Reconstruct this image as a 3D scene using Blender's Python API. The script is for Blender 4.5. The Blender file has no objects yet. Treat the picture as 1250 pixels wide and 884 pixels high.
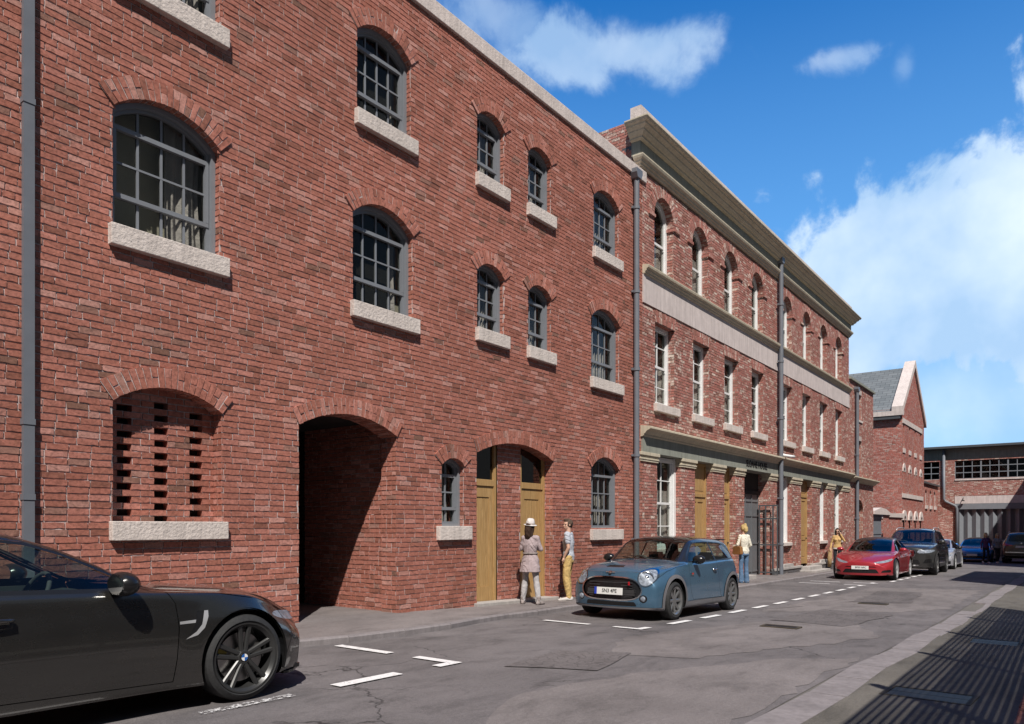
import bpy, bmesh, math, random
import numpy as np
from mathutils import Vector, Matrix
random.seed(7); RNG = np.random.default_rng(11)
PI = math.pi
scene = bpy.context.scene
COL = scene.collection

# ---------------------------------------------------------------- objects
def link(o, parent=None):
    COL.objects.link(o)
    if parent is not None: o.parent = parent
    return o

def tag(o, label=None, cat=None, group=None, kind=None):
    if label: o['label'] = label
    if cat: o['category'] = cat
    if group: o['group'] = group
    if kind: o['kind'] = kind
    return o

def empty(name, loc=(0, 0, 0), rz=0.0, label=None, cat=None, group=None):
    o = bpy.data.objects.new(name, None)
    o.location = loc; o.rotation_euler = (0, 0, rz); o.empty_display_size = .2
    link(o); tag(o, label, cat, group)
    return o

class MB:
    """mesh builder: collects faces, builds one mesh object"""
    def __init__(s): s.v = []; s.f = []; s.m = []
    def add(s, vs, fs, m=0):
        b = len(s.v); s.v.extend([tuple(p) for p in vs])
        for f in fs: s.f.append(tuple(b + i for i in f)); s.m.append(m)
    def box(s, x0, x1, y0, y1, z0, z1, m=0):
        s.add([(x0,y0,z0),(x1,y0,z0),(x1,y1,z0),(x0,y1,z0),(x0,y0,z1),(x1,y0,z1),(x1,y1,z1),(x0,y1,z1)],
              [(0,3,2,1),(4,5,6,7),(0,1,5,4),(1,2,6,5),(2,3,7,6),(3,0,4,7)], m)
    def prism(s, poly, axis, a, b, m=0):
        """poly of 2D points extruded along axis ('x','y','z') from a to b"""
        n = len(poly)
        def mk(p, t):
            if axis == 'y': return (p[0], t, p[1])
            if axis == 'x': return (t, p[0], p[1])
            return (p[0], p[1], t)
        vs = [mk(p, a) for p in poly] + [mk(p, b) for p in poly]
        fs = [tuple(range(n)), tuple(range(2*n-1, n-1, -1))]
        for i in range(n):
            j = (i+1) % n; fs.append((i, i+n, j+n, j))
        s.add(vs, fs, m)
    def ringstrip(s, outer, inner, axis, a, b, m=0, closed=True):
        n = len(outer)
        def mk(p, t):
            if axis == 'y': return (p[0], t, p[1])
            if axis == 'x': return (t, p[0], p[1])
            return (p[0], p[1], t)
        vs = [mk(p, a) for p in outer]+[mk(p, a) for p in inner]+[mk(p, b) for p in outer]+[mk(p, b) for p in inner]
        fs = []
        for i in range(n if closed else n-1):
            j = (i+1) % n
            fs += [(i, j, n+j, n+i), (2*n+i, 3*n+i, 3*n+j, 2*n+j), (i, 2*n+i, 2*n+j, j), (n+i, n+j, 3*n+j, 3*n+i)]
        s.add(vs, fs, m)
    def tube(s, pts, r, n=8, m=0, caps=True):
        pts = [Vector(p) for p in pts]; rs = r if isinstance(r, (list, tuple)) else [r]*len(pts)
        b = []; prev = None
        for i, p in enumerate(pts):
            d = (pts[min(i+1, len(pts)-1)] - pts[max(i-1, 0)])
            if d.length < 1e-9: d = Vector((0, 0, 1))
            d.normalize()
            up = Vector((0, 0, 1)) if abs(d.z) < .95 else Vector((1, 0, 0))
            if prev is not None: up = prev
            u = d.cross(up)
            if u.length < 1e-6: u = d.cross(Vector((0, 1, 0)))
            u.normalize(); w = u.cross(d).normalized(); prev = w
            for k in range(n):
                a = 2*PI*k/n; b.append(p + (u*math.cos(a) + w*math.sin(a))*rs[i])
        fs = []
        for i in range(len(pts)-1):
            for k in range(n):
                k2 = (k+1) % n; fs.append((i*n+k, i*n+k2, (i+1)*n+k2, (i+1)*n+k))
        if caps: fs += [tuple(range(n-1, -1, -1)), tuple((len(pts)-1)*n+k for k in range(n))]
        s.add(b, fs, m)
    def lathe(s, prof, axis='y', c=(0,0,0), n=32, m=0, closed=False):
        """prof: list of (r, t) along axis"""
        vs = []
        for r, t in prof:
            for k in range(n):
                a = 2*PI*k/n; q = (r*math.cos(a), r*math.sin(a))
                if axis == 'y': vs.append((c[0]+q[0], c[1]+t, c[2]+q[1]))
                elif axis == 'x': vs.append((c[0]+t, c[1]+q[0], c[2]+q[1]))
                else: vs.append((c[0]+q[0], c[1]+q[1], c[2]+t))
        fs = []; L = len(prof)
        for i in range(L if closed else L-1):
            j = (i+1) % L
            for k in range(n):
                k2 = (k+1) % n; fs.append((i*n+k, j*n+k, j*n+k2, i*n+k2))
        s.add(vs, fs, m)
    def sphere(s, c, r, n=12, k=8, m=0):
        rx, ry, rz = r if isinstance(r, (list, tuple)) else (r, r, r)
        vs = []
        for i in range(k+1):
            ph = PI*i/k
            for j in range(n):
                a = 2*PI*j/n
                vs.append((c[0]+rx*math.sin(ph)*math.cos(a), c[1]+ry*math.sin(ph)*math.sin(a), c[2]+rz*math.cos(ph)))
        fs = []
        for i in range(k):
            for j in range(n):
                j2 = (j+1) % n; fs.append((i*n+j, (i+1)*n+j, (i+1)*n+j2, i*n+j2))
        s.add(vs, fs, m)
    def build(s, name, mats, parent=None, smooth=False, bevel=0, auto=None):
        me = bpy.data.meshes.new(name)
        me.from_pydata(s.v, [], s.f)
        mats = mats if isinstance(mats, (list, tuple)) else [mats]
        for mt in mats: me.materials.append(mt)
        if len(mats) > 1: me.polygons.foreach_set('material_index', s.m)
        me.validate(); 
        bm = bmesh.new(); bm.from_mesh(me)
        if smooth: bmesh.ops.remove_doubles(bm, verts=bm.verts, dist=1e-5)
        bmesh.ops.recalc_face_normals(bm, faces=bm.faces); bm.to_mesh(me); bm.free()
        if smooth:
            me.polygons.foreach_set('use_smooth', [True]*len(me.polygons))
            if auto: me.set_sharp_from_angle(angle=math.radians(auto))
        o = bpy.data.objects.new(name, me); link(o, parent)
        if bevel:
            b = o.modifiers.new('bevel', 'BEVEL'); b.width = bevel; b.segments = 2; b.limit_method = 'ANGLE'; b.angle_limit = math.radians(40)
        return o

# ---------------------------------------------------------------- materials
def newmat(name):
    m = bpy.data.materials.new(name); m.use_nodes = True
    nt = m.node_tree; nt.nodes.clear()
    out = nt.nodes.new('ShaderNodeOutputMaterial')
    return m, nt, out
def N(nt, t, **kw):
    n = nt.nodes.new(t)
    for k, v in kw.items():
        if k.startswith('i_'):
            key = k[2:]; key = int(key) if key.isdigit() else key.replace('_', ' ')
            n.inputs[key].default_value = v
        else: setattr(n, k, v)
    return n
def ramp(nt, stops, interp='LINEAR'):
    r = nt.nodes.new('ShaderNodeValToRGB'); cr = r.color_ramp; cr.interpolation = interp
    while len(cr.elements) < len(stops): cr.elements.new(.5)
    for e, (p, c) in zip(cr.elements, stops):
        e.position = p; e.color = (c[0], c[1], c[2], 1) if not isinstance(c, (int, float)) else (c, c, c, 1)
    return r
def ramp_out(nt, s, stops):
    r = ramp(nt, stops); nt.links.new(s, r.inputs[0]); return r.outputs[0]
def coords(nt, scale=(1,1,1), kind='Object', rot=(0,0,0)):
    t = nt.nodes.new('ShaderNodeTexCoord'); mp = nt.nodes.new('ShaderNodeMapping')
    mp.inputs['Scale'].default_value = scale; mp.inputs['Rotation'].default_value = rot
    nt.links.new(t.outputs[kind], mp.inputs['Vector']); return mp.outputs['Vector']
def mixc(nt, fac, a, b, mode='MIX'):
    m = nt.nodes.new('ShaderNodeMix'); m.data_type = 'RGBA'; m.blend_type = mode
    L = nt.links
    for key, val in (('Factor', fac), ('A', a), ('B', b)):
        idx = {'Factor': 0, 'A': 6, 'B': 7}[key]
        if hasattr(val, 'is_linked') or isinstance(val, bpy.types.NodeSocket): L.new(val, m.inputs[idx])
        else:
            m.inputs[idx].default_value = val if key == 'Factor' else (*val[:3], 1)
    return m.outputs[2]
def noise(nt, vec, scale, detail=4, rough=.55, dist=0):
    n = N(nt, 'ShaderNodeTexNoise'); n.inputs['Scale'].default_value = scale
    n.inputs['Detail'].default_value = detail; n.inputs['Roughness'].default_value = rough
    n.inputs['Distortion'].default_value = dist
    if vec is not None: nt.links.new(vec, n.inputs['Vector'])
    return n.outputs['Fac']
def bump(nt, h, strength=.5, dist=.01, normal=None):
    b = N(nt, 'ShaderNodeBump'); b.inputs['Strength'].default_value = strength; b.inputs['Distance'].default_value = dist
    nt.links.new(h, b.inputs['Height'])
    if normal is not None: nt.links.new(normal, b.inputs['Normal'])
    return b.outputs['Normal']
def principled(nt, out, color=None, rough=.6, metal=0, normal=None, spec=.5, **kw):
    p = nt.nodes.new('ShaderNodeBsdfPrincipled')
    if isinstance(color, bpy.types.NodeSocket): nt.links.new(color, p.inputs['Base Color'])
    elif color is not None: p.inputs['Base Color'].default_value = (*color, 1)
    if isinstance(rough, bpy.types.NodeSocket): nt.links.new(rough, p.inputs['Roughness'])
    else: p.inputs['Roughness'].default_value = rough
    p.inputs['Metallic'].default_value = metal
    p.inputs['Specular IOR Level'].default_value = spec
    if normal is not None: nt.links.new(normal, p.inputs['Normal'])
    for k, v in kw.items(): p.inputs[k.replace('_', ' ')].default_value = v
    nt.links.new(p.outputs[0], out.inputs['Surface']); return p
def simple(name, color, rough=.6, metal=0, var=.12, nscale=6, bumps=0, bscale=60, spec=.5, **kw):
    m, nt, out = newmat(name); v = coords(nt)
    n = noise(nt, v, nscale, 5)
    r = ramp(nt, [(.3, [c*(1-var) for c in color]), (.7, [min(1, c*(1+var)) for c in color])])
    nt.links.new(n, r.inputs[0])
    nrm = bump(nt, noise(nt, v, bscale, 4), bumps, .01) if bumps else None
    principled(nt, out, r.outputs[0], rough, metal, nrm, spec, **kw)
    return m

def srgb(*c): return tuple(((x/255)/12.92 if x/255 <= .04045 else ((x/255+.055)/1.055)**2.4) for x in c)

def brick_mat(name, tones, pale=0.0, palecol=(.5,.45,.4), dark=.5, sc=1.0):
    m, nt, out = newmat(name); L = nt.links
    g = N(nt, 'ShaderNodeNewGeometry'); v = coords(nt)
    r = ramp(nt, tones); L.new(g.outputs['Random Per Island'], r.inputs[0])
    col = r.outputs[0]
    # within-brick mottling
    n1 = noise(nt, v, 28, 6, .65)
    m1 = ramp(nt, [(.28, .52), (.52, 1.0), (.75, 1.25)]); L.new(n1, m1.inputs[0])
    col = mixc(nt, 1.0, col, m1.outputs[0], 'MULTIPLY')
    # dark burnt scuffs
    n2 = noise(nt, v, 14, 8, .75, 1.2); r2 = ramp(nt, [(.54, 0), (.68, dark)]); L.new(n2, r2.inputs[0])
    col = mixc(nt, r2.outputs[0], col, (.13, .075, .045))
    # wide weathering
    n3 = noise(nt, v, .55, 4, .6); r3 = ramp(nt, [(.3, .84), (.7, 1.1)]); L.new(n3, r3.inputs[0])
    col = mixc(nt, 1.0, col, r3.outputs[0], 'MULTIPLY')
    if pale > 0:
        n4 = noise(nt, v, 15, 5, .75, .6)
        n5 = ramp_out(nt, noise(nt, v, .9, 3, .5), [(.0, .38), (1, .62)])
        ad = N(nt, 'ShaderNodeMath', operation='ADD'); L.new(n4, ad.inputs[0]); L.new(n5, ad.inputs[1])
        # a per-brick chance as well
        ad2 = N(nt, 'ShaderNodeMath', operation='MULTIPLY_ADD'); L.new(g.outputs['Random Per Island'], ad2.inputs[0]); ad2.inputs[1].default_value = .22; L.new(ad.outputs[0], ad2.inputs[2])
        r4 = ramp(nt, [(.0, 0), (1.0, 1)]); 
        mr = N(nt, 'ShaderNodeMapRange'); mr.inputs['From Min'].default_value = 1.19-.06*pale; mr.inputs['From Max'].default_value = 1.30-.06*pale
        mr.inputs['To Max'].default_value = .8
        L.new(ad2.outputs[0], mr.inputs[0])
        col = mixc(nt, mr.outputs[0], col, palecol)
    h = noise(nt, v, 70, 6, .7)
    h2 = noise(nt, v, 16, 5, .6)
    nrm = bump(nt, h2, .8, .006, bump(nt, h, .6, .002))
    principled(nt, out, col, .9, 0, nrm, .25)
    return m

M = {}
M['brick'] = brick_mat('red_brick', [(0, (.25,.10,.072)), (.1, (.35,.135,.098)), (.35, (.43,.168,.126)), (.6, (.37,.138,.10)), (.83, (.46,.188,.146)), (.94, (.52,.27,.225)), (1, (.22,.11,.08))], dark=.55)
M['brick2'] = brick_mat('mottled_brick', [(0, (.27,.13,.10)), (.2, (.38,.155,.125)), (.45, (.45,.18,.15)), (.65, (.35,.165,.135)), (.85, (.43,.215,.18)), (.95, (.50,.34,.28)), (1, (.28,.17,.14))], pale=.15, palecol=(.74,.64,.56), dark=.35)
M['brick3'] = brick_mat('gable_brick', [(0, (.36,.13,.10)), (.3, (.48,.17,.135)), (.6, (.44,.155,.125)), (.85, (.52,.22,.18)), (1, (.27,.13,.10))], pale=.35, palecol=(.5,.42,.38), dark=.35)
M['mortar'] = simple('lime_mortar', (.50,.43,.42), .95, var=.2, nscale=14, bumps=.5, bscale=90, spec=.1)
M['mortar2'] = simple('worn_mortar', (.48,.41,.38), .95, var=.25, nscale=10, bumps=.5, bscale=90, spec=.1)
M['plinthbrick'] = simple('blue_grey_brick', (.10,.095,.10), .8, var=.35, nscale=18, bumps=.5)

def stone(name, col, scale=22, bs=.9, dirt=.25):
    m, nt, out = newmat(name); L = nt.links; v = coords(nt)
    a = noise(nt, v, 3, 6, .6); r = ramp(nt, [(.3, [c*(1-dirt) for c in col]), (.62, col), (.85, [min(1, c*1.1) for c in col])]); L.new(a, r.inputs[0])
    st = noise(nt, coords(nt, (6, 6, .5)), 2.2, 5, .7); rs = ramp(nt, [(.35, .80), (.6, 1.0)]); L.new(st, rs.inputs[0])
    col2 = mixc(nt, 1.0, r.outputs[0], rs.outputs[0], 'MULTIPLY')
    h = noise(nt, v, scale, 6, .6); h2 = noise(nt, v, scale*3.5, 3)
    principled(nt, out, col2, .92, 0, bump(nt, h, bs, .02, bump(nt, h2, .5, .004)), .2)
    return m
M['stone'] = stone('rough_sill_stone', (.70,.62,.575), 26, .75, .12)
M['coping'] = stone('coping_stone', (.68,.595,.56), 18, .5, .15)
M['cream'] = stone('painted_cornice', (.60,.53,.41), 8, .12, .12)
M['fascia'] = stone('sage_fascia', (.30,.31,.27), 6, .1, .15)
M['band'] = stone('pale_render_band', (.66,.575,.555), 6, .2, .14)
M['kerb'] = stone('kerb_stone', (.26,.235,.24), 9, .35, .22)
M['step'] = stone('step_stone', (.45,.42,.40), 12, .3, .2)
M['pipe'] = simple('blue_grey_pipe_paint', (.15,.16,.185), .45, var=.08, nscale=4)
M['frame'] = simple('blue_grey_window_paint', (.20,.212,.235), .45, var=.06, nscale=5)
M['white'] = simple('white_window_paint', (.74,.74,.74), .45, var=.04, nscale=5)
M['darkpaint'] = simple('dark_steel_paint', (.075,.08,.088), .5, var=.1)
M['black'] = simple('black_rubber', (.018,.018,.019), .6, var=.1)
M['room'] = simple('grey_room_plaster', (.34,.33,.29), .9, var=.05)
M['blind'] = simple('grey_blind_fabric', (.72,.70,.62), .9, var=.05)
M['pitch'] = simple('dark_paint_and_shade', (.02,.019,.018), .9, var=.2)  # flat black paint; also stands in for shade deep in the archway

def wood_mat():
    m, nt, out = newmat('varnished_oak'); L = nt.links
    v = coords(nt, (9, 9, .55)); n = noise(nt, v, 4.5, 7, .62, .8)
    r = ramp(nt, [(.25, (.27,.155,.06)), (.5, (.43,.265,.11)), (.75, (.54,.355,.165))]); L.new(n, r.inputs[0])
    v2 = coords(nt, (1, 1, .15)); n2 = noise(nt, v2, 60, 3)
    c = mixc(nt, .25, r.outputs[0], ramp_out(nt, n2, [(.3, .55), (.7, 1.0)]), 'MULTIPLY')
    principled(nt, out, c, .5, 0, bump(nt, n, .25, .004), .4)
    return m
M['wood'] = wood_mat()

def cloth(name, col, rough=.9, var=.12, sc=40):
    m, nt, out = newmat(name); v = coords(nt)
    n = noise(nt, v, 7, 4); r = ramp_out(nt, n, [(.3, [c*(1-var) for c in col]), (.7, [min(1, c*(1+var)) for c in col])])
    principled(nt, out, r, rough, 0, bump(nt, noise(nt, v, sc, 4), .35, .01, bump(nt, noise(nt, v, 9, 2, .5, .8), .8, .03)), .2)
    return m
M['curtain'] = cloth('pale_curtain', (.72,.69,.72))

def glass_mat(name, tint=(.55,.6,.58), refl=1.0, rough=.0, ior=1.5):
    m, nt, out = newmat(name); L = nt.links
    tr = N(nt, 'ShaderNodeBsdfTransparent'); tr.inputs[0].default_value = (*tint, 1)
    gl = N(nt, 'ShaderNodeBsdfGlossy'); gl.inputs['Roughness'].default_value = rough; gl.inputs[0].default_value = (refl, refl, refl, 1)
    n = noise(nt, coords(nt), 1.7, 2)
    nb = bump(nt, n, .08, .02); L.new(nb, gl.inputs['Normal'])
    fr = N(nt, 'ShaderNodeFresnel'); gg = N(nt, 'ShaderNodeNewGeometry'); im = N(nt, 'ShaderNodeMix'); im.inputs[2].default_value = ior; im.inputs[3].default_value = 1/ior
    L.new(gg.outputs['Backfacing'], im.inputs[0]); L.new(im.outputs[0], fr.inputs[0])
    mx = N(nt, 'ShaderNodeMixShader'); L.new(fr.outputs[0], mx.inputs[0]); L.new(tr.outputs[0], mx.inputs[1]); L.new(gl.outputs[0], mx.inputs[2])
    L.new(mx.outputs[0], out.inputs['Surface']); return m
M['glass'] = glass_mat('window_glass', (.80,.80,.77), .42)
M['glassdark'] = glass_mat('dark_transom_glass', (.10,.09,.08), .9, ior=1.9)

# ---------------------------------------------------------------- ground profile
GT = [(-300,.45),(-30,.45),(2.8,.33),(6.35,.29),(7.9,.265),(10.1,.19),(12.5,.13),(16.4,.06),(25,-.055),(34,-.17),(45,-.30),(55,-.40),(65,-.45),(700,-.45)]
def gz(x):
    for (a, p), (b, q) in zip(GT, GT[1:]):
        if x <= b: return p + (q-p)*(x-a)/(b-a)
    return GT[-1][1]
def rz(x): return gz(x) - .10
KT = [(-300,-1.25),(5.3,-1.25),(6.0,-1.45),(7.4,-1.52),(9.6,-1.12),(12.2,-.95),(16,-1.1),(20,-1.22),(25,-1.1),(31,-.9),(41,-.9),(42.5,.3),(49,.3),(50,-.9),(64,-.9)]
def ky(x):
    for (a, p), (b, q) in zip(KT, KT[1:]):
        if x <= b:
            t = (x-a)/(b-a); t = t*t*(3-2*t); return p + (q-p)*t
    return KT[-1][1]
# ================================================================ brickwork
class Bricks:
    """collects individual bricks (real geometry) + recessed mortar sheet, builds one mesh"""
    def __init__(s, seed=0, rag=.003, depth=.008, npt=4, perp=None):
        s.perp = perp; s.j = .0145
        s.V = []; s.F = []; s.Mi = []; s.n = 0; s.rng = np.random.default_rng(seed); s.rag = rag; s.depth = depth; s.npt = npt
    def quad(s, c0, c1, c2, c3, mi=0, proud=0.0, depth=None, nrm=None, np_=None):
        """one brick: 4 front corners (ccw seen from outside); nrm outward"""
        k = np_ or s.npt; r = s.rng
        c = [np.array(q, float) for q in (c0, c1, c2, c3)]
        nrm = np.array(nrm, float); d = s.depth if depth is None else depth
        bot = [c[0] + (c[1]-c[0])*t for t in np.linspace(0, 1, k)]
        top = [c[2] + (c[3]-c[2])*t for t in np.linspace(0, 1, k)]
        pts = np.array(bot + top); e = (c[1]-c[0]); le = np.linalg.norm(e)+1e-9; e = e/le
        w = np.cross(nrm, e)
        jit = r.normal(0, 1, (2*k, 3))
        rg = s.rag; jit[k:, 1] *= .45
        jj = np.clip(jit[:, 0:1], -2, 2)*rg*e*.8 + np.clip(jit[:, 1:2], -2, 2)*rg*w + jit[:, 2:3]*rg*.5*nrm
        bj = nrm*(proud + r.normal(0, rg*.6))
        front = pts + jj + bj
        back = pts + jj*.7 - nrm*(d+.002)
        n = 2*k
        s.V.append(np.vstack([front, back])); b = s.n
        s.F.append([tuple(b+i for i in range(n))]); s.Mi.append(mi)
        for i in range(n):
            j = (i+1) % n; s.F[-1].append((b+i, b+n+i, b+n+j, b+j)); s.Mi.append(mi)
        s.n += 2*n
    def flat(s, pts, mi):
        s.V.append(np.array(pts, float)); s.F.append([tuple(range(s.n, s.n+len(pts)))]); s.Mi.append(mi); s.n += len(pts)
    def wall(s, O, U, Nn, u0, u1, z0, z1, openings=(), course=.075, length=.225, mi=0, mmi=1, step=None, zfun=None, header=.22):
        """O origin point (z ignored), U unit horizontal dir, Nn outward normal; openings give span(z)->(a,b) or None"""
        O = np.array(O, float); U = np.array(U, float); Nn = np.array(Nn, float); Zv = np.array((0, 0, 1.0))
        r = s.rng; j = s.j; dm = s.depth
        P = lambda u, z, off=0: O + U*u + Zv*z + Nn*off
        i0 = int(math.floor(z0/course)); i1 = int(math.ceil(z1/course))
        for i in range(i0, i1):
            za = max(i*course, z0); zb = min((i+1)*course, z1)
            if zb - za < .02: continue
            cuts = []
            for op in openings:
                t = op(za, zb, True)
                if t: cuts.append(t)
            cuts.sort()
            segs = []; a = u0
            for c0, c1 in cuts:
                if c0 > a: segs.append((a, min(c0, u1)))
                a = max(a, c1)
            if a < u1: segs.append((a, u1))
            off = (i % 2)*length/2 + (((i*7919) % 13)/13-.5)*.02
            # brick ends along this course (shared across the wall)
            u = u0 - length + off
            ends = [u]
            while u < u1:
                u += (length*.5 if r.random() < header else length) + r.normal(0, .003); ends.append(u)
            bz = za + j*.5 ; tz = zb - j*.5
            for a, b in segs:
                if s.perp is not None:
                    for e_ in ends:
                        if a+.02 < e_ < b-.02: s.flat([P(e_-j*.6, bz-.001, -s.perp), P(e_+j*.6, bz-.001, -s.perp), P(e_+j*.6, tz+.001, -s.perp), P(e_-j*.6, tz+.001, -s.perp)], mmi)
                for e0, e1 in zip(ends, ends[1:]):
                    x0 = max(e0, a); x1 = min(e1, b)
                    g0 = j*.5 if e0 > a+1e-6 else 0; g1 = j*.5 if e1 < b-1e-6 else 0
                    if x1 - x0 < .035: continue
                    zz = r.normal(0, .0008)
                    s.quad(P(x0+g0, bz+zz), P(x1-g1, bz+zz), P(x1-g1, tz+zz), P(x0+g0, tz+zz), mi, 0, None, Nn)
            # mortar behind
            cuts = sorted([t for t in (op(za, zb, False) for op in openings) if t]); segs = []; a = u0
            for c0, c1 in cuts:
                if c0 > a: segs.append((a, min(c0, u1)))
                a = max(a, c1)
            if a < u1: segs.append((a, u1))
            for a, b in segs:
                s.flat([P(a, za, -dm), P(b, za, -dm), P(b, zb, -dm), P(a, zb, -dm)], mmi)
    def arch_ring(s, xc, a, zs, rise, t, y0, y1, proud=.012, mi=0, wid=.075, double=True):
        """voussoirs in plane y (facade faces -y), soffit back to y1"""
        R = (a*a + rise*rise)/(2*rise); zc = zs + rise - R; phi = math.asin(min(1, a/R))
        n = max(6, int(round(2*phi*(R + t*.35)/wid))); dj = .006/(R+t*.5)
        nr = (0, -1, 0); rr = s.rng
        for i in range(n):
            f0 = -phi + 2*phi*i/n + dj; f1 = -phi + 2*phi*(i+1)/n - dj
            parts = [(R, R+t)] if (i % 2 == 0 or not double) else ([(R, R+t*.5-.006), (R+t*.5+.006, R+t)])
            for q, (ra, rb) in enumerate(parts):
                pt = lambda rad, f, y: np.array((xc + rad*math.sin(f), y, zc + rad*math.cos(f)))
                pr = proud + rr.normal(0, .002)
                rb2 = rb + rr.normal(0, .004)
                s.quad(pt(ra, f0, y0), pt(ra, f1, y0), pt(rb2, f1, y0), pt(rb2, f0, y0), mi, pr, .03, nr, 3)
            # soffit brick: normal pointing to the centre
            fm = (f0+f1)/2; nn = np.array((-math.sin(fm), 0, -math.cos(fm)))
            yy = y0-proud+.001; L = .215; k = 0
            yb = y1
            ys = [yy]
            first = L if i % 2 == 0 else L*.5
            while ys[-1] < yb: ys.append(min(yb, ys[-1] + (first if len(ys) == 1 else L)))
            for ya, yc in zip(ys, ys[1:]):
                if yc-ya < .02: continue
                s.quad(pt(R, f0, ya+.004), pt(R, f0, yc-.004), pt(R, f1, yc-.004), pt(R, f1, ya+.004), mi, 0, .01, nn, 2)
        # mortar bed of ring front and soffit
        m = 16
        for i in range(m):
            f0 = -phi + 2*phi*i/m; f1 = -phi + 2*phi*(i+1)/m
            pt = lambda rad, f, y: np.array((xc + rad*math.sin(f), y, zc + rad*math.cos(f)))
            yf = y0-proud+.009
            s.flat([pt(R+.006, f0, yf), pt(R+.006, f1, yf), pt(R+t-.004, f1, yf), pt(R+t-.004, f0, yf)], 1)
            s.flat([pt(R+.006, f0, yf), pt(R+.006, f0, y1), pt(R+.006, f1, y1), pt(R+.006, f1, yf)], 1)
        # side cheeks of the proud ring
    def build(s, name, mats, parent=None):
        V = np.vstack(s.V); F = [f for g in s.F for f in g]
        me = bpy.data.meshes.new(name)
        nl = sum(len(f) for f in F)
        me.vertices.add(len(V)); me.vertices.foreach_set('co', V.ravel())
        me.loops.add(nl); me.loops.foreach_set('vertex_index', np.fromiter((i for f in F for i in f), dtype=np.int32, count=nl))
        me.polygons.add(len(F)); ln = np.array([len(f) for f in F]); st = np.concatenate([[0], np.cumsum(ln)[:-1]])
        me.polygons.foreach_set('loop_start', st); me.polygons.foreach_set('material_index', np.array(s.Mi, dtype=np.int32))
        for m in mats: me.materials.append(m)
        me.update(calc_edges=True); me.validate(); me.shade_flat()
        o = bpy.data.objects.new(name, me); return link(o, parent)

def op_rect(x0, x1, z0, z1):
    def f(za, zb, brick):
        zm = (za+zb)/2
        return (x0, x1) if z0 < zm < z1 else None
    return f
def op_arch(x0, x1, z0, zs, rise, t):
    a = (x1-x0)/2; xc = (x0+x1)/2; R = (a*a+rise*rise)/(2*rise); zc = zs+rise-R; phi = math.asin(min(1, a/R))
    def f(za, zb, brick):
        if zb <= z0 + .02: return None
        zm = (za+zb)/2
        if zm < z0: return None
        if zm <= zs: return (x0, x1)
        if brick:
            # inside the ring, less 25 mm so that the stepped edge hides beneath it
            top = zb; R2 = R+t
            if top-zc >= R2-.02: 
                return None
            ch = math.sqrt(max(0, R2*R2-(top-zc)**2))
            rad = (zm-zc)*math.tan(phi) if phi < 1.5 else 1e9
            w = min(ch, rad) - .03
            return (xc-w, xc+w) if w > 0 else None
        if za-zc >= R: return None
        # mortar must not show inside the opening: use chord at course bottom
        w = min(a, math.sqrt(max(0, R*R-(za-zc)**2))) if za-zc < R else 0
        return (xc-w-.01, xc+w+.01)
    return f

def arch_pts(x0, x1, zs, rise, inset=0, n=14):
    a = (x1-x0)/2; xc = (x0+x1)/2; R = (a*a+rise*rise)/(2*rise); zc = zs+rise-R; phi = math.asin(min(1, a/R)) if rise <= a else PI/2
    R2 = R-inset; a2 = a-inset; ph2 = math.asin(min(1, a2/R2))
    return [(xc + R2*math.sin(f), zc + R2*math.cos(f)) for f in [ph2 - 2*ph2*i/n for i in range(n+1)]]  # right to left
def arch_z(x, x0, x1, zs, rise, inset=0):
    a = (x1-x0)/2; xc = (x0+x1)/2; R = (a*a+rise*rise)/(2*rise); zc = zs+rise-R; R2 = R-inset
    d = abs(x-xc)
    return zc + math.sqrt(max(0, R2*R2-d*d))
def outline(x0, x1, z0, zs, rise, inset=0, n=14):
    if rise > 0:
        return [(x0+inset, z0+inset), (x1-inset, z0+inset)] + arch_pts(x0, x1, zs, rise, inset, n)
    return [(x0+inset, z0+inset), (x1-inset, z0+inset), (x1-inset, zs-inset), (x0+inset, zs-inset)]

def curtain_mesh(x0, x1, y, z0, z1, seed, amp=.035):
    r = random.Random(seed); mb = MB(); n = 26; ph = r.random()*6
    rows = 7; vs = []
    for j in range(rows+1):
        for i in range(n+1):
            t = i/n; zt = z0+(z1-z0)*j/rows
            sw = (1-j/rows)*.12*math.sin(2.5*t*PI+ph)
            vs.append((x0+(x1-x0)*t*(1-.12*(1-abs(2*j/rows-1))), y + amp*math.sin(t*n*.9+ph+.5*math.sin(j*.8)) + sw*.12, zt))
    fs = [(j*(n+1)+i, j*(n+1)+i+1, (j+1)*(n+1)+i+1, (j+1)*(n+1)+i) for j in range(rows) for i in range(n)]
    mb.add(vs, fs); return mb

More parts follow.
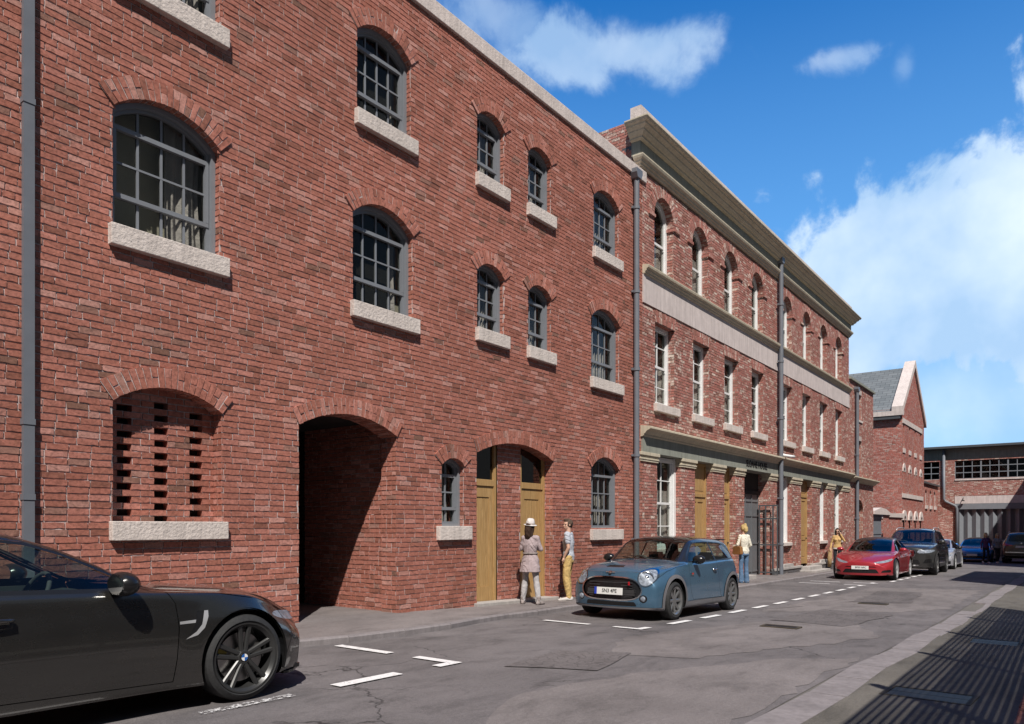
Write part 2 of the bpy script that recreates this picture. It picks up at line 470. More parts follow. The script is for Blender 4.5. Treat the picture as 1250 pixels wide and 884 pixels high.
def window_grey(parent, x0, x1, z0, zs, rise, yq=.13, cols=4, seed=0, label=None, detail=True, r4=True):
    """blue-grey pivot window with arched head"""
    w = .055 if x1-x0 > 1 else .045
    fr = MB(); o_ = outline(x0, x1, z0, zs, rise); i_ = outline(x0, x1, z0, zs, rise, w)
    fr.ringstrip(o_, i_, 'y', yq, yq+.16)
    i2 = outline(x0, x1, z0, zs, rise, w+.035)
    fr.ringstrip([(p[0], p[1]) for p in i_], i2, 'y', yq+.055, yq+.14)
    f = fr.build('window', M['frame'], parent)
    if label: f['label'] = label
    top = zs + rise; H = top - z0
    zl = z0 + H*.26; zu = z0 + H*.745; bars = MB(); xi0 = x0+w+.03; xi1 = x1-w-.03; bt = .014
    yb0, yb1 = yq+.085, yq+.115
    for k in range(1, cols):
        xx = xi0 + (xi1-xi0)*k/cols
        bars.box(xx-bt, xx+bt, yb0, yb1, z0+w, arch_z(xx, x0, x1, zs, rise, w))
    # opening sash, proud of the fixed lights
    bars.box(xi0-.02, xi1+.02, yq+.045, yb1-.004, zl-.026, zl+.026)
    bars.box(xi0-.02, xi1+.02, yq+.045, yb1-.004, zu-.026, zu+.026)
    bars.box(xi0-.02, xi0+.02, yq+.043, yb1-.006, zl+.026, zu-.026)
    bars.box(xi1-.02, xi1+.02, yq+.043, yb1-.006, zl+.026, zu-.026)
    zm = (zl+zu)/2
    bars.box(xi0, xi1, yb0-.002, yb1-.002, zm-.012, zm+.012)
    bars.build('glazing_bars', M['frame'], f)
    g = MB(); op = outline(x0, x1, z0, zs, rise, w*.5); g.prism(op, 'y', yq+.098, yq+.102); g.build('pane', M['glass'], f)
    if detail:
        c = curtain_mesh(x0+(x1-x0)*.60, x1-.02, yq+.30, z0-.05, top+.02, seed); c.build('curtain', M['curtain'], f, smooth=True)
        b = MB(); b.add([(x0-.1, yq+.48, z0-.1), (x1+.3, yq+.48, z0-.1), (x1+.3, yq+.48, top+.1), (x0-.1, yq+.48, top+.1)], [(0,1,2,3)])
        b.build('blind', M['blind'], f)
    rm = MB(); rm.box(x0-.25, x1+.4, yq+.17, yq+1.0, z0-.15, top+.15); ro = rm.build('interior_wall', M['room'], f)
    # open the room towards the window
    bm = bmesh.new(); bm.from_mesh(ro.data)
    bmesh.ops.delete(bm, geom=[q for q in bm.faces if abs(q.calc_center_median().y-(yq+.17)) < 1e-3], context='FACES')
    bm.to_mesh(ro.data); bm.free()
    return f

def sill(parent, x0, x1, z0, z1, y0=-.085, y1=.14, mat='stone', bev=.008):
    mb = MB(); mb.box(x0, x1, y0, y1, z0, z1); s = mb.build('sill', M[mat], parent, bevel=bev); return s

def sash_white(parent, x0, x1, z0, zs, rise=0, yq=.2, seed=0, bars=True, n2=2, mat='white'):
    w = .085; fr = MB()
    o_ = outline(x0, x1, z0, zs, rise, 0, 16); i_ = outline(x0, x1, z0, zs, rise, w, 16)
    fr.ringstrip(o_, i_, 'y', yq, yq+.12)
    # staff bead, slightly deeper step
    i2 = outline(x0, x1, z0, zs, rise, w+.03, 16); fr.ringstrip(i_, i2, 'y', yq+.03, yq+.11)
    f = fr.build('window', M[mat], parent)
    top = zs+rise; zm = z0+(top-z0)*(.5 if rise == 0 else .45); xi0 = x0+w; xi1 = x1-w; b = MB(); wb = .04
    # lower sash (inner) and upper sash (outer)
    b.box(xi0, xi1, yq+.035, yq+.085, zm-.03, zm+.03)
    b.box(xi0, xi1, yq+.055, yq+.095, z0+w, z0+w+.05)
    xc = (xi0+xi1)/2
    if bars:
        b.box(xc-.014, xc+.014, yq+.045, yq+.08, zm+.03, (arch_z(xc, x0, x1, zs, rise, w) if rise else zs-w))
        b.box(xc-.014, xc+.014, yq+.06, yq+.09, z0+w, zm-.03)
        za = (zm+top)/2
        b.box(xi0, xi1, yq+.046, yq+.078, za-.013, za+.013)
        zb = (zm+z0)/2; b.box(xi0, xi1, yq+.061, yq+.088, zb-.013, zb+.013)
    for sx in (xi0+.045, xi1-.045):
        b.box(sx-.012, sx+.012, yq+.036, yq+.06, zm-.09, zm-.03)
    b.build('sash', M[mat], f)
    g = MB(); g.prism(outline(x0, x1, z0, zs, rise, w*.6, 16), 'y', yq+.068, yq+.072); g.build('pane', M['glass'], f)
    cm = curtain_mesh(x0-.02, x1+.1, yq+.17, z0, zm+(.0 if seed % 3 else .35), seed, .012); cm.build('curtain', M['curtain'], f, smooth=True)
    rm = MB(); yq2 = yq+.12
    x0r, x1r, ya, yb, za, zb = x0-.1, x1+.25, yq2, yq2+.8, z0-.1, top+.1
    rm.add([(x0r,ya,za),(x1r,ya,za),(x1r,yb,za),(x0r,yb,za),(x0r,ya,zb),(x1r,ya,zb),(x1r,yb,zb),(x0r,yb,zb)], [(0,3,2,1),(4,5,6,7),(1,2,6,5),(2,3,7,6),(3,0,4,7)])
    rm.build('interior_wall', M['room'], f)
    return f

def downpipe(name, x, y, ztop, zbot, r, label, square=False, hopper=True, clips=(), swan=None):
    e = empty(name, (x, y, zbot), 0, label, 'drainpipe'); mb = MB(); H = ztop-zbot
    if square: mb.box(-r, r, -r*.55, r*.55, 0, H)
    else: mb.tube([(0,0,0), (0,0,H)], r, 14)
    mb.build('pipe', M['pipe'], e, smooth=not square, auto=40 if not square else None)
    if hopper:
        h = MB(); h.prism([(-.09,-.02), (.09,-.02), (.15,.10), (.15,.2), (-.15,.2), (-.15,.10)], 'y', -.11, .11); o = h.build('hopper', M['pipe'], e, bevel=.01); o.location = (0, .02, H-.1)
    for z in clips:
        c = MB()
        if square: c.box(-r*1.12, r*1.12, -r*.7, .05, -.03, .03)
        else: c.tube([(0,0,-.035), (0,0,.035)], r*1.25, 14); c.box(-r*1.6, r*1.6, r*.6, r*1.3, -.025, .025)
        o = c.build('clip', M['pipe'], e); o.location = (0, 0, z-zbot)
    return e

# ================================================================ BUILDING ONE (long red brick warehouse)
BX0, BX1 = -3.0, 16.42
b1 = empty('brick_warehouse', (8, 0, 0), 0, 'long three storey red brick warehouse with arched blue-grey windows and a dark archway', 'building')
b1.location = (0, 0, 0)
T_ = .235
W1 = []   # x0,x1,z0,zs,rise,cols,q
def W_(*a): W1.append(a)
W_(3.88,5.17,4.94,6.26,.26,4); W_(3.88,5.17,7.79,9.0,.26,4)
W_(7.30,8.54,4.92,6.24,.26,4); W_(7.38,8.50,7.77,8.97,.24,4)
W_(10.14,10.92,5.13,6.16,.19,3); W_(10.14,10.93,7.87,8.90,.19,3)
W_(11.68,12.47,5.10,6.17,.19,3); W_(11.68,12.47,7.86,8.88,.19,3)
W_(14.02,15.28,4.88,6.22,.26,4); W_(14.12,15.25,7.75,8.90,.24,4)
W_(14.02,15.25,1.54,2.90,.26,4); W_(9.22,9.79,1.61,2.64,.13,2)
ops = [op_arch(w[0], w[1], w[2], w[3], w[4], T_) for w in W1]
ops.append(op_arch(3.88,5.20,1.66,3.0,.22,T_))            # blind panel
ops.append(op_arch(6.35,8.18,-1,3.0,.24,T_))              # archway
ops.append(op_arch(10.13,12.53,-1,2.92,.25,T_))           # doorway
B = Bricks(1, .0027, .0105, 5)
B.wall((0,0,0), (1,0,0), (0,-1,0), BX0, BX1, -.3, 10.02, ops, header=.03)
for w in W1:
    B.arch_ring((w[0]+w[1])/2, (w[1]-w[0])/2, w[3], w[4], T_, 0, .11, .022)
B.arch_ring(4.54, .66, 3.0, .22, T_, 0, .22, .022)
B.arch_ring(7.265, .915, 3.0, .24, T_, 0, .36, .022)
B.arch_ring(11.33, 1.20, 2.92, .25, T_, 0, .30, .022)
# jambs (both cheeks of every opening)
def jambs(B, x0, x1, z0, z1, q, mi=0):
    B.wall((x1, 0, 0), (0,-1,0), (-1,0,0), -q, -.004, z0, z1, (), header=.5, mi=mi)
    B.wall((x0, 0, 0), (0,1,0), (1,0,0), .004, q, z0, z1, (), header=.5, mi=mi)
for w in W1: jambs(B, w[0], w[1], w[2], w[3]+.02, .14)
jambs(B, 3.88, 5.20, 1.66, 3.02, .22); jambs(B, 6.35, 8.18, -.2, 3.02, .34); jambs(B, 10.13, 12.53, -.2, 2.94, .30)
# end return of the building above its neighbour and left return
B.wall((BX1, 0, 0), (0,1,0), (1,0,0), .0, 5, 8.5, 10.02, ())
# passage walls behind the arch, slightly wider than the arch
B.wall((8.26, 0, 0), (0,-1,0), (-1,0,0), -2.4, -.34, -.2, 3.4, ())
B.wall((8.262, 0, 0), (0,-1,0), (-1,0,0), -9, -2.4, -.2, 3.4, (), mi=2, mmi=2)  # far part of the wall coloured black: passage shade put into the colour
B.wall((6.27, 0, 0), (0,1,0), (1,0,0), .34, 9, -.2, 3.4, ())
B.wall((0, 9, 0), (1,0,0), (0,-1,0), 6.2, 8.3, -.2, 3.4, ())
B.flat([(8.18,.34,-.2),(8.27,.34,-.2),(8.27,.34,3.1),(8.18,.34,3.1)], 0)
# blind panel brickwork with missing headers
ends = [3.86]; 
class _H:
    pass
def blind_hole(k, c):   # three columns of holes on alternate courses
    u = [4.10, 4.53, 4.97][c]; z = 1.66 + .075*(2*k + (0 if c == 1 else 1)) 
    return (u-.085, u+.085, z, z+.075)
hol = [blind_hole(k, c) for k in range(0, 10) for c in range(3)]
hol = [h for h in hol if h[3] < arch_z(min(max((h[0]+h[1])/2, 3.9), 5.18), 3.88, 5.20, 3.0, .22)]
PB = Bricks(5, .0034, .008, 4)
hops = []
for c in range(3):
    def mk(c):
        hs = [h for h in hol if abs((h[0]+h[1])/2-[4.10,4.53,4.97][c]) < .05]
        def f(za, zb, brick):
            zm = (za+zb)/2
            for h in hs:
                if h[2]-.001 < zm-.0 < h[3]+.001: return (h[0], h[1])
            return None
        return f
    hops.append(mk(c))
for o_ in (B,):
    # shift so that courses align with the sill
    B.wall((0, .2, .0), (1,0,0), (0,-1,0), 3.86, 5.22, 1.65, 3.25, hops, header=.0, length=.215)
for h in hol:   # hole pockets
    x0, x1 = h[0], h[1]; zi = round(((h[2]+h[3])/2-.0375)/.075)*.075; za, zb = zi, zi+.075
    for q in ([(x0,.205,za),(x1,.205,za),(x1,.32,za),(x0,.32,za)], [(x0,.205,zb),(x1,.205,zb),(x1,.32,zb),(x0,.32,zb)],
              [(x1,.205,za),(x1,.32,za),(x1,.32,zb),(x1,.205,zb)], [(x0,.205,za),(x0,.32,za),(x0,.32,zb),(x0,.205,zb)]): B.flat(q, 0)
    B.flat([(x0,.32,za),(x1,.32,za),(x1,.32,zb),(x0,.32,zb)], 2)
# brick pier between the two doors
DQ = .17
B.wall((0, DQ, 0), (1,0,0), (0,-1,0), 10.94, 11.66, -.2, 3.25, ())
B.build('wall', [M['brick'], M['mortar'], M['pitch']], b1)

for i, w in enumerate(W1):
    f = window_grey(b1, w[0], w[1], w[2], w[3], w[4], .10, w[5], seed=i)
    ze = w[2]; sh = .235
    x0 = w[0]-.05; x1 = w[1]+.09
    if i == 11: x0 -= .08; x1 += .04
    sill(f, x0, x1, ze-sh, ze)
fb = MB(); 
s_ = sill(b1, 3.84, 5.24, 1.445, 1.66); s_.name = 'sill'
# coping of the parapet and roof
cp = MB(); cp.box(BX0, BX1+.14, -.05, .35, 10.02, 10.29); cp.build('coping', M['coping'], b1, bevel=.01)
rf = MB(); rf.box(BX0, BX1, .35, 12, 9.6, 9.7); rf.build('roof', M['darkpaint'], b1)
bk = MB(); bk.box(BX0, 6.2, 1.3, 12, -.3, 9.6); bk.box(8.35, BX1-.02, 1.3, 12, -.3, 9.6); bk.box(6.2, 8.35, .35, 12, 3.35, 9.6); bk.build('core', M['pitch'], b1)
cl = MB(); cl.box(6.2, 8.35, .3, 9, 3.28, 3.34); cl.build('passage_ceiling', M['pitch'], b1)  # black colour carries the shade of the deep archway

# doors with transom lights
def plank_door(parent, x0, x1, z0, zd, ztr, y, label=None, arch=None, handle=-1):
    fr = MB(); w = .075
    fr.box(x0, x0+w, y, y+.09, z0, ztr); fr.box(x1-w, x1, y, y+.09, z0, ztr); fr.box(x0+w, x1-w, y-.004, y+.088, zd, zd+.12)
    fo = fr.build('door', M['wood'], parent, bevel=.004)
    if label: fo['label'] = label
    d = MB(); a, b = x0+w+.004, x1-w-.004; zb0 = z0+.02; zt = zd-.005; st = .11
    d.box(a, a+st, y+.02, y+.06, zb0, zt); d.box(b-st, b, y+.02, y+.06, zb0, zt); d.box(a+st, b-st, y+.02, y+.06, zt-.2, zt); d.box(a+st, b-st, y+.02, y+.06, zb0, zb0+.28)
    n = 5; pw = (b-a-2*st)/n
    for k in range(n): d.box(a+st+k*pw+.003, a+st+(k+1)*pw-.003, y+.034, y+.055, zb0+.28, zt-.2)
    d.box(a+st, b-st, y+.045, y+.057, zb0+.28, zt-.2)
    d.build('leaf', M['wood'], fo, bevel=.003)
    h = MB(); hx = a+.05 if handle < 0 else b-.05
    h.sphere((hx, y-.02, z0+1.0), .028, 10, 6); h.tube([(hx, y+.02, z0+1.0), (hx, y-.02, z0+1.0)], .01, 8); h.build('handle', M['black'], fo, smooth=True)
    g = MB()
    if arch: 
        n = 8; xs = [x0+w+(x1-x0-2*w)*i/n for i in range(n+1)]
        g.prism([(x0+w, zd+.12), (x1-w, zd+.12)] + [(x, min(ztr+1, arch_z(x, *arch)+.02)) for x in reversed(xs)], 'y', y+.045, y+.05)
    else: g.box(x0+w, x1-w, y+.045, y+.05, zd+.12, ztr-w)
    g.build('transom_pane', M['glassdark'], fo)
    if not arch:
        t = MB(); t.box(x0+w, x1-w, y, y+.09, ztr-w, ztr); t.build('transom_rail', M['wood'], fo)
    return fo
AR = (10.13, 12.53, 2.92, .25)
zt_ = 3.13
plank_door(b1, 10.13, 10.94, .20, 2.35, 3.12, DQ+.03, 'left plank door of the pair', AR)
plank_door(b1, 11.66, 12.53, .17, 2.35, 3.0, DQ+.03, 'right plank door behind the woman in the hat', AR)
bkr = MB(); bkr.box(10.0, 12.7, .5, .6, -.2, 3.4); bkr.build('lobby_wall', M['brick'], b1)
st = MB(); st.prism([(10.06,-.09),(12.62,-.09),(12.62,.2),(10.06,.2)], 'z', -.2, 0); 
so = st.build('doorstep', M['step'], b1, bevel=.01)
me = so.data
for v in me.vertices: v.co.z = (gz(v.co.x)+.055) if v.co.z > -.1 else -.2

downpipe('square_downpipe', 3.03, -.05, 10.3, gz(3)-.05, .050, 'flat blue-grey downpipe at the far left of the warehouse wall', square=True, hopper=False, clips=(1.9, 2.66, 5.9, 8.6))
downpipe('round_downpipe', 15.93, -.10, 10.0, gz(15.9)-.05, .065, 'blue-grey downpipe with hopper at the right end of the warehouse', clips=(1.3, 3.3, 5.35, 7.2, 9.2))
# ================================================================ BUILDING TWO (entablature building)
b2 = empty('office_building', (26, 0, 0), 0, 'three storey mottled brick building with white sash windows, pale bands and a deep cream cornice', 'building'); b2.location = (0,0,0)
CX0, CX1 = 16.42, 36.9
AW = [(17.06,18.18),(19.37,20.49),(21.70,22.83),(24.05,25.17),(27.25,28.35),(29.67,30.77),(32.09,33.2),(34.52,35.63)]
SW = [(17.11,18.24),(19.42,20.55),(21.71,22.85),(24.05,25.2),(27.2,28.33),(29.63,30.74),(32.04,33.2),(34.52,35.66)]
ops = []
for a in AW: ops.append(op_arch(a[0], a[1], 8.0, 9.46, (a[1]-a[0])/2-.001, .30))
def op_lintel(x0, x1, z0, z1, t):
    def f(za, zb, brick):
        zm = (za+zb)/2
        if z0 < zm < z1: return (x0, x1)
        if brick and z1 <= zm < z1+t: k = (zm-z1)*.25-.02; return (x0-k, x1+k)
        return None
    return f
for s in SW: ops.append(op_lintel(s[0], s[1], 4.7, 6.76, .32))
# ground floor between piers: everything from the plinth to the entablature is open
P2 = [(16.30,17.22),(18.66,19.55),(20.80,21.70),(22.62,23.38),(25.88,27.06),(28.30,29.45),(30.95,32.05),(33.2,34.35),(35.72,36.9)]
gops = [op_rect(a[1], b[0], -1, 3.42) for a, b in zip(P2, P2[1:])]
B = Bricks(2, .003, .011, 3)
B.wall((0,0,0), (1,0,0), (0,-1,0), CX0, CX1, -.6, 10.3, ops+gops)
for a in AW:
    B.arch_ring((a[0]+a[1])/2, (a[1]-a[0])/2, 9.46, (a[1]-a[0])/2-.001, .30, 0, .24, .008, wid=.07)
    # impost course, proud
    for x0, x1 in ((a[0]-.34, a[0]), (a[1], a[1]+.34)):
        B.flat([(x0,-.045,9.36),(x1,-.045,9.36),(x1,-.045,9.43),(x0,-.045,9.43)], 0)
        B.flat([(x0,-.045,9.36),(x1,-.045,9.36),(x1,.0,9.36),(x0,.0,9.36)], 0); B.flat([(x0,-.045,9.43),(x1,-.045,9.43),(x1,.0,9.43),(x0,.0,9.43)], 0)
        for xx in (x0, x1): B.flat([(xx,-.045,9.36),(xx,.0,9.36),(xx,.0,9.43),(xx,-.045,9.43)], 0)
    x1 = a[1]; B.flat([(x1-.045,-.045,9.36),(x1-.045,.2,9.36),(x1-.045,.2,9.43),(x1-.045,-.045,9.43)], 0); B.flat([(x1-.045,-.045,9.36),(x1,-.045,9.36),(x1,.2,9.36),(x1-.045,.2,9.36)], 0)
    jambs(B, a[0], a[1], 8.0, 9.48, .24)
for s in SW:   # flat lintel of upright bricks, slightly splayed
    n = 15; x0, x1 = s
    for i in range(n):
        f0 = i/n; f1 = (i+1)/n; sp = .08
        xa, xb = x0+(x1-x0)*f0+.004, x0+(x1-x0)*f1-.004; ya, yb = x0-sp+(x1-x0+2*sp)*f0+.004, x0-sp+(x1-x0+2*sp)*f1-.004
        if i % 2: 
            B.quad((xa,0,6.765),(xb,0,6.765),(yb,0,7.08),(ya,0,7.08), 0, .012, .02, (0,-1,0), 2)
        else:
            ma, mb_ = (xa+ya)/2, (xb+yb)/2
            B.quad((xa,0,6.765),(xb,0,6.765),(mb_,0,6.915),(ma,0,6.915), 0, .012, .02, (0,-1,0), 2)
            B.quad((ma,0,6.93),(mb_,0,6.93),(yb,0,7.08),(ya,0,7.08), 0, .012, .02, (0,-1,0), 2)
    B.flat([(x0,-.003,6.765),(x1,-.003,6.765),(x1+.08,-.003,7.08),(x0-.08,-.003,7.08)], 1)
    B.flat([(x0,-.01,6.765),(x1,-.01,6.765),(x1,.25,6.765),(x0,.25,6.765)], 0)
    jambs(B, x0, x1, 4.7, 6.765, .24)
for a, b in zip(P2, P2[1:]): jambs(B, a[1], b[0], -.6, 3.42, .30 if b[0] != 25.88 else .5)
# infill below the ground floor windows
GW = [(17.22,18.66),(27.06,28.30),(32.05,33.2),(34.35,35.72)]
for a, b in GW: B.wall((0,.12,0), (1,0,0), (0,-1,0), a, b, -.6, .92, ())
# side wall seen above the warehouse
B.wall((CX0,0,0), (0,-1,0), (-1,0,0), -14, 0, 9.4, 11.62, ())
B.wall((CX1,0,0), (0,1,0), (1,0,0), 0, 10, 7.9, 11.6, ())
B.build('wall', [M['brick2'], M['mortar2']], b2)
for i, a in enumerate(AW): sash_white(b2, a[0], a[1], 8.02, 9.46, (a[1]-a[0])/2-.001, .19, 20+i, bars=False)
for i, s in enumerate(SW):
    f = sash_white(b2, s[0], s[1], 4.70, 6.765, 0, .18, 40+i)
    sill(f, s[0]-.09, s[1]+.16, 4.50, 4.70, -.10, .18)
for i, (a, b) in enumerate(GW):
    f = sash_white(b2, a+.08, b-.10, 1.02, 3.40, 0, .19, 60+i); sill(f, a-.0, b+.0, .90, 1.02, -.03, .2)
    w = MB(); w.box(a, a+.09, .16, .3, .9, 3.42); w.box(b-.11, b, .16, .3, .9, 3.42); w.build('linings', M['white'], f)
def moulding(parent, name, prof, x0, x1, mat, ret=None, ret_y=.2, mitre0=True):
    """profile [(out, z)...] extruded along X; returns round the left end"""
    mb = MB(); n = len(prof); vs = []
    rows = []
    for (p, z) in prof:
        r = []
        if ret is not None: r.append((x0-p, ret_y, z))
        r.append((x0-(p if ret is not None else 0), -p, z)); r.append((x1+(p if ret is not None else 0), -p, z))
        if ret is not None: r.append((x1+p, ret_y, z))
        rows.append(r)
    k = len(rows[0]); vs = [q for r in rows for q in r]
    fs = [(i*k+j, i*k+j+1, ((i+1) % n)*k+j+1, ((i+1) % n)*k+j) for i in range(n) for j in range(k-1)]
    fs += [tuple(i*k for i in range(n)), tuple(i*k+k-1 for i in reversed(range(n)))]
    mb.add(vs, fs); return mb.build(name, M[mat], parent)
X0, X1 = 16.24, 36.9
E2 = .08
moulding(b2, 'fascia', [(.08,10.5+E2),(.08,10.85+E2),(-.3,10.85+E2),(-.3,10.5+E2)], X0, X1, 'fascia', 1, .16)
moulding(b2, 'cornice', [(.10,10.83+E2),(.17,10.85+E2),(.17,10.89+E2),(.21,10.91+E2),(.27,10.97+E2),(.27,11.0+E2),(.36,11.06+E2),(.36,11.09+E2),(.42,11.12+E2),(.45,11.17+E2),(.45,11.20+E2),(.10,11.22+E2),(-.2,11.22+E2),(-.2,10.83+E2)], X0, X1, 'cream', 1, .16)
moulding(b2, 'coping', [(.12,11.20+E2),(.12,11.66+E2),(-.3,11.70+E2),(-.3,11.20+E2)], X0, X1-.05, 'coping', 1, .17)
moulding(b2, 'string_moulding', [(.03,10.26+E2),(.06,10.28+E2),(.06,10.32+E2),(.10,10.34+E2),(.10,10.38+E2),(.15,10.42+E2),(.17,10.47+E2),(.17,10.50+E2),(.05,10.53+E2),(-.2,10.53+E2),(-.2,10.26+E2)], X0+.04, X1-.03, 'cream', 1, .1)
moulding(b2, 'band', [(.03,7.09),(.03,7.80),(-.05,7.80),(-.05,7.09)], CX0, CX1, 'band')
moulding(b2, 'band_moulding', [(.04,7.78),(.07,7.80),(.07,7.83),(.11,7.86),(.11,7.89),(.16,7.92),(.17,7.96),(.17,7.985),(.05,8.01),(-.1,8.01),(-.1,7.78)], CX0, CX1+.05, 'cream')
# ground floor entablature
moulding(b2, 'entablature', [(.05,3.43),(.05,3.86),(-.28,3.86),(-.28,3.43)], 16.36, CX1, 'fascia')
moulding(b2, 'street_cornice', [(.05,3.80),(.09,3.83),(.09,3.86),(.12,3.87),(.17,3.93),(.24,3.96),(.27,3.98),(.27,4.02),(.25,4.035),(-.05,4.08),(-.05,3.80)], 16.32, CX1+.05, 'cream')
for i, (a, b) in enumerate(P2):
    cpm = MB()
    cpm.box(a-.02, b+.02, -.03, .30, 3.20, 3.25); cpm.box(a-.035, b+.035, -.045, .30, 3.25, 3.29); cpm.box(a-.02, b+.02, -.03, .30, 3.29, 3.35); cpm.box(a-.045, b+.045, -.065, .30, 3.35, 3.43)
    cpm.build('capital', M['cream'], b2, bevel=.006)
sm = MB(); sm.box(16.4, CX1, -.02, 1.2, 3.425, 3.5); sm.build('soffit', M['fascia'], b2)
# plinth: stone ledge over blue-grey brick
pl = MB()
for a, b in ((16.44,22.9),(25.9,29.3),(30.9,36.9)):
    n = 12
    vs = []
    for i in range(n+1):
        x = a+(b-a)*i/n; vs += [(x,-.075,-.8),(x,-.075,.05),(x,0.02,.05)]
    pl.add(vs, [(3*i,3*i+3,3*i+4,3*i+1) for i in range(n)]+[(3*i+1,3*i+4,3*i+5,3*i+2) for i in range(n)])
    pl.box(a-.001, a, -.075, .1, -.8, .05)
    # ledge
PB = Bricks(9, .004, .01, 3)
for a, b in ((16.44,22.9),(25.9,29.3),(30.9,36.9)): PB.wall((0,-.085,0), (1,0,0), (0,-1,0), a, b, -.6, .05, ())
PB.build('plinth', [M['plinthbrick'], M['mortar2']], b2)
lg = MB()
for a, b in ((16.44,22.9),(25.9,29.3),(30.9,36.9)): lg.box(a, b, -.11, .05, .05, .13)
for a, b in ((27.2,28.3),(32.1,33.1),(34.4,35.7)): lg.prism([(a-.1,.13),(b+.1,.13),(b,.24),(a,.24)], 'y', -.06, .1)
lg.build('plinth_ledge', M['step'], b2, bevel=.008)
# doors of building two
def panel_door(parent, x0, x1, z0, z1, ztop, y, label=None):
    fo_ = MB(); w = .08
    fo_.box(x0, x0+w, y, y+.1, z0, ztop); fo_.box(x1-w, x1, y, y+.1, z0, ztop); fo_.box(x0+w, x1-w, y+.001, y+.099, ztop-w, ztop); fo_.box(x0+w, x1-w, y-.01, y+.1, z1, z1+.1)
    f = fo_.build('door', M['wood'], parent, bevel=.004)
    if label: f['label'] = label
    d = MB(); a, b = x0+w+.003, x1-w-.003; st = .12; xm = (a+b)/2
    d.box(a, b, y+.045, y+.06, z0+.02, z1-.005)
    for q0, q1 in ((a, a+st), (xm-.05, xm+.05), (b-st, b)): d.box(q0, q1, y+.02, y+.046, z0+.02, z1-.005)
    for q0, q1 in ((z0+.02, z0+.26), (z0+.95, z0+1.08), (z1-.14, z1-.005)):
        d.box(a+st, xm-.05, y+.021, y+.0461, q0, q1); d.box(xm+.05, b-st, y+.021, y+.0461, q0, q1)
    for q0, q1 in ((a+st+.04, xm-.09), (xm+.09, b-st-.04)):
        d.box(q0, q1, y+.032, y+.05, z0+.31, z0+.9); d.box(q0, q1, y+.032, y+.05, z0+1.13, z1-.19)
    d.box(a, b, y+.03, y+.06, z1+.1, ztop-w); d.box(a+.1, b-.1, y+.02, y+.05, z1+.18, ztop-w-.08)
    d.build('leaf', M['wood'], f, bevel=.004)
    h = MB(); h.sphere((b-.06, y, z0+1.02), .03, 10, 6); h.build('handle', M['black'], f, smooth=True); return f
panel_door(b2, 19.55, 20.80, .1, 2.45, 3.42, .19, 'left panelled oak door nearest the warehouse')
panel_door(b2, 21.70, 22.62, .08, 2.45, 3.42, .19, 'narrow panelled oak door left of the steel gate')
panel_door(b2, 29.45, 30.95, .12, 2.75, 3.42, .19, 'panelled oak door above the two stone steps')
# dark gates in the wide opening
gt = MB(); gy = .42
gt.box(23.38, 25.88, gy+.03, gy+.05, -.1, 2.72)
for k in range(5):
    xk = 23.40+.62*k-.015; gt.box(xk, xk+.04, gy, gy+.06, -.05, 2.72)
for z in (.05, 1.0, 1.95, 2.45, 2.68): gt.box(23.38, 25.88, gy+.004, gy+.056, z, z+.05)
M['gatepaint'] = simple('grey_gate_paint', (.14,.145,.155), .5, var=.1)
go = gt.build('gate', M['gatepaint'], b2)
tr = MB(); tr.box(23.38, 25.88, gy, gy+.05, 2.72, 3.42); tr.box(23.38, 25.88, gy-.06, gy+.1, 2.70, 2.82); tr.build('gate_head', M['pitch'], go)
# one leaf folded open against the pier, bars only
lf = MB(); lx = 25.80
for yy in (-.3, -.15, .1, .32): lf.box(lx-.05, lx-.01, yy-.02+.02, yy+.02+.02, -.05, 2.35)
for z in (.0, .95, 1.85, 2.3): lf.box(lx-.045, lx-.015, -.31, .36, z, z+.05)
lf.build('gate_leaf', M['darkpaint'], go)
# steps
for nm, xa, xb, y0, z0, z1 in (('step', 29.2, 30.95, -.38, -.5, .10), ('step', 29.0, 31.1, -.66, -.5, -.03)):
    m_ = MB(); m_.box(xa, xb, y0, -.02 if nm else 0, z0, z1-.02); m_.build('step', M['step'], b2, bevel=.012)
m_ = MB(); m_.box(22.1, 23.3, -.42, .2, -.4, .09); m_.build('step', M['step'], b2, bevel=.012)
m_ = MB(); m_.box(19.4, 20.9, -.3, .2, -.4, .12); m_.build('step', M['step'], b2, bevel=.012)
rf = MB(); rf.box(CX0, CX1, .3, 14, 10.9, 11.0); rf.build('roof', M['darkpaint'], b2)
bk = MB(); bk.box(CX0+.02, CX1-.02, 1.3, 14, -.3, 10.9); bk.build('core', M['pitch'], b2)
# lettering on the fascia
def text_obj(name, txt, size, mat, loc, rot, parent=None, ext=.004, sx=1.0, align='CENTER', bold=0.0):
    c = bpy.data.curves.new(name, 'FONT'); c.body = txt; c.size = size; c.extrude = ext; c.align_x = align; c.align_y = 'CENTER'; c.offset = bold
    c.resolution_u = 3
    t = bpy.data.objects.new(name+'_tmp', c); COL.objects.link(t)
    dg = bpy.context.evaluated_depsgraph_get(); me = bpy.data.meshes.new_from_object(t.evaluated_get(dg))
    bpy.data.objects.remove(t)
    me.materials.clear(); me.materials.append(mat)
    o = bpy.data.objects.new(name, me); o.location = loc; o.rotation_euler = rot; o.scale = (sx, 1, 1); link(o, parent); return o
text_obj('lettering', 'SLOANE HOUSE', .30, M['pitch'], (24.4, -.056, 3.62), (PI/2, 0, 0), b2, .006, .92, bold=.006)
downpipe('round_downpipe', 26.55, -.16, 10.95, gz(26.5)-.05, .075, 'tall blue-grey downpipe in the middle of the office building', clips=(1.0, 2.6, 5.4, 7.4, 9.4))
sn = MB(); sn.tube([(26.55,-.16,4.15),(26.62,-.26,4.10),(26.74,-.42,4.07),(26.9,-.50,4.06)], .05, 8)
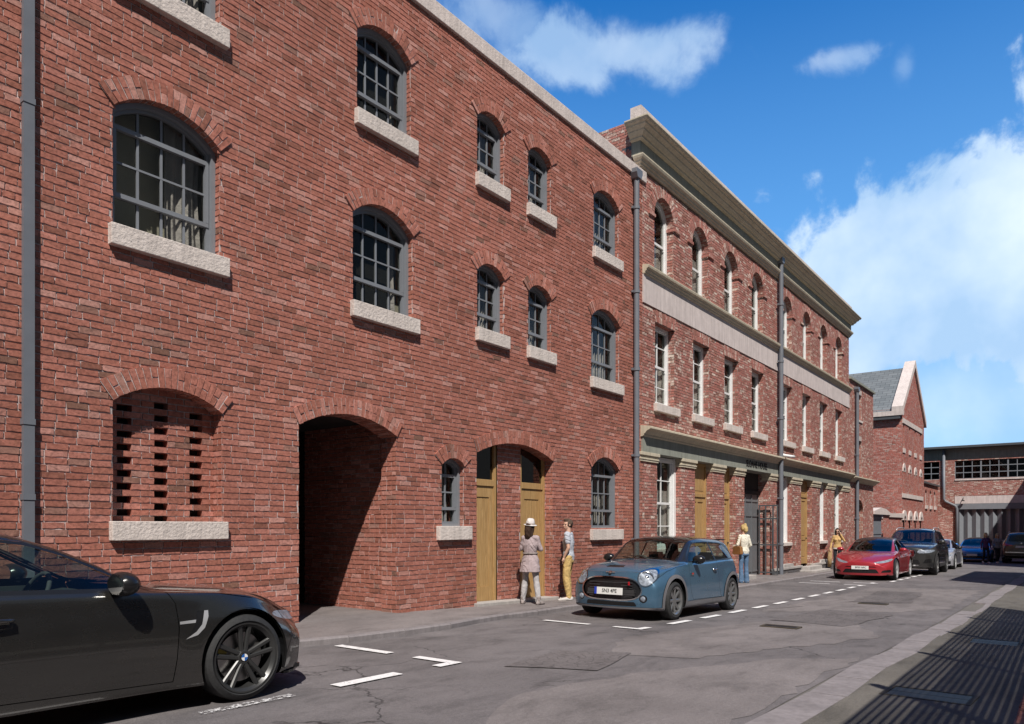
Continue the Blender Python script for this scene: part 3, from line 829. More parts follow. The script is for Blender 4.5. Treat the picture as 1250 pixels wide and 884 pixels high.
# swan neck of the street cornice is part of the pipe look: small white bracket
sn.build('overflow_pipe', M['white'], b2, smooth=True)

# ================================================================ BUILDING THREE (short wing)
b3 = empty('brick_annex', (0,0,0), 0, 'narrow brick annex with two white windows and arched oak door beside the office building', 'building')
ops = [op_lintel(38.5, 39.45, 6.75, 8.0, .25), op_lintel(38.5, 39.45, 4.1, 5.75, .25), op_arch(38.3, 39.75, -1, 2.35, .55, .15)]
B = Bricks(3, .003, .008, 2)
B.wall((0,0,0), (1,0,0), (0,-1,0), 36.9, 42.0, -.6, 8.45, ops)
B.wall((42.0,0,0), (0,1,0), (1,0,0), 0, 8, -.6, 8.45, ())
B.arch_ring(39.025, .725, 2.35, .55, .15, 0, .25, .01)
for a, b, c, d in ((38.5,39.45,6.75,8.0),(38.5,39.45,4.1,5.75),(38.3,39.75,-.6,2.37)): jambs(B, a, b, c, d, .25)
for z in (8.0, 5.75): B.flat([(38.5,0,z),(39.45,0,z),(39.45,.3,z),(38.5,.3,z)], 0)
B.build('wall', [M['brick2'], M['mortar2']], b3)
f = sash_white(b3, 38.5, 39.45, 6.75, 8.0, 0, .2, 80); sill(f, 38.45, 39.5, 6.65, 6.75, -.05, .2)
f = sash_white(b3, 38.5, 39.45, 4.1, 5.75, 0, .2, 81)
cm = MB(); cm.box(36.9, 42.08, -.1, .3, 8.45, 8.55); cm.build('coping', M['fascia'], b3)
moulding(b3, 'street_cornice', [(.0,3.70),(.09,3.76),(.13,3.80),(.22,3.86),(.27,3.90),(.27,3.95),(-.05,4.0),(-.05,3.70)], 36.97, 42.25, 'cream')
dr = MB(); dr.box(38.3, 39.75, .27, .33, -.5, 2.05); dr.box(38.35, 38.5, .24, .3, -.5, 2.05); dr.box(39.55, 39.7, .24, .3, -.5, 2.05); dr.box(38.5, 39.55, .241, .3, 1.9, 2.05); d_ = dr.build('door', M['wood'], b3)
g = MB(); g.box(38.3, 39.75, .29, .31, 2.05, 3.0); g.build('transom_pane', M['glassdark'], d_)
bk = MB(); bk.box(36.95, 41.95, .5, 8, -.5, 3.5); bk.box(36.95, 41.95, 1.3, 8, 3.5, 8.4); bk.build('core', M['pitch'], b3)
downpipe('round_downpipe', 38.0, -.12, 8.1, gz(38)-.05, .075, 'blue-grey downpipe on the narrow brick annex', clips=(2.0, 5.0))

# ================================================================ YARD WALL AND GATE
yd = empty('yard_wall', (0,0,0), 0, 'low brick yard wall with a domed stone cap and a grey plank gate', 'wall')
B = Bricks(4, .003, .008, 2)
B.wall((0,.02,0), (1,0,0), (0,-1,0), 42.0, 49.8, -.7, 2.2, [op_rect(42.15,44.6,-1,2.4)])
B.build('wall', [M['brick3'], M['mortar2']], yd)
c_ = MB(); c_.prism([(42.0,2.25),(46.0,2.25),(46.0,2.38),(44.9,2.56),(43.6,2.62),(42.0,2.42)], 'y', -.08, .4); c_.box(46.0, 49.8, -.06, .4, 2.14, 2.36); c_.build('cap', M['coping'], yd)
g_ = MB()
for k in range(10): g_.box(42.15+.245*k+.01, 42.15+.245*(k+1)-.01, .12, .18, -.6, 2.24)
for z in (0, 1.2, 2.0): g_.box(42.15, 44.6, .09, .13, z, z+.12)
g_.build('gate', M['frame'], yd)

# ================================================================ GABLE BUILDING
b4 = empty('gabled_brick_house', (0,0,0), 0, 'tall red brick house with a steep slate roof and white gable coping', 'building')
GX0, GX1, GXM = 49.8, 57.8, 53.8; ZE = 8.7; ZA = 11.86
def gable(za, zb, brick):   # cut the courses to the gable outline
    zm = (za+zb)/2
    return None
B = Bricks(6, .004, .008, 2)
SL = [51.15, 52.35, 53.55, 54.75, 55.95]
slits = [50.45, 52.4, 54.4, 56.4]
ops = []
for x in slits:
    ops.append(op_rect(x-.22, x+.22, 6.35, 7.86)); ops.append(op_arch(x-.25, x+.25, 3.6, 4.95, .25, .1)); ops.append(op_rect(x-.25, x+.25, -1, 2.0))
def gl(za, zb, brick):
    zm = (za+zb)/2
    if zm < ZE: return None
    return (GX0-1, GX0+(zm-ZE)/(ZA-ZE)*4.0)
def gr(za, zb, brick):
    zm = (za+zb)/2
    if zm < ZE: return None
    return (GX1-(zm-ZE)/(ZA-ZE)*4.0, GX1+1)
B.wall((0,0,0), (1,0,0), (0,-1,0), GX0, GX1, -.8, ZA, ops+[gl, gr], course=.075)
sops = [op_rect(-3.2, -2.6, 4.6, 6.6), op_rect(-2.95,-2.55, 2.2, 4.3)]
B.wall((GX0,0,0), (0,-1,0), (-1,0,0), -9, 0, -.8, ZE, [op_rect(-4.6,-4.3,5.0,8.0), op_rect(-4.8,-4.0,2.3,4.9)])
for x in slits:
    jambs(B, x-.22, x+.22, 6.35, 7.86, .2); jambs(B, x-.25, x+.25, 3.6, 4.95, .2)
B.wall((0,0,0), (1,0,0), (0,-1,0), 0, .01, 0, .02, ())
B.build('wall', [M['brick3'], M['mortar2']], b4)
dk = MB(); dk.box(GX0+.2, GX1-.2, .22, .3, -.7, 8.6); dk.box(GX0+.22, GX0+.3, .4, 8.5, -.7, 8.6); dk.build('core', M['pitch'], b4)
tm = MB()
for x in slits:
    tm.box(x-.36, x+.36, -.05, .2, 6.08, 6.36)
    tm.ringstrip([(x+.48*math.cos(a), 4.95+.50*math.sin(a)) for a in np.linspace(0, PI, 9)], [(x+.25*math.cos(a), 4.95+.25*math.sin(a)) for a in np.linspace(0, PI, 9)], 'y', -.05, .1, closed=False)
    tm.ringstrip([(x+.66*math.cos(a), 2.0+.60*math.sin(a)) for a in np.linspace(0, PI, 9)], [(x+.3*math.cos(a), 2.0+.28*math.sin(a)) for a in np.linspace(0, PI, 9)], 'y', -.08, .1, closed=False)
tm.box(49.95, 56.9, -.05, .15, 7.86, 8.16); tm.box(49.85, 57.2, -.06, .2, 3.36, 3.62); 
tm.box(GX0-.05, 49.95, -.081, 1.6, 2.1, 2.4)
tm.build('stone_trim', M['coping'], b4)
for x in slits:
    for z0, z1 in ((6.36, 7.86), (3.6, 5.2)):
        w_ = MB(); w_.box(x-.2, x+.2, .16, .2, z0, z1); w_.box(x-.02, x+.02, .13, .17, z0, z1); w_.build('window', M['darkpaint'], b4)
def slate_mat():
    m, nt, out = newmat('slate_roof'); L = nt.links
    t = N(nt, 'ShaderNodeTexCoord'); mp = N(nt, 'ShaderNodeMapping'); L.new(t.outputs['UV'], mp.inputs[0])
    b = N(nt, 'ShaderNodeTexBrick'); L.new(mp.outputs[0], b.inputs['Vector'])
    b.inputs['Color1'].default_value = (.13,.145,.155,1); b.inputs['Color2'].default_value = (.19,.205,.215,1); b.inputs['Mortar'].default_value = (.05,.055,.06,1)
    b.inputs['Scale'].default_value = 1; b.inputs['Mortar Size'].default_value = .012; b.inputs['Brick Width'].default_value = .55; b.inputs['Row Height'].default_value = .28; b.inputs['Bias'].default_value = -.1
    principled(nt, out, b.outputs[0], .7, 0, bump(nt, b.outputs['Fac'], -.6, .03), .4); return m
M['slate'] = slate_mat()
rm = bpy.data.meshes.new('roof'); 
sl = math.hypot(4.0, ZA-ZE)
# the ridge runs away from the street
rv = [(GX0-.25,.25,ZE-.22),(GXM,.25,ZA+.02),(GXM,14,ZA+.02),(GX0-.25,14,ZE-.22),(GX1+.25,.25,ZE-.22),(GX1+.25,14,ZE-.22)]
rm.from_pydata(rv, [], [(0,1,2,3),(1,4,5,2)]); uvl = rm.uv_layers.new(name='UVMap')
for p in rm.polygons:
    for li, vi in zip(p.loop_indices, p.vertices):
        v = rm.vertices[vi].co; uvl.data[li].uv = (v.y, abs(v.x-GXM)*sl/4)
rm.materials.append(M['slate']); ro = bpy.data.objects.new('roof', rm); link(ro, b4)
cpg = MB()
for sx in (-1, 1):
    a = (GXM+sx*4.3, ZE-.30); b = (GXM, ZA-.02); a2 = (GXM+sx*4.3, ZE+.12); b2_ = (GXM, ZA+.42)
    cpg.prism([a, b, b2_, a2] if sx < 0 else [a, a2, b2_, b], 'y', -.12, .5)
cpg.box(GX0-.32, GX0+.05, -.11, 9, ZE-.42, ZE-.14)
cpg.build('gable_coping', M['coping'], b4)
gt_ = MB(); gt_.box(GX0-.28, GX0-.05, .05, 9, ZE-.62, ZE-.43); gt_.build('gutter', M['darkpaint'], b4)
for q_ in ((4.3,4.6,5.0,8.0),(4.0,4.8,2.3,4.9)): ws = MB(); ws.box(GX0-.03, GX0+.1, *q_); ws.build('window', M['darkpaint'], b4)
for q_ in ((4.2,4.7,4.7,5.0),(4.2,4.7,8.0,8.35),(3.9,4.9,1.85,2.28)): ws = MB(); ws.box(GX0-.08, GX0+.1, *q_); ws.build('sill', M['coping'], b4)

# ================================================================ LOW WING
b5 = empty('low_brick_wing', (0,0,0), 0, 'low red brick wing with small arched windows between the gabled house and the garage', 'building')
B = Bricks(8, .004, .008, 2); lw = [59.0, 60.95, 62.9]; ops = []
for x in lw: ops += [op_arch(x-.27, x+.27, 3.1, 3.95, .26, .08), op_rect(x-.27, x+.27, -1, 1.2)]
B.wall((0,.05,0), (1,0,0), (0,-1,0), GX1, 64.5, -.8, 4.6, ops)
for x in lw: jambs(B, x-.27, x+.27, 3.1, 3.95, .25)
B.build('wall', [M['brick3'], M['mortar2']], b5)
m_ = MB(); m_.box(GX1, 64.4, .3, .4, -.8, 4.55); m_.build('core', M['pitch'], b5)
m_ = MB(); m_.box(GX1, 64.45, -.08, .5, 4.6, 4.72); m_.build('coping', M['darkpaint'], b5)
for x in lw: m_ = MB(); m_.box(x-.38, x+.38, -.04, .25, 2.85, 3.1); m_.build('sill', M['coping'], b5)

# ================================================================ GARAGE AT THE END OF THE STREET
b6 = empty('garage_building', (0,0,0), 0, 'wide brick garage closing the street with a steel window strip and grey folding doors', 'building')
EX = 64.6
B = Bricks(10, .004, .008, 2)
Y0, Y1 = -26.0, 14.0     # u runs along -Y so that u = -y
fo = [op_rect(1.05, 22, -1, 3.9-.0), op_rect(1.05, 30, 5.15, 6.55), op_rect(-14, 0.05, 5.15, 6.55), op_rect(-14, 30, 6.62, 9)]
B.wall((EX,0,0), (0,-1,0), (-1,0,0), -14, 26, -.8, 6.65, fo)
B.build('wall', [M['brick2'], M['mortar2']], b6)
m_ = MB(); m_.box(EX+.02, EX+.25, -26, 14, 6.62, 7.45); m_.build('fascia', M['fascia'], b6)
m_ = MB(); m_.box(EX-.5, EX+20, -26, 14, 7.46, 7.62); m_.build('roof_edge', M['darkpaint'], b6)
m_ = MB(); m_.box(EX-.03, EX+.25, -22, -1.05, 3.32, 3.88); m_.build('lintel', M['band'], b6)
m_ = MB(); m_.box(EX-.06, EX+.25, -22, -1.05, 2.90, 3.31); m_.build('steel_beam', M['frame'], b6)
m_ = MB(); m_.box(EX-.05, EX+.12, -26, -1.05, 5.05, 5.15); m_.build('sill', M['coping'], b6)
fd = MB(); y = -1.05; k = 0
zz = []
while y > -22:
    zz.append((EX+(.05 if k % 2 else .27), y)); y -= (.29 if k % 2 == 0 else .24); k += 1
vs = []; 
for (x, y) in zz: vs += [(x, y, -.5), (x, y, 2.95)]
fd.add(vs, [(2*i, 2*i+2, 2*i+3, 2*i+1) for i in range(len(zz)-1)]); fd.build('folding_door', M['frame'], b6)
for (ya, yb, nm) in ((-26, -1.05, 0), (-.05, 14, 1)):
    w_ = MB(); n = int((yb-ya)/.55)
    for i in range(n+1):
        t = .045 if i % 3 else .09
        yy = ya+(yb-ya)*i/n; w_.box(EX+.05, EX+.14, yy-t/2, yy+t/2, 5.15, 6.6)
    for z in (5.18, 5.63, 6.1, 6.57): w_.box(EX+.051, EX+.139, ya, yb, z-.03, z+.03)
    wo = w_.build('window', M['frame'], b6)
    g = MB(); g.box(EX+.09, EX+.095, ya, yb, 5.15, 6.6); g.build('pane', M['glass'], wo)
m_ = MB(); m_.box(EX+.9, EX+1.0, -26, 14, 5.0, 7.4); m_.box(EX+.5, EX+.6, -26, 14, -.6, 5.0); m_.box(EX+.3, EX+1, -26, 14, 6.7, 6.8); m_.build('core', M['pitch'], b6)
pp = MB(); pp.tube([(0,0,7.4),(0,0,3.7),(0,-.1,3.5),(0,-.75,3.15),(0,-.85,2.95),(0,-.85,-.5)], .1, 10)
pp.build('drainpipe', M['pipe'], b6, smooth=True).location = (EX-.14, -.35, 0)
lp = MB(); lp.tube([(EX, -1.6, 3.75), (EX-.25, -1.6, 3.7)], .03, 6); lp.lathe([(.02,.12),(.13,.02),(.14,0)], 'z', (EX-.28, -1.6, 3.5), 12); lp.build('wall_lamp', M['pitch'], b6)

# ================================================================ OPPOSITE SIDE (beside and behind the camera, seen in reflections and as shadows)
fn = empty('slatted_fence', (0,0,0), 0, 'tall dark slatted steel fence on the near pavement', 'fence')
zf = .2
for k in range(9):
    p = MB(); x = 4.95+2.68*(k-5)
    p.box(x-.04, x+.04, -9.28, -9.2, -.3, 4.15); p.build('post', M['darkpaint'], fn)
s_ = MB(); zc_ = .35
rr_ = random.Random(5)
while zc_ < 3.75:
    h = .095 if zc_ < 3.2 else .08; s_.box(-8.5, 16.0, -9.184, -9.18, zc_, zc_+h); zc_ += h + (.014 if zc_ < 3.1 else .03)
s_.build('slats', M['darkpaint'], fn)
oa = empty('brick_workshop', (0,0,0), 0, 'low brick workshop on the near side of the street', 'building')
B = Bricks(12, .003, .008, 2)
B.wall((0,-8.2,0), (-1,0,0), (0,1,0), -34.0, -25.5, -.6, 5.6, [op_rect(-33,-31,1,3.5), op_rect(-29,-27,1,3.5)], course=.15, length=.45)
B.build('wall', [M['brick'], M['mortar']], oa)
m_ = MB(); m_.box(25.5, 34, -16, -8.23, -.6, 5.6); m_.build('core', M['darkpaint'], oa)
ob = empty('brick_mill', (0,0,0), 0, 'tall brick mill on the near side of the street end', 'building')
B = Bricks(13, .003, .008, 2)
B.wall((0,-8.2,0), (-1,0,0), (0,1,0), -64, -42, -.6, 10.1, [op_rect(-62+k*4,-60+k*4,2+3.5*j,4.4+3.5*j) for k in range(5) for j in range(2)], course=.15, length=.45)
B.build('wall', [M['brick'], M['mortar']], ob)
m_ = MB(); m_.box(42, 64, -20, -8.25, -.6, 10.0); m_.build('core', M['darkpaint'], ob)
m_ = MB()
# low brick wall beside the camera
lwall = empty('low_brick_wall', (0,0,0), 0, 'low red brick garden wall beside the near pavement at the bottom right corner', 'wall')
B = Bricks(14, .004, .01, 4); zt = .25
B.wall((0,-8.14,0), (-1,0,0), (0,1,0), -9.0, 2.0, -.2, zt+.001, ())
r_ = random.Random(3); x = -2.0
while x < 9.0:
    L_ = .105
    B.quad((x+.004,-8.38,zt),(x+L_-.004,-8.38,zt),(x+L_-.004,-8.15,zt),(x+.004,-8.15,zt), 0, .0, .03, (0,0,1), 3)
    x += L_
B.wall((9.0,0,0), (0,1,0), (1,0,0), -8.36, -8.14, -.2, zt, ())
B.build('wall', [M['brick'], M['mortar']], lwall)
m_ = MB(); m_.box(-2, 8.99, -8.36, -8.15, -.2, zt-.012); m_.build('mortar_core', M['mortar'], lwall)
# ================================================================ GROUND
def asphalt(name, base, patchy=True, light=1.0, crackle=False):
    m, nt, out = newmat(name); L = nt.links; v = coords(nt)
    n1 = noise(nt, v, .35, 5, .6, .6); c = ramp_out(nt, n1, [(.3, [x*.74 for x in base]), (.52, base), (.75, [min(1, x*1.28) for x in base])])
    n2 = noise(nt, coords(nt, (1.0, 2.2, 1)), 1.3, 7, .7, .4); c = mixc(nt, 1, c, ramp_out(nt, n2, [(.28, .62), (.5, 1.0), (.75, 1.16)]), 'MULTIPLY')
    # aggregate
    n3 = noise(nt, v, 110, 2, .8); c = mixc(nt, 1, c, ramp_out(nt, n3, [(.3, .72), (.5, 1.0), (.7, 1.3)]), 'MULTIPLY')
    n4 = noise(nt, v, 30, 5, .8); c = mixc(nt, 1, c, ramp_out(nt, n4, [(.3, .82), (.7, 1.14)]), 'MULTIPLY')
    if patchy:
        # oil stains
        n5 = noise(nt, v, .9, 6, .65, 1.2); s = ramp_out(nt, n5, [(.60, 0), (.74, .55)]); c = mixc(nt, s, c, [x*.42 for x in base])
        # cracks
        vv = N(nt, 'ShaderNodeTexVoronoi', feature='DISTANCE_TO_EDGE'); vv.inputs['Scale'].default_value = .55
        nz = N(nt, 'ShaderNodeTexNoise'); nz.inputs['Scale'].default_value = 2.5; nz.inputs['Detail'].default_value = 6; L.new(v, nz.inputs['Vector'])
        ad = N(nt, 'ShaderNodeVectorMath', operation='MULTIPLY_ADD'); L.new(nz.outputs['Color'], ad.inputs[0]); ad.inputs[1].default_value = (.5,.5,.5); L.new(v, ad.inputs[2]); L.new(ad.outputs[0], vv.inputs['Vector'])
        cr = ramp_out(nt, vv.outputs['Distance'], [(.0, .85), (.007, 0)])
        ms = ramp_out(nt, noise(nt, v, .6, 3), [(.5, 0), (.6, 1)])
        mm = N(nt, 'ShaderNodeMath', operation='MULTIPLY'); L.new(cr, mm.inputs[0]); L.new(ms, mm.inputs[1])
        c = mixc(nt, mm.outputs[0], c, (.012,.011,.011))
    if crackle:
        vc = N(nt, 'ShaderNodeTexVoronoi', feature='DISTANCE_TO_EDGE'); vc.inputs['Scale'].default_value = 9; L.new(v, vc.inputs['Vector'])
        c = mixc(nt, ramp_out(nt, vc.outputs['Distance'], [(.0, .6), (.07, 0)]), c, (.035,.03,.03))
    nb = bump(nt, n3, .55, .006, bump(nt, n4, .5, .012, bump(nt, n2, .25, .03)))
    principled(nt, out, c, .88, 0, nb, .3); return m
M['road'] = asphalt('worn_asphalt', (.150,.136,.138))
M['road_pale'] = asphalt('pale_asphalt_patch', (.185,.165,.163), False)
M['road_dark'] = asphalt('dark_asphalt_patch', (.142,.127,.127), False, crackle=True)
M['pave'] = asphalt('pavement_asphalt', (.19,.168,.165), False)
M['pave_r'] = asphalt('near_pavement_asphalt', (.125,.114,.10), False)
M['earth'] = simple('distant_ground', (.12,.11,.10), .95, var=.2, nscale=.5)
def paint_mat(name='worn_white_road_paint', wear=.40):
    m, nt, out = newmat(name); L = nt.links; v = coords(nt)
    n = noise(nt, v, 45, 5, .8); n2 = noise(nt, v, 6, 5, .7)
    c = ramp_out(nt, n, [(.33, (.42,.40,.40)), (.45, (.74,.72,.72)), (.7, (.80,.79,.79))])
    a = ramp_out(nt, n2, [(.30, .35), (.42, 1)])
    c = mixc(nt, a, (.3,.28,.28), c)
    p = principled(nt, out, c, .8, 0, bump(nt, n, .5, .005), .3)
    n3 = noise(nt, v, 28, 8, .82); al = ramp_out(nt, n3, [(wear-.02, 0), (wear+.02, 1)]); tr = N(nt, 'ShaderNodeBsdfTransparent'); ms = N(nt, 'ShaderNodeMixShader')
    L.new(al, ms.inputs[0]); L.new(tr.outputs[0], ms.inputs[1]); L.new(p.outputs[0], ms.inputs[2]); L.new(ms.outputs[0], out.inputs['Surface']); return m
M['paint'] = paint_mat(); M['paintworn'] = paint_mat('badly_worn_road_paint', .53)

def sheet(name, x0, x1, yfa, yfb, zf, mat, nx=60, ny=2, kind='structure', skirt=0, xs=None):
    xs = xs or [x0+(x1-x0)*i/nx for i in range(nx+1)]; mb = MB(); vs = []
    for x in xs:
        for j in range(ny+1):
            t = j/ny; y = yfa(x)+(yfb(x)-yfa(x))*t; vs.append((x, y, zf(x, y)))
    k = ny+1; fs = [(i*k+j, (i+1)*k+j, (i+1)*k+j+1, i*k+j+1) for i in range(len(xs)-1) for j in range(ny)]
    mb.add(vs, fs); o = mb.build(name, mat); tag(o, kind=kind); return o
XS = sorted(set([-300,-120,-60]+[x for x, _ in GT if -31 < x < 66]+[-30+i*.5 for i in range(200)]+[70,120,300,600]))
sheet('ground', 0, 0, lambda x: -500, lambda x: 500, lambda x, y: rz(x)-.006, M['earth'], xs=XS, ny=1)
XR = [x for x in XS if -60 <= x <= 66]
RK = -6.62   # near kerb, street side
sheet('road', 0, 0, lambda x: RK, lambda x: ky(x)-.0, lambda x, y: rz(x) + .0, M['road'], xs=XR, ny=4)
def pz(x, y):  # pavement falls slightly to the kerb
    t = min(1, max(0, (-y)/1.2)); return gz(x) - .025*t
sheet('pavement', 0, 0, lambda x: ky(x)+.12, lambda x: (1.3 if x > 42 and x < 49.8 else (9 if 6.2 < x < 8.4 else .6)), lambda x, y: pz(x, y), M['pave'], xs=[x for x in XR if x <= 64.5], ny=12)
def kerbstones(name, yf, w, top, x0, x1, L, mat, h=.3, gap=.006):
    mb = MB(); x = x0
    r = random.Random(4)
    while x < x1:
        a, b = x+gap, x+L-gap; ya, yb = yf(a), yf(b); j = r.uniform(-.004, .004)
        za, zb = top(a)+j, top(b)+j
        e = .018
        vs = [(a,ya,za-h),(b,yb,zb-h),(b,yb+w,zb-h),(a,ya+w,za-h),(a,ya,za-e),(b,yb,zb-e),(b,yb+e,zb),(a,ya+e,za),(b,yb+w,zb),(a,ya+w,za)]
        mb.add(vs, [(0,1,5,4),(4,5,6,7),(7,6,8,9),(9,8,2,3),(0,4,7,9,3),(1,2,8,6,5)]); x += L
    o = mb.build(name, mat); tag(o, kind='structure'); return o
kerbstones('far_kerb', lambda x: ky(x), .125, lambda x: pz(x, -1.2)+.004, -30, 64, .9, M['kerb'])
# near kerb: wide flat stones, flush
def nk(x): return RK-.30 + (.02*math.sin(x*1.7)+.015*math.sin(x*.6+1)) - (.004*x)
def nearkerb():
    mb = MB(); r = random.Random(8); x = -20.0
    while x < 60:
        L = r.uniform(.8, 1.15); a, b = x+.004, x+L-.004; w0, w1 = .30, .30
        if 16.6 < x < 18.3: w0 = w1 = .10
        j = r.uniform(-.004, .004); z = .022+j
        jy = r.uniform(-.012, .012)
        ya, yb = nk(a)+jy, nk(b)+jy
        vs = []
        for (xx, yy, zz) in ((a, ya, 0), (b, yb, 0), (b, yb+w1, 0), (a, ya+w0, 0)): vs.append((xx, yy, rz(xx)-.1))
        for (xx, yy, zz) in ((a, ya, 0), (b, yb, 0), (b, yb+w1, 0), (a, ya+w0, 0)): vs.append((xx, yy, rz(xx)+z))
        mb.add(vs, [(4,5,6,7),(0,1,5,4),(1,2,6,5),(2,3,7,6),(3,0,4,7)]); x += L
    o = mb.build('near_kerb', M['kerb']); tag(o, kind='structure')
nearkerb()
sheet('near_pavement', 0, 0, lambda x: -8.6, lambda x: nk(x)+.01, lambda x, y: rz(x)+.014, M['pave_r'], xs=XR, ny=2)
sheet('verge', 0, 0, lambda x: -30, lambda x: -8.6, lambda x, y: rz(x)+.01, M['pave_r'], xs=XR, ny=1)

# road patches (real repairs in the asphalt)
def blob(name, pts, mat, dz=.004, kind='structure', rough=.0):
    mb = MB(); 
    # subdivide outline, wobble
    r = random.Random(len(pts)*7+int(abs(pts[0][0]*10))); P_ = []
    for (a, b) in zip(pts, pts[1:]+pts[:1]):
        n = max(2, int(math.hypot(b[0]-a[0], b[1]-a[1])/.25))
        for i in range(n): P_.append((a[0]+(b[0]-a[0])*i/n+r.uniform(-rough, rough), a[1]+(b[1]-a[1])*i/n+r.uniform(-rough, rough)))
    cx = sum(p[0] for p in P_)/len(P_); cy = sum(p[1] for p in P_)/len(P_)
    vs = [(cx, cy, rz(cx)+dz)]; n = len(P_); K = 5
    for k in range(1, K+1):
        for p in P_:
            x = cx+(p[0]-cx)*k/K; y = cy+(p[1]-cy)*k/K; vs.append((x, y, rz(x)+dz))
    fs = [(0, 1+i, 1+(i+1) % n) for i in range(n)]
    for k in range(K-1):
        for i in range(n): j = (i+1) % n; fs.append((1+k*n+i, 1+(k+1)*n+i, 1+(k+1)*n+j, 1+k*n+j))
    mb.add(vs, fs); o = mb.build(name, mat); tag(o, kind=kind); return o
blob('pale_road_repair', [(7.2,-4.3),(8.6,-3.75),(10.5,-3.9),(12.4,-4.4),(13.0,-5.6),(11.5,-6.3),(9.4,-5.7),(7.6,-5.2)], M['road_pale'], .004, rough=.08)
blob('pale_road_strip', [(5.0,-4.8),(6.6,-5.2),(8.2,-5.9),(9.0,-6.55),(4.0,-6.55),(3.4,-5.4)], M['road_pale'], .004, rough=.06)
blob('dark_road_repair', [(5.9,-3.9),(7.1,-3.75),(7.5,-4.5),(6.3,-4.75)], M['road_dark'], .009, rough=.02)
blob('dark_road_repair', [(12.6,-4.4),(15.3,-4.5),(15.1,-5.8),(12.4,-5.6)], M['road_dark'], .009, rough=.05)
blob('dark_road_repair', [(17.5,-4.5),(21.5,-4.3),(21.8,-5.3),(18,-5.6)], M['road_dark'], .009, rough=.06)
blob('pale_road_strip', [(14,-3.7),(23,-3.8),(24,-6.4),(17,-6.4),(15.6,-5.6)], M['road_pale'], .003, rough=.08)

def mark(name, P_, dz=.013, mt='paint'):
    mb = MB(); n = 4
    (a, b, c, d) = P_; vs = []
    for i in range(n+1):
        t = i/n
        for (p, q) in ((a, b), (d, c)):
            x = p[0]+(q[0]-p[0])*t; y = p[1]+(q[1]-p[1])*t; vs.append((x, y, rz(x)+dz))
    mb.add(vs, [(2*i, 2*i+2, 2*i+3, 2*i+1) for i in range(n)]); o = mb.build(name, M[mt]); tag(o, kind='structure'); return o
def hbar(x, y0, y1, w=.12): mark('parking_marking', [(x-w/2,y0),(x-w/2,y1),(x+w/2,y1),(x+w/2,y0)])
def dash(x0, x1, y=-3.40, w=.12, mt='paint'): mark('parking_marking', [(x0,y-w/2),(x1,y-w/2),(x1,y+w/2),(x0,y+w/2)], mt=mt)
hbar(5.72,-2.46,-1.58); hbar(5.72,-3.46,-2.85); dash(5.45,5.655)
dash(4.2,4.95,-3.38,.14); dash(2.95,3.75,-3.40,.10,'paintworn')
for x in (1.7, .45): dash(x, x+.75)
hbar(9.75,-2.56,-1.72); hbar(9.75,-3.46,-2.98); dash(9.815,10.05)
x = 10.72
while x < 21.0: dash(x, x+.74, -3.42); x += 1.262
hbar(23.7,-2.5,-1.6); hbar(23.7,-3.5,-2.9); dash(22.1, 22.8); dash(23.3,23.635)
hbar(24.9,-2.5,-1.6); hbar(24.9,-3.6,-2.9); dash(24.965,25.3)
x = 26.2
while x < 40: dash(x, x+.74, -3.72); x += 1.262
for x in (42.6,): hbar(x,-3.6,-1.6)
# manhole covers
def iron():
    m, nt, out = newmat('cast_iron_cover'); L = nt.links; v = coords(nt)
    b = N(nt, 'ShaderNodeTexVoronoi'); b.inputs['Scale'].default_value = 26; b.inputs['Randomness'].default_value = 0; L.new(v, b.inputs['Vector'])
    r = ramp_out(nt, b.outputs['Distance'], [(.3, (.075,.07,.065)), (.5, (.03,.028,.026))])
    principled(nt, out, r, .55, .6, bump(nt, b.outputs['Distance'], -.8, .01), .5); return m
M['iron'] = iron()
M['rim'] = simple('rusty_rim', (.06,.048,.032), .8, var=.3)
def cover(x, y, lx, ly, label, rot=0, dz=.016):
    e = empty('manhole_cover', (x, y, rz(x)+dz-.02), rot, label, 'manhole cover')
    a = MB(); a.ringstrip([(-lx,-ly),(lx,-ly),(lx,ly),(-lx,ly)], [(-lx+.035,-ly+.035),(lx-.035,-ly+.035),(lx-.035,ly-.035),(-lx+.035,ly-.035)], 'z', 0, .026); a.build('frame', M['rim'], e)
    b = MB(); b.box(-lx+.04, -.005, -ly+.04, ly-.04, 0, .022); b.box(.005, lx-.04, -ly+.04, ly-.04, 0, .022); b.build('plate', M['iron'], e)
cover(7.05, -7.5, .22, .33, 'rectangular iron cover with rusty rim in the shaded near pavement', -.05)
cover(11.6, -4.85, .14, .28, 'small dark iron cover in the middle of the road near the blue hatchback')
cover(17.3, -5.0, .14, .28, 'small dark iron cover further up the road before the red car')
cover(11.7, -7.6, .3, .3, 'second iron cover further along the shaded near pavement')

# ================================================================ WORLD, SUN, CAMERA
SUN = Vector((1.05, 1.0, -1.80)).normalized()
elev = math.asin(-SUN.z); az = math.atan2(-SUN.y, -SUN.x)      # direction towards the sun, from +X ccw
w = bpy.data.worlds.new('World'); scene.world = w; w.use_nodes = True; nt = w.node_tree; nt.nodes.clear(); L = nt.links
sky = N(nt, 'ShaderNodeTexSky', sky_type='NISHITA'); sky.sun_disc = False; sky.sun_elevation = elev; sky.sun_rotation = PI/2 - az
sky.altitude = 200; sky.air_density = 1.0; sky.dust_density = .4; sky.ozone_density = 3.0
g = N(nt, 'ShaderNodeTexCoord'); D_ = g.outputs['Generated']
hs = N(nt, 'ShaderNodeHueSaturation'); hs.inputs['Saturation'].default_value = 1.5; hs.inputs['Value'].default_value = 1.3; hs.inputs['Hue'].default_value = .508
L.new(sky.outputs[0], hs.inputs['Color'])
F_ = 910.; TH = math.atan(693/F_)
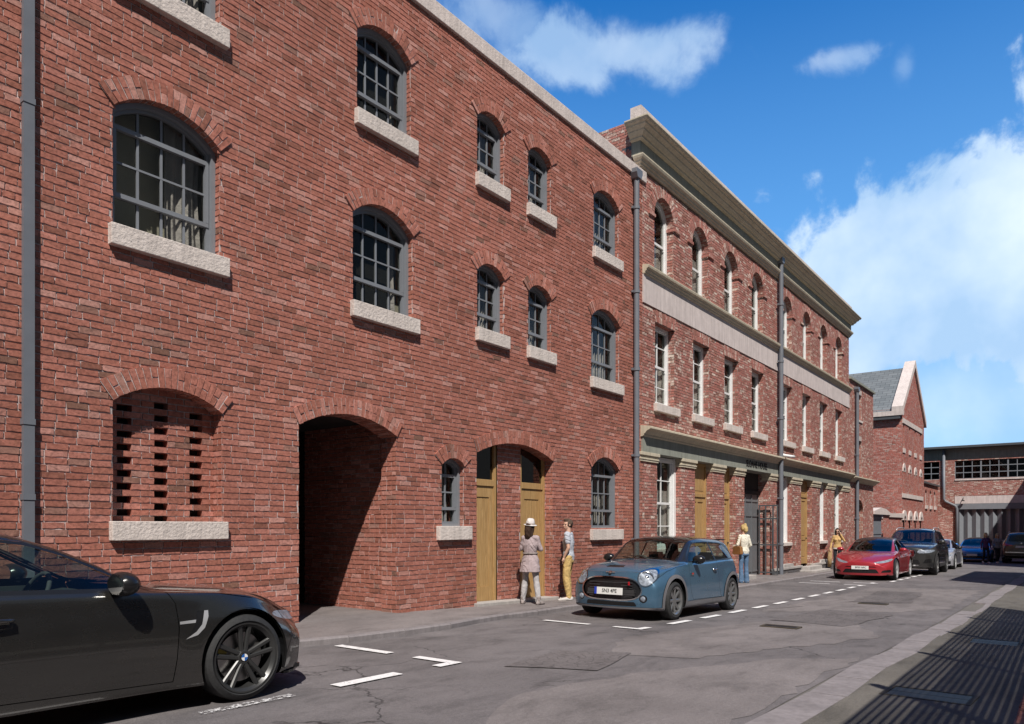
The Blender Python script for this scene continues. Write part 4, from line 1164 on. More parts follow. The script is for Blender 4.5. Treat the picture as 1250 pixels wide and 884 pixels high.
def dirpx(x, y):
    cx, cz = (x-625)/F_, (643-y)/F_
    fw = Vector((math.cos(TH), math.sin(TH), 0)); rt = Vector((math.sin(TH), -math.cos(TH), 0))
    return (fw + rt*cx + Vector((0,0,1))*cz).normalized()
def cloudmask(cent, radx, rady, nscale, det, thr, soft, amp=.45, seed=0):
    """cloud in the sky dome: elliptical falloff around a direction, broken by fractal noise"""
    c = Vector(cent).normalized(); e1 = Vector((0,0,1)).cross(c).normalized(); e2 = c.cross(e1)
    d1 = N(nt, 'ShaderNodeVectorMath', operation='DOT_PRODUCT'); L.new(D_, d1.inputs[0]); d1.inputs[1].default_value = e1/radx
    d2 = N(nt, 'ShaderNodeVectorMath', operation='DOT_PRODUCT'); L.new(D_, d2.inputs[0]); d2.inputs[1].default_value = e2/rady
    d3 = N(nt, 'ShaderNodeVectorMath', operation='DOT_PRODUCT'); L.new(D_, d3.inputs[0]); d3.inputs[1].default_value = c
    cb = N(nt, 'ShaderNodeCombineXYZ'); L.new(d1.outputs['Value'], cb.inputs[0]); L.new(d2.outputs['Value'], cb.inputs[1])
    ln = N(nt, 'ShaderNodeVectorMath', operation='LENGTH'); L.new(cb.outputs[0], ln.inputs[0])
    off = N(nt, 'ShaderNodeMapping'); off.inputs['Location'].default_value = (seed*1.3, seed*.7, seed); L.new(D_, off.inputs['Vector'])
    n = N(nt, 'ShaderNodeTexNoise'); n.inputs['Scale'].default_value = nscale; n.inputs['Detail'].default_value = det; n.inputs['Roughness'].default_value = .58; n.inputs['Distortion'].default_value = .25; L.new(off.outputs[0], n.inputs['Vector'])
    # value = (1-len)*? + amp*(noise-.5)
    a = N(nt, 'ShaderNodeMath', operation='SUBTRACT'); a.inputs[0].default_value = 1; L.new(ln.outputs['Value'], a.inputs[1])
    b = N(nt, 'ShaderNodeMath', operation='SUBTRACT'); L.new(n.outputs['Fac'], b.inputs[0]); b.inputs[1].default_value = .5
    c2 = N(nt, 'ShaderNodeMath', operation='MULTIPLY_ADD'); L.new(b.outputs[0], c2.inputs[0]); c2.inputs[1].default_value = amp*6; L.new(a.outputs[0], c2.inputs[2])
    mr = N(nt, 'ShaderNodeMapRange', interpolation_type='SMOOTHERSTEP'); mr.inputs['From Min'].default_value = thr; mr.inputs['From Max'].default_value = thr+soft; L.new(c2.outputs[0], mr.inputs[0])
    fr = N(nt, 'ShaderNodeMath', operation='GREATER_THAN'); L.new(d3.outputs['Value'], fr.inputs[0]); fr.inputs[1].default_value = .1
    o = N(nt, 'ShaderNodeMath', operation='MULTIPLY'); L.new(mr.outputs[0], o.inputs[0]); L.new(fr.outputs[0], o.inputs[1]); return o.outputs[0]
def scale_(s, k):
    o = N(nt, 'ShaderNodeMath', operation='MULTIPLY'); L.new(s, o.inputs[0]); o.inputs[1].default_value = k; return o.outputs[0]
def maxi(a, b):
    o = N(nt, 'ShaderNodeMath', operation='MAXIMUM'); L.new(a, o.inputs[0]); L.new(b, o.inputs[1]); return o.outputs[0]
cm = scale_(cloudmask(dirpx(1145, 335), .26, .13, 9, 12, .04, .26, .27, 2), .90)
cm = maxi(cm, scale_(cloudmask(dirpx(1200, 480), .30, .14, 5, 8, .0, .9, .2, 3), .55))
cm = maxi(cm, scale_(cloudmask(dirpx(1320, 300), .15, .17, 9, 11, .0, .28, .30, 5), .88))
cm = maxi(cm, scale_(cloudmask(dirpx(735, 62), .19, .042, 10, 10, .02, .8, .46, 7), .66))
cm = maxi(cm, scale_(cloudmask(dirpx(610, 25), .12, .05, 11, 9, .1, .8, .35, 9), .45))
cm = maxi(cm, scale_(cloudmask(dirpx(1020, 72), .06, .018, 16, 8, .1, .9, .4, 12), .42))
cm = maxi(cm, scale_(cloudmask(dirpx(1105, 80), .018, .03, 18, 8, .2, 1.0, .25, 13), .30))
# clouds elsewhere in the sky so that other views and reflections see them too
cm = maxi(cm, scale_(cloudmask(Vector((.5, -.8, .5)), .3, .10, 6, 8, .1, .5, .3, 25), .6))
n = N(nt, 'ShaderNodeTexNoise'); n.inputs['Scale'].default_value = 6; n.inputs['Detail'].default_value = 5; L.new(D_, n.inputs['Vector'])
cr = N(nt, 'ShaderNodeValToRGB'); cr.color_ramp.elements[0].position = .35; cr.color_ramp.elements[0].color = (3.3,4.8,6.7,1); cr.color_ramp.elements[1].position = .65; cr.color_ramp.elements[1].color = (6.6,7.5,8.3,1); L.new(n.outputs['Fac'], cr.inputs[0])
# thin milk near the horizon
sp = N(nt, 'ShaderNodeSeparateXYZ'); L.new(D_, sp.inputs[0])
hz = N(nt, 'ShaderNodeMapRange'); hz.inputs['From Min'].default_value = .62; hz.inputs['From Max'].default_value = .0; hz.inputs['To Max'].default_value = .95; L.new(sp.outputs[2], hz.inputs[0])
hm = N(nt, 'ShaderNodeMix', data_type='RGBA'); L.new(hz.outputs[0], hm.inputs[0]); L.new(hs.outputs[0], hm.inputs[6]); hm.inputs[7].default_value = (2.1,4.3,6.9,1)
mx = N(nt, 'ShaderNodeMix', data_type='RGBA'); L.new(cm, mx.inputs[0]); L.new(hm.outputs[2], mx.inputs[6]); L.new(cr.outputs[0], mx.inputs[7])
# the sky in the sun's quarter, behind the camera, fades to an added dim blue that keeps the shadows deep
dd = N(nt, 'ShaderNodeVectorMath', operation='DOT_PRODUCT'); L.new(D_, dd.inputs[0]); dd.inputs[1].default_value = (.62, .78, 0)
dm_ = N(nt, 'ShaderNodeMapRange', interpolation_type='SMOOTHSTEP'); dm_.inputs['From Min'].default_value = -.35; dm_.inputs['From Max'].default_value = .45; dm_.inputs['To Min'].default_value = .0; dm_.inputs['To Max'].default_value = 1.0; L.new(dd.outputs['Value'], dm_.inputs[0])
vm = N(nt, 'ShaderNodeMix', data_type='RGBA'); L.new(dm_.outputs[0], vm.inputs[0]); vm.inputs[6].default_value = (.60,.76,.98,1); L.new(mx.outputs[2], vm.inputs[7])
bg = N(nt, 'ShaderNodeBackground'); bg.inputs['Strength'].default_value = .13; L.new(vm.outputs[2], bg.inputs[0])
wo = N(nt, 'ShaderNodeOutputWorld'); L.new(bg.outputs[0], wo.inputs[0])

sl_ = bpy.data.lights.new('sun', 'SUN'); sl_.energy = 5.0; sl_.angle = math.radians(.53); sl_.color = (1.0, .95, .88)
so_ = bpy.data.objects.new('sun', sl_); so_.rotation_euler = SUN.to_track_quat('-Z', 'Y').to_euler(); so_.location = (-10,-20,30); link(so_)

cam = bpy.data.cameras.new('camera'); cam.sensor_width = 36; cam.lens = F_/1250*36; cam.shift_y = (643-442)/1250; cam.clip_end = 3000; cam.clip_start = .05
co = bpy.data.objects.new('camera', cam); co.location = (0, -8.5, 1.6); co.rotation_euler = (PI/2, 0, TH-PI/2); link(co); scene.camera = co
scene.view_settings.view_transform = 'Standard'; scene.view_settings.look = 'None'; scene.view_settings.exposure = .16; scene.view_settings.gamma = 1
scene.cycles.max_bounces = 6; scene.cycles.transparent_max_bounces = 12; scene.cycles.glossy_bounces = 3; scene.cycles.diffuse_bounces = 3
scene.cycles.caustics_reflective = False; scene.cycles.caustics_refractive = False; scene.cycles.sample_clamp_indirect = 6
# ================================================================ CARS
def pchip(tab):
    xs = np.array([a for a, _ in tab], float); ys = np.array([b for _, b in tab], float)
    o = np.argsort(xs); xs = xs[o]; ys = ys[o]; h = np.diff(xs); d = np.diff(ys)/h; m = np.zeros_like(xs)
    m[0] = d[0]; m[-1] = d[-1]
    for i in range(1, len(xs)-1):
        if d[i-1]*d[i] > 0:
            w1 = 2*h[i]+h[i-1]; w2 = h[i]+2*h[i-1]; m[i] = (w1+w2)/(w1/d[i-1]+w2/d[i])
    def f(x):
        x = min(max(x, xs[0]), xs[-1]); i = int(min(max(np.searchsorted(xs, x)-1, 0), len(h)-1)); t = (x-xs[i])/h[i]
        return float(ys[i]*(1+2*t)*(1-t)**2 + m[i]*h[i]*t*(1-t)**2 + ys[i+1]*t*t*(3-2*t) + m[i+1]*h[i]*t*t*(t-1))
    return f
def catmull(P, n, tens=.5):
    P = [np.array(p, float) for p in P]; out = []
    for i in range(len(P)-1):
        p0 = P[i-1] if i > 0 else 2*P[0]-P[1]; p1, p2 = P[i], P[i+1]; p3 = P[i+2] if i+2 < len(P) else 2*P[-1]-P[-2]
        l = np.linalg.norm(p2-p1)
        a = (p2-p0); b = (p3-p1); a = a/(np.linalg.norm(a)+1e-9)*l; b = b/(np.linalg.norm(b)+1e-9)*l
        for k in range(n):
            t = k/n; out.append(p1*(1-3*t*t+2*t**3) + a*(t-2*t*t+t**3) + p2*(3*t*t-2*t**3) + b*(t**3-t*t))
    out.append(P[-1]); return out

class Car:
    def __init__(s, T, nx=84, nv=5):
        s.T = T; F = {k: pchip(v) for k, v in T['tab'].items()}; s.F = F
        xf, xr = T['xf'], T['xr']; s.wb = T['wb']; s.R = T['R']
        ts = np.linspace(0, 1, nx); xs = []
        for t in ts:
            u = .5-.5*math.cos(PI*t); u = .45*u+.55*t; xs.append(xf+(xr-xf)*u)
        rows = []; 
        for x in xs:
            zb, zs, ys, yw, ye, ze, zt = (F[k](x) for k in ('zb','zs','ys','yw','ye','ze','zt'))
            h = zs-zb; c5 = T.get('crease', .012)
            pts = [(yw-.16, zb), (yw-.035, zb+.012), (yw-.012, zb+.10*h), (yw, zb+.40*h), (yw-.006, zb+.68*h), ((ys*.4+yw*.6), zs-.16*h), (ys+c5, zs-.028), (ys, zs), (ye+.3*(ys-ye), zs+(ze-zs)*.72 if abs(ze-zs) > .12 else zs+(ze-zs)*.6), (ye, ze), (ye*.82, ze+(zt-ze)*.42), (ye*.45, ze+(zt-ze)*.85), (0, zt)]
            half = catmull(pts, nv)
            row = []
            for (y, z) in half:
                y = max(y, 0)
                # flared wheel arches
                fl = 0
                for wx in (0, -s.wb):
                    d = math.hypot(x-wx, z-s.R); w_ = s.R+.05
                    if z < zs: fl = max(fl, T.get('flare', .02)*max(0, 1-abs(d-w_)/.17)**1.0*(1 if d > w_-.2 else 0))
                row.append([x, y+fl, z])
            rows.append(row)
        nvp = len(rows[0])
        # bulge / plan curvature
        def shape(p, x):
            X, Y, Z = p; yw = max(F['yw'](0), .8); r = abs(Y)/yw
            X = X - F['k'](x)*r**2.3 + F['kr'](x)*r**2.3
            if x > -.0: X += T['fb'](Z)*max(0, 1-(xf-x)/.35)
            if x < xr+.5: X -= T['rb'](Z)*max(0, 1-(x-xr)/.35)
            return (X, Y, Z)
        bm = bmesh.new(); grid = []
        for x, row in zip(xs, rows):
            L_ = [bm.verts.new(shape((p[0], p[1], p[2]), x)) for p in row]
            R_ = [bm.verts.new(shape((p[0], -p[1], p[2]), x)) for p in row[:-1]]
            grid.append(L_ + R_[::-1])
        n = len(grid[0])
        for a, b in zip(grid, grid[1:]):
            for i in range(n-1): bm.faces.new((a[i], a[i+1], b[i+1], b[i]))
        # caps
        for gi, x, sg in ((0, xs[0], 1), (len(xs)-1, xs[-1], -1)):
            row = rows[gi]; prevL = grid[gi][:nvp]; prevR = [grid[gi][n-1-i] for i in range(nvp-1)]+[grid[gi][nvp-1]]
            K = 9
            for k in range(1, K+1):
                t = 1-k/K; cl = []; cr_ = []
                for i, p in enumerate(row):
                    if i == nvp-1: cl.append(prevL[-1]); cr_.append(prevR[-1]); continue
                    vl = bm.verts.new(shape((p[0], p[1]*t, p[2]), x)); cl.append(vl)
                    cr_.append(vl if k == K else bm.verts.new(shape((p[0], -p[1]*t, p[2]), x)))
                for i in range(nvp-1):
                    for (pa, ca) in ((prevL, cl), (prevR, cr_)):
                        q = [pa[i], pa[i+1], ca[i+1], ca[i]]; q2 = []
                        for v in q:
                            if v not in q2: q2.append(v)
                        if len(q2) > 2:
                            try: bm.faces.new(q2)
                            except ValueError: pass
                prevL, prevR = cl, cr_
        bmesh.ops.remove_doubles(bm, verts=bm.verts, dist=.0012)
        bmesh.ops.recalc_face_normals(bm, faces=bm.faces)
        s.bm = bm; s.regions = []
    def cut(s, poly, axis, filt):
        """score the shell with the outline of poly projected along axis"""
        A = {'x': (1, 2), 'y': (0, 2), 'z': (0, 1)}[axis]; bm = s.bm; n = len(poly)
        for i in range(n):
            a = poly[i]; b = poly[(i+1) % n]; lo = [min(a[k], b[k])-.035 for k in (0, 1)]; hi = [max(a[k], b[k])+.035 for k in (0, 1)]
            fs = []
            for f in bm.faces:
                c = f.calc_center_median(); 
                if not (lo[0]-.02 < c[A[0]] < hi[0]+.02 and lo[1]-.02 < c[A[1]] < hi[1]+.02): continue
                if filt(c, f.normal): fs.append(f)
            if not fs: continue
            d = (b[0]-a[0], b[1]-a[1]); nr = [0, 0, 0]; nr[A[0]] = d[1]; nr[A[1]] = -d[0]; co = [0, 0, 0]; co[A[0]] = a[0]; co[A[1]] = a[1]
            ln = math.hypot(*d)
            if ln < 1e-6: continue
            g = set(fs); es = set(e for f in fs for e in f.edges); vs = set(v for f in fs for v in f.verts)
            bmesh.ops.bisect_plane(bm, geom=list(g)+list(es)+list(vs), dist=1e-5, plane_co=co, plane_no=nr)
    def region(s, name, poly, axis, filt, ring=0, ringname=None):
        if ring:
            big = offset_poly(poly, ring); s.cut(big, axis, filt); s.cut(poly, axis, filt)
            s.regions.append((name, poly, axis, filt)); s.regions.append((ringname, big, axis, filt))
        else:
            s.cut(poly, axis, filt); s.regions.append((name, poly, axis, filt))
    def mirror_region(s, name, poly, axis, filt, **kw):
        """same region on both flanks"""
        s.region(name, poly, axis, lambda c, n: c.y > 0 and filt(c, n), **kw)
        s.region(name, poly if axis == 'y' else [(-p[0], p[1]) if axis == 'x' else (p[0], -p[1]) for p in poly][::-1], axis, lambda c, n: c.y < 0 and filt(Vector((c.x, -c.y, c.z)), Vector((n.x, -n.y, n.z))), **kw)
    def finish(s, root, mats, offs={}, delete=('void',)):
        bm = s.bm; bm.verts.ensure_lookup_table(); bm.normal_update()
        pre = {'x': (1, 2), 'y': (0, 2), 'z': (0, 1)}
        groups = {}
        regs = [(n, p, pre[a], f, (min(q[0] for q in p), max(q[0] for q in p), min(q[1] for q in p), max(q[1] for q in p))) for n, p, a, f in s.regions]
        for f in bm.faces:
            c = f.calc_center_median(); nm = 'body'
            for (n, p, A, fl, bb) in regs:
                u, v = c[A[0]], c[A[1]]
                if bb[0] <= u <= bb[1] and bb[2] <= v <= bb[3] and fl(c, f.normal) and inpoly(u, v, p): nm = n; break
            groups.setdefault(nm, []).append(f)
        out = {}
        # seams and trims stay inside the body mesh as further materials
        slots = {}; bodyfaces = []
        for nm, fs in groups.items():
            base, _, sub = nm.partition('|')
            out.setdefault(base, []).append((sub, fs))
        res = {}
        for base, lst in out.items():
            if base in delete: continue
            ml = []; V = []; NR = []; Fc = []; Mi = []; idx = {}
            for sub, fs in lst:
                mt = mats[base+('|'+sub if sub else '')]
                if mt not in ml: ml.append(mt)
                mi = ml.index(mt); off = offs.get(base+('|'+sub if sub else ''), 0)
                for f in fs:
                    q = []
                    for v in f.verts:
                        key = (v.index, off)
                        if key not in idx:
                            idx[key] = len(V); V.append(v.co + v.normal*off); NR.append(v.normal.copy())
                        q.append(idx[key])
                    Fc.append(q); Mi.append(mi)
            if base in ('side_window', 'headlight', 'tail_light', 'cladding', 'grille'):
                # every separate pane, lamp or cladding piece becomes an object of its own
                par = list(range(len(V)))
                def fd(i):
                    while par[i] != i: par[i] = par[par[i]]; i = par[i]
                    return i
                for q in Fc:
                    for i in q[1:]:
                        a_, b_ = fd(q[0]), fd(i)
                        if a_ != b_: par[b_] = a_
                isl = {}
                for q, mi in zip(Fc, Mi): isl.setdefault(fd(q[0]), []).append((q, mi))
                big = [v for v in isl.values() if len(v) > 8] or [max(isl.values(), key=len)]
                for lst2 in big:
                    ids = sorted(set(i for q, _ in lst2 for i in q)); mp_ = {i: k for k, i in enumerate(ids)}
                    me = bpy.data.meshes.new(base); me.from_pydata([tuple(V[i]) for i in ids], [], [[mp_[i] for i in q] for q, _ in lst2])
                    for m_ in ml: me.materials.append(m_)
                    me.polygons.foreach_set('material_index', [mi for _, mi in lst2]); me.polygons.foreach_set('use_smooth', [True]*len(lst2)); me.update()
                    me.normals_split_custom_set_from_vertices([tuple(NR[i]) for i in ids])
                    o = bpy.data.objects.new(base, me); link(o, root)
                continue
            me = bpy.data.meshes.new(base); me.from_pydata([tuple(v) for v in V], [], Fc)
            for m_ in ml: me.materials.append(m_)
            me.polygons.foreach_set('material_index', Mi); me.polygons.foreach_set('use_smooth', [True]*len(Fc)); me.update()
            me.normals_split_custom_set_from_vertices([tuple(nv) for nv in NR])
            o = bpy.data.objects.new(base, me); link(o, root); res[base] = o
        bm.free(); return res

def inpoly(x, y, P_):
    c = False; j = len(P_)-1
    for i in range(len(P_)):
        a, b = P_[i], P_[j]
        if (a[1] > y) != (b[1] > y) and x < (b[0]-a[0])*(y-a[1])/(b[1]-a[1])+a[0]: c = not c
        j = i
    return c
def offset_poly(P_, d):
    n = len(P_); ar = sum(P_[i][0]*P_[(i+1) % n][1]-P_[(i+1) % n][0]*P_[i][1] for i in range(n)); sg = 1 if ar > 0 else -1; out = []
    for i in range(n):
        a, b, c = P_[i-1], P_[i], P_[(i+1) % n]
        d1 = Vector((b[0]-a[0], b[1]-a[1])); d2 = Vector((c[0]-b[0], c[1]-b[1]))
        if d1.length < 1e-7 or d2.length < 1e-7: out.append(b); continue
        d1.normalize(); d2.normalize(); n1 = Vector((d1.y, -d1.x))*sg; n2 = Vector((d2.y, -d2.x))*sg; m = (n1+n2)
        if m.length < 1e-6: m = n1
        m.normalize(); k = d/max(.35, m.dot(n1)); out.append((b[0]+m.x*k, b[1]+m.y*k))
    return out
def circ(cx, cy, r, n=28, a0=0, a1=2*PI, ry=None):
    ry = ry or r; full = abs(a1-a0-2*PI) < 1e-6
    return [(cx+r*math.cos(a0+(a1-a0)*i/(n if full else n-1)), cy+ry*math.sin(a0+(a1-a0)*i/(n if full else n-1))) for i in range(n)]
def smoothpoly(pts, n=4):
    P_ = [Vector(p) for p in pts]; out = []; m = len(P_)
    for i in range(m):
        p0, p1, p2, p3 = P_[i-1], P_[i], P_[(i+1) % m], P_[(i+2) % m]
        for k in range(n):
            t = k/n; q = .5*((2*p1)+(p2-p0)*t+(2*p0-5*p1+4*p2-p3)*t*t+(3*p1-p0-3*p2+p3)*t**3); out.append((q.x, q.y))
    return out
def roundpoly(pts, r, n=4):
    P_ = [Vector(p) for p in pts]; out = []; m = len(P_)
    for i in range(m):
        a, b, c = P_[i-1], P_[i], P_[(i+1) % m]; d1 = (a-b); d2 = (c-b); rr = min(r, d1.length*.45, d2.length*.45)
        s_, e_ = b+d1.normalized()*rr, b+d2.normalized()*rr
        for k in range(n+1):
            t = k/n; q = s_*(1-t)**2+b*2*t*(1-t)+e_*t*t; out.append((q.x, q.y))
    return out

def carpaint(name, col, metal=.35, rough=.32, coat=1.0):
    m, nt, out = newmat(name); v = coords(nt)
    fl = noise(nt, v, 900, 1, .5)
    c = ramp_out(nt, fl, [(.35, [x*.85 for x in col]), (.65, [min(1, x*1.18) for x in col])])
    dirt = noise(nt, coords(nt, (1, 1, 2)), 3.2, 5, .65); r_ = ramp_out(nt, dirt, [(.3, rough*.9), (.75, rough*1.35)])
    p = principled(nt, out, c, r_, metal, bump(nt, noise(nt, v, 60, 2), .02, .004), .5)
    p.inputs['Coat Weight'].default_value = coat; p.inputs['Coat Roughness'].default_value = .045; return m
M['tyre'] = simple('tyre_rubber', (.022,.022,.023), .75, var=.25, nscale=30, bumps=.3, bscale=80)
M['alloy'] = simple('silver_alloy', (.62,.62,.63), .34, .6, var=.04)
M['darkalloy'] = simple('dark_graphite_alloy', (.055,.055,.055), .36, .5, var=.1)
M['midalloy'] = simple('grey_alloy', (.33,.33,.33), .3, .8, var=.08)
M['chrome'] = simple('chrome', (.75,.75,.75), .12, 1.0, var=.03)
M['disc'] = simple('brake_disc_steel', (.32,.31,.30), .35, .9, var=.1, nscale=40)
M['calgold'] = simple('gold_brake_caliper', (.34,.27,.04), .4, .3)
M['trim'] = simple('black_gloss_trim', (.012,.012,.013), .25, var=.05)
M['plastic'] = simple('black_grained_plastic', (.035,.034,.036), .6, var=.1, bumps=.2, bscale=300)
M['clad'] = simple('grey_cladding_plastic', (.135,.13,.14), .6, var=.1, bumps=.2, bscale=300)
M['cabin'] = simple('dark_cabin_trim', (.035,.037,.038), .8, var=.15)
M['seat'] = simple('dark_seat_fabric', (.06,.062,.064), .8, var=.15)
M['carglass'] = glass_mat('green_tinted_car_glass', (.62,.72,.68), 1.0, ior=1.55)
M['carglassdark'] = glass_mat('dark_tinted_car_glass', (.16,.17,.18), 1.0, ior=1.6)
M['lamp'] = simple('clear_headlight_lens', (.22,.25,.30), .5, .1, var=.55, nscale=26, Coat_Weight=.5)
M['lampdark'] = simple('smoked_lamp_housing', (.10,.11,.12), .2, .4, var=.3, Coat_Weight=1.0)
M['redlamp'] = simple('red_tail_lamp', (.45,.02,.015), .15, 0, var=.2, Coat_Weight=1.0)
M['platew'] = simple('white_number_plate', (.72,.72,.70), .45, var=.02)
M['plateblue'] = simple('blue_plate_band', (.02,.05,.42), .45, var=.02)
M['ink'] = simple('black_ink', (.012,.012,.012), .6, var=.05)
M['emblue'] = simple('emblem_blue', (.02,.12,.42), .3, var=.02)
M['emwhite'] = simple('emblem_white', (.8,.8,.8), .3, var=.02)
M['redbadge'] = simple('red_enamel', (.5,.01,.02), .35, var=.05)
M['paintgrey'] = carpaint('graphite_grey_paint', (.080,.077,.072), .85, .24)
M['paintblue'] = carpaint('steel_blue_paint', (.085,.18,.28), .55, .28)
M['paintred'] = carpaint('deep_red_paint', (.36,.024,.034), .25, .3)
M['paintbrown'] = carpaint('brown_grey_paint', (.09,.08,.065), .4, .3)
M['paintdark'] = carpaint('dark_bronze_grey_paint', (.040,.039,.038), .4, .3)
M['paintsilver'] = carpaint('silver_paint', (.42,.42,.46), .5, .3)
M['paintbright'] = carpaint('bright_blue_paint', (.015,.17,.50), .3, .3)
M['paintroof'] = carpaint('black_roof_paint', (.015,.015,.017), .2, .3)

def wheel(root, x, y, side, R, rr, W_, style, rim='alloy', disc=True, nspoke=5, name='wheel', hub='plain', calip=None):
    """side=+1: outer face looks to +y. One empty-like tyre mesh with rim children"""
    n = 56
    t = MB(); h = W_/2; S = side
    prof = [(rr-.012, -h+.02), (rr+.01, -h+.004), (R*.86, -h-.004), (R-.03, -h+.004), (R-.008, -h+.02), (R, -h+.045), (R, h-.045), (R-.008, h-.02), (R-.03, h-.004), (R*.86, h+.004), (rr+.01, h-.004), (rr-.012, h-.02)]
    t.lathe([(a, b) for a, b in prof], 'y', (0, 0, 0), n, closed=True)
    tr = t.build('wheel', M['tyre'], root, smooth=True, auto=35); tr.location = (x, y-S*h, R)
    if name: tr['label'] = name if ' ' in name else tr.get('label', '') or 'tyre and rim'
    if 'label' in tr and tr['label'] == 'tyre and rim': del tr['label']
    r_ = MB()
    o = S*h
    # barrel and outer lip
    r_.lathe([(rr-.03, -S*h*.9), (rr-.035, o*.2), (rr-.028, o*.8), (rr-.006, o-.0*S), (rr+.006, o+.002*S), (rr-.004, o-.004*S), (rr-.016, o-.012*S), (rr-.026, o*.7)], 'y', (0,0,0), n)
    def spoke(a, w0, w1, r0, r1, y0, y1, dep=.03):
        ca, sa = math.cos(a), math.sin(a)
        def P_(r, w, yy): return (r*ca-w*sa, yy, r*sa+w*ca)
        vs = []
        K = 5
        for i in range(K+1):
            tt = i/K; r = r0+(r1-r0)*tt; w = w0+(w1-w0)*tt; yy = y0+(y1-y0)*tt**1.6
            vs += [P_(r, -w, yy-S*.010), P_(r, -w*.55, yy), P_(r, w*.55, yy), P_(r, w, yy-S*.010), P_(r, w*.8, yy-S*dep), P_(r, -w*.8, yy-S*dep)]
        fs = []
        for i in range(K):
            for j in range(6): j2 = (j+1) % 6; fs.append((i*6+j, i*6+j2, (i+1)*6+j2, (i+1)*6+j))
        fs += [tuple(range(6)), tuple(K*6+j for j in range(5, -1, -1))]
        r_.add(vs, fs)
    yi, yo = o-S*.03, o-S*.012
    if style == 'double':
        for k in range(nspoke):
            a = 2*PI*k/nspoke+PI/2
            for dlt in (-1, 1):
                # the two arms of a pair start side by side and spread to the rim
                K0 = len(r_.v); spoke(a, .018, .021, .03, rr-.012, yi, yo)
                for q in range(K0, len(r_.v)):
                    vx_, vy_, vz_ = r_.v[q]; rad = vx_*math.cos(a)+vz_*math.sin(a); o_ = dlt*(.017+.027*max(0, rad-.05)/(rr-.06)); r_.v[q] = (vx_-o_*math.sin(a), vy_, vz_+o_*math.cos(a))
    elif style == 'single':
        for k in range(nspoke): spoke(2*PI*k/nspoke+PI/2, .030, .026, .03, rr-.015, yi, yo)
    elif style == 'pairs':
        for k in range(nspoke):
            a = 2*PI*k/nspoke+PI/2
            for dlt in (-.13, .13): spoke(a+dlt, .02, .03, .04, rr-.015, yi, yo)
    r_.lathe([(0, yi+S*.004), (.05, yi+S*.003), (.062, yi-S*.006), (.068, yi-S*.04), (.0, yi-S*.045)], 'y', (0,0,0), 24)
    ro = r_.build('rim', M[rim], tr, smooth=True, auto=30)
    if disc:
        d = MB(); d.lathe([(.0, o-S*.09), (rr*.72, o-S*.09), (rr*.72, o-S*.115), (0, o-S*.115)], 'y', (0,0,0), 36); d.build('brake_disc', M['disc'], tr, smooth=True, auto=30)
        c = MB(); a0 = PI*.86 if True else 0
        c.prism([(r*math.cos(a), r*math.sin(a)) for r, a in [(rr*.80, a0+.42*q) for q in np.linspace(0, 1, 6)]+[(rr*.5, a0+.42*q) for q in np.linspace(1, 0, 6)]], 'y', o-S*.07, o-S*.13)
        c.build('brake_caliper', M[calip or 'darkalloy'], tr, bevel=.004)
    bk = MB(); bk.lathe([(0, o-S*.14), (rr-.03, o-S*.14)], 'y', (0,0,0), 28); bk.build('inner_shade', M['trim'], tr)
    if hub == 'roundel':
        e = MB(); yc = yi+S*.0055
        e.lathe([(.028, 0), (.036, 0), (.037, -S*.004)], 'y', (0, yc, 0), 28, 0)
        for q in range(4):
            pts = [(0, yc+S*.0005, 0)]+[(.028*math.cos(q*PI/2+PI/2*i/8), yc+S*.0005, .028*math.sin(q*PI/2+PI/2*i/8)) for i in range(9)]
            e.add(pts, [tuple(range(10))], 1+(q % 2))
        e.build('hub_emblem', [M['trim'], M['emwhite'], M['emblue']], tr)
    return tr

def liner(root, x, R, yin, yout, S):
    m = MB(); n = 24; r = R+.055; pts = []
    vs = []
    for i in range(n+1):
        a = -.35+(PI+.7)*i/n; vs += [(x+r*math.cos(a), S*yout, R+r*math.sin(a)), (x+r*math.cos(a), S*yin, R+r*math.sin(a))]
    m.add(vs, [(2*i, 2*i+2, 2*i+3, 2*i+1) for i in range(n)])
    m.add([(x+r*math.cos(-.35+(PI+.7)*i/n), S*yin, R+r*math.sin(-.35+(PI+.7)*i/n)) for i in range(n+1)], [tuple(range(n+1))])
    return m.build('arch_liner', M['trim'], root)

def wsfilt(c, n): return n.z > .15
def topbow(xa, ya, xb, yb, bowa, bowb, n=7):
    """top-view outline: edge a (front) and edge b (rear), bowed along x"""
    A_ = [(xa+bowa*(1-(q*q)), ya*q) for q in np.linspace(-1, 1, n)]; B_ = [(xb+bowb*(1-(q*q)), yb*q) for q in np.linspace(1, -1, n)]
    return A_+B_
def seam_strip(car, pts, axis, filt, w=.005, nm='body|seam'):
    """a narrow shut line along a polyline"""
    for a, b in zip(pts, pts[1:]):
        d = Vector((b[0]-a[0], b[1]-a[1])); 
        if d.length < 1e-6: continue
        d.normalize(); q = Vector((-d.y, d.x))*w*.5; e = d*w*.3
        car.region(nm, [(a[0]+q.x-e.x, a[1]+q.y-e.y), (b[0]+q.x+e.x, b[1]+q.y+e.y), (b[0]-q.x+e.x, b[1]-q.y+e.y), (a[0]-q.x-e.x, a[1]-q.y-e.y)], axis, filt)
def flank(c, n): return abs(c.y) > .45 and abs(n.y) > .25
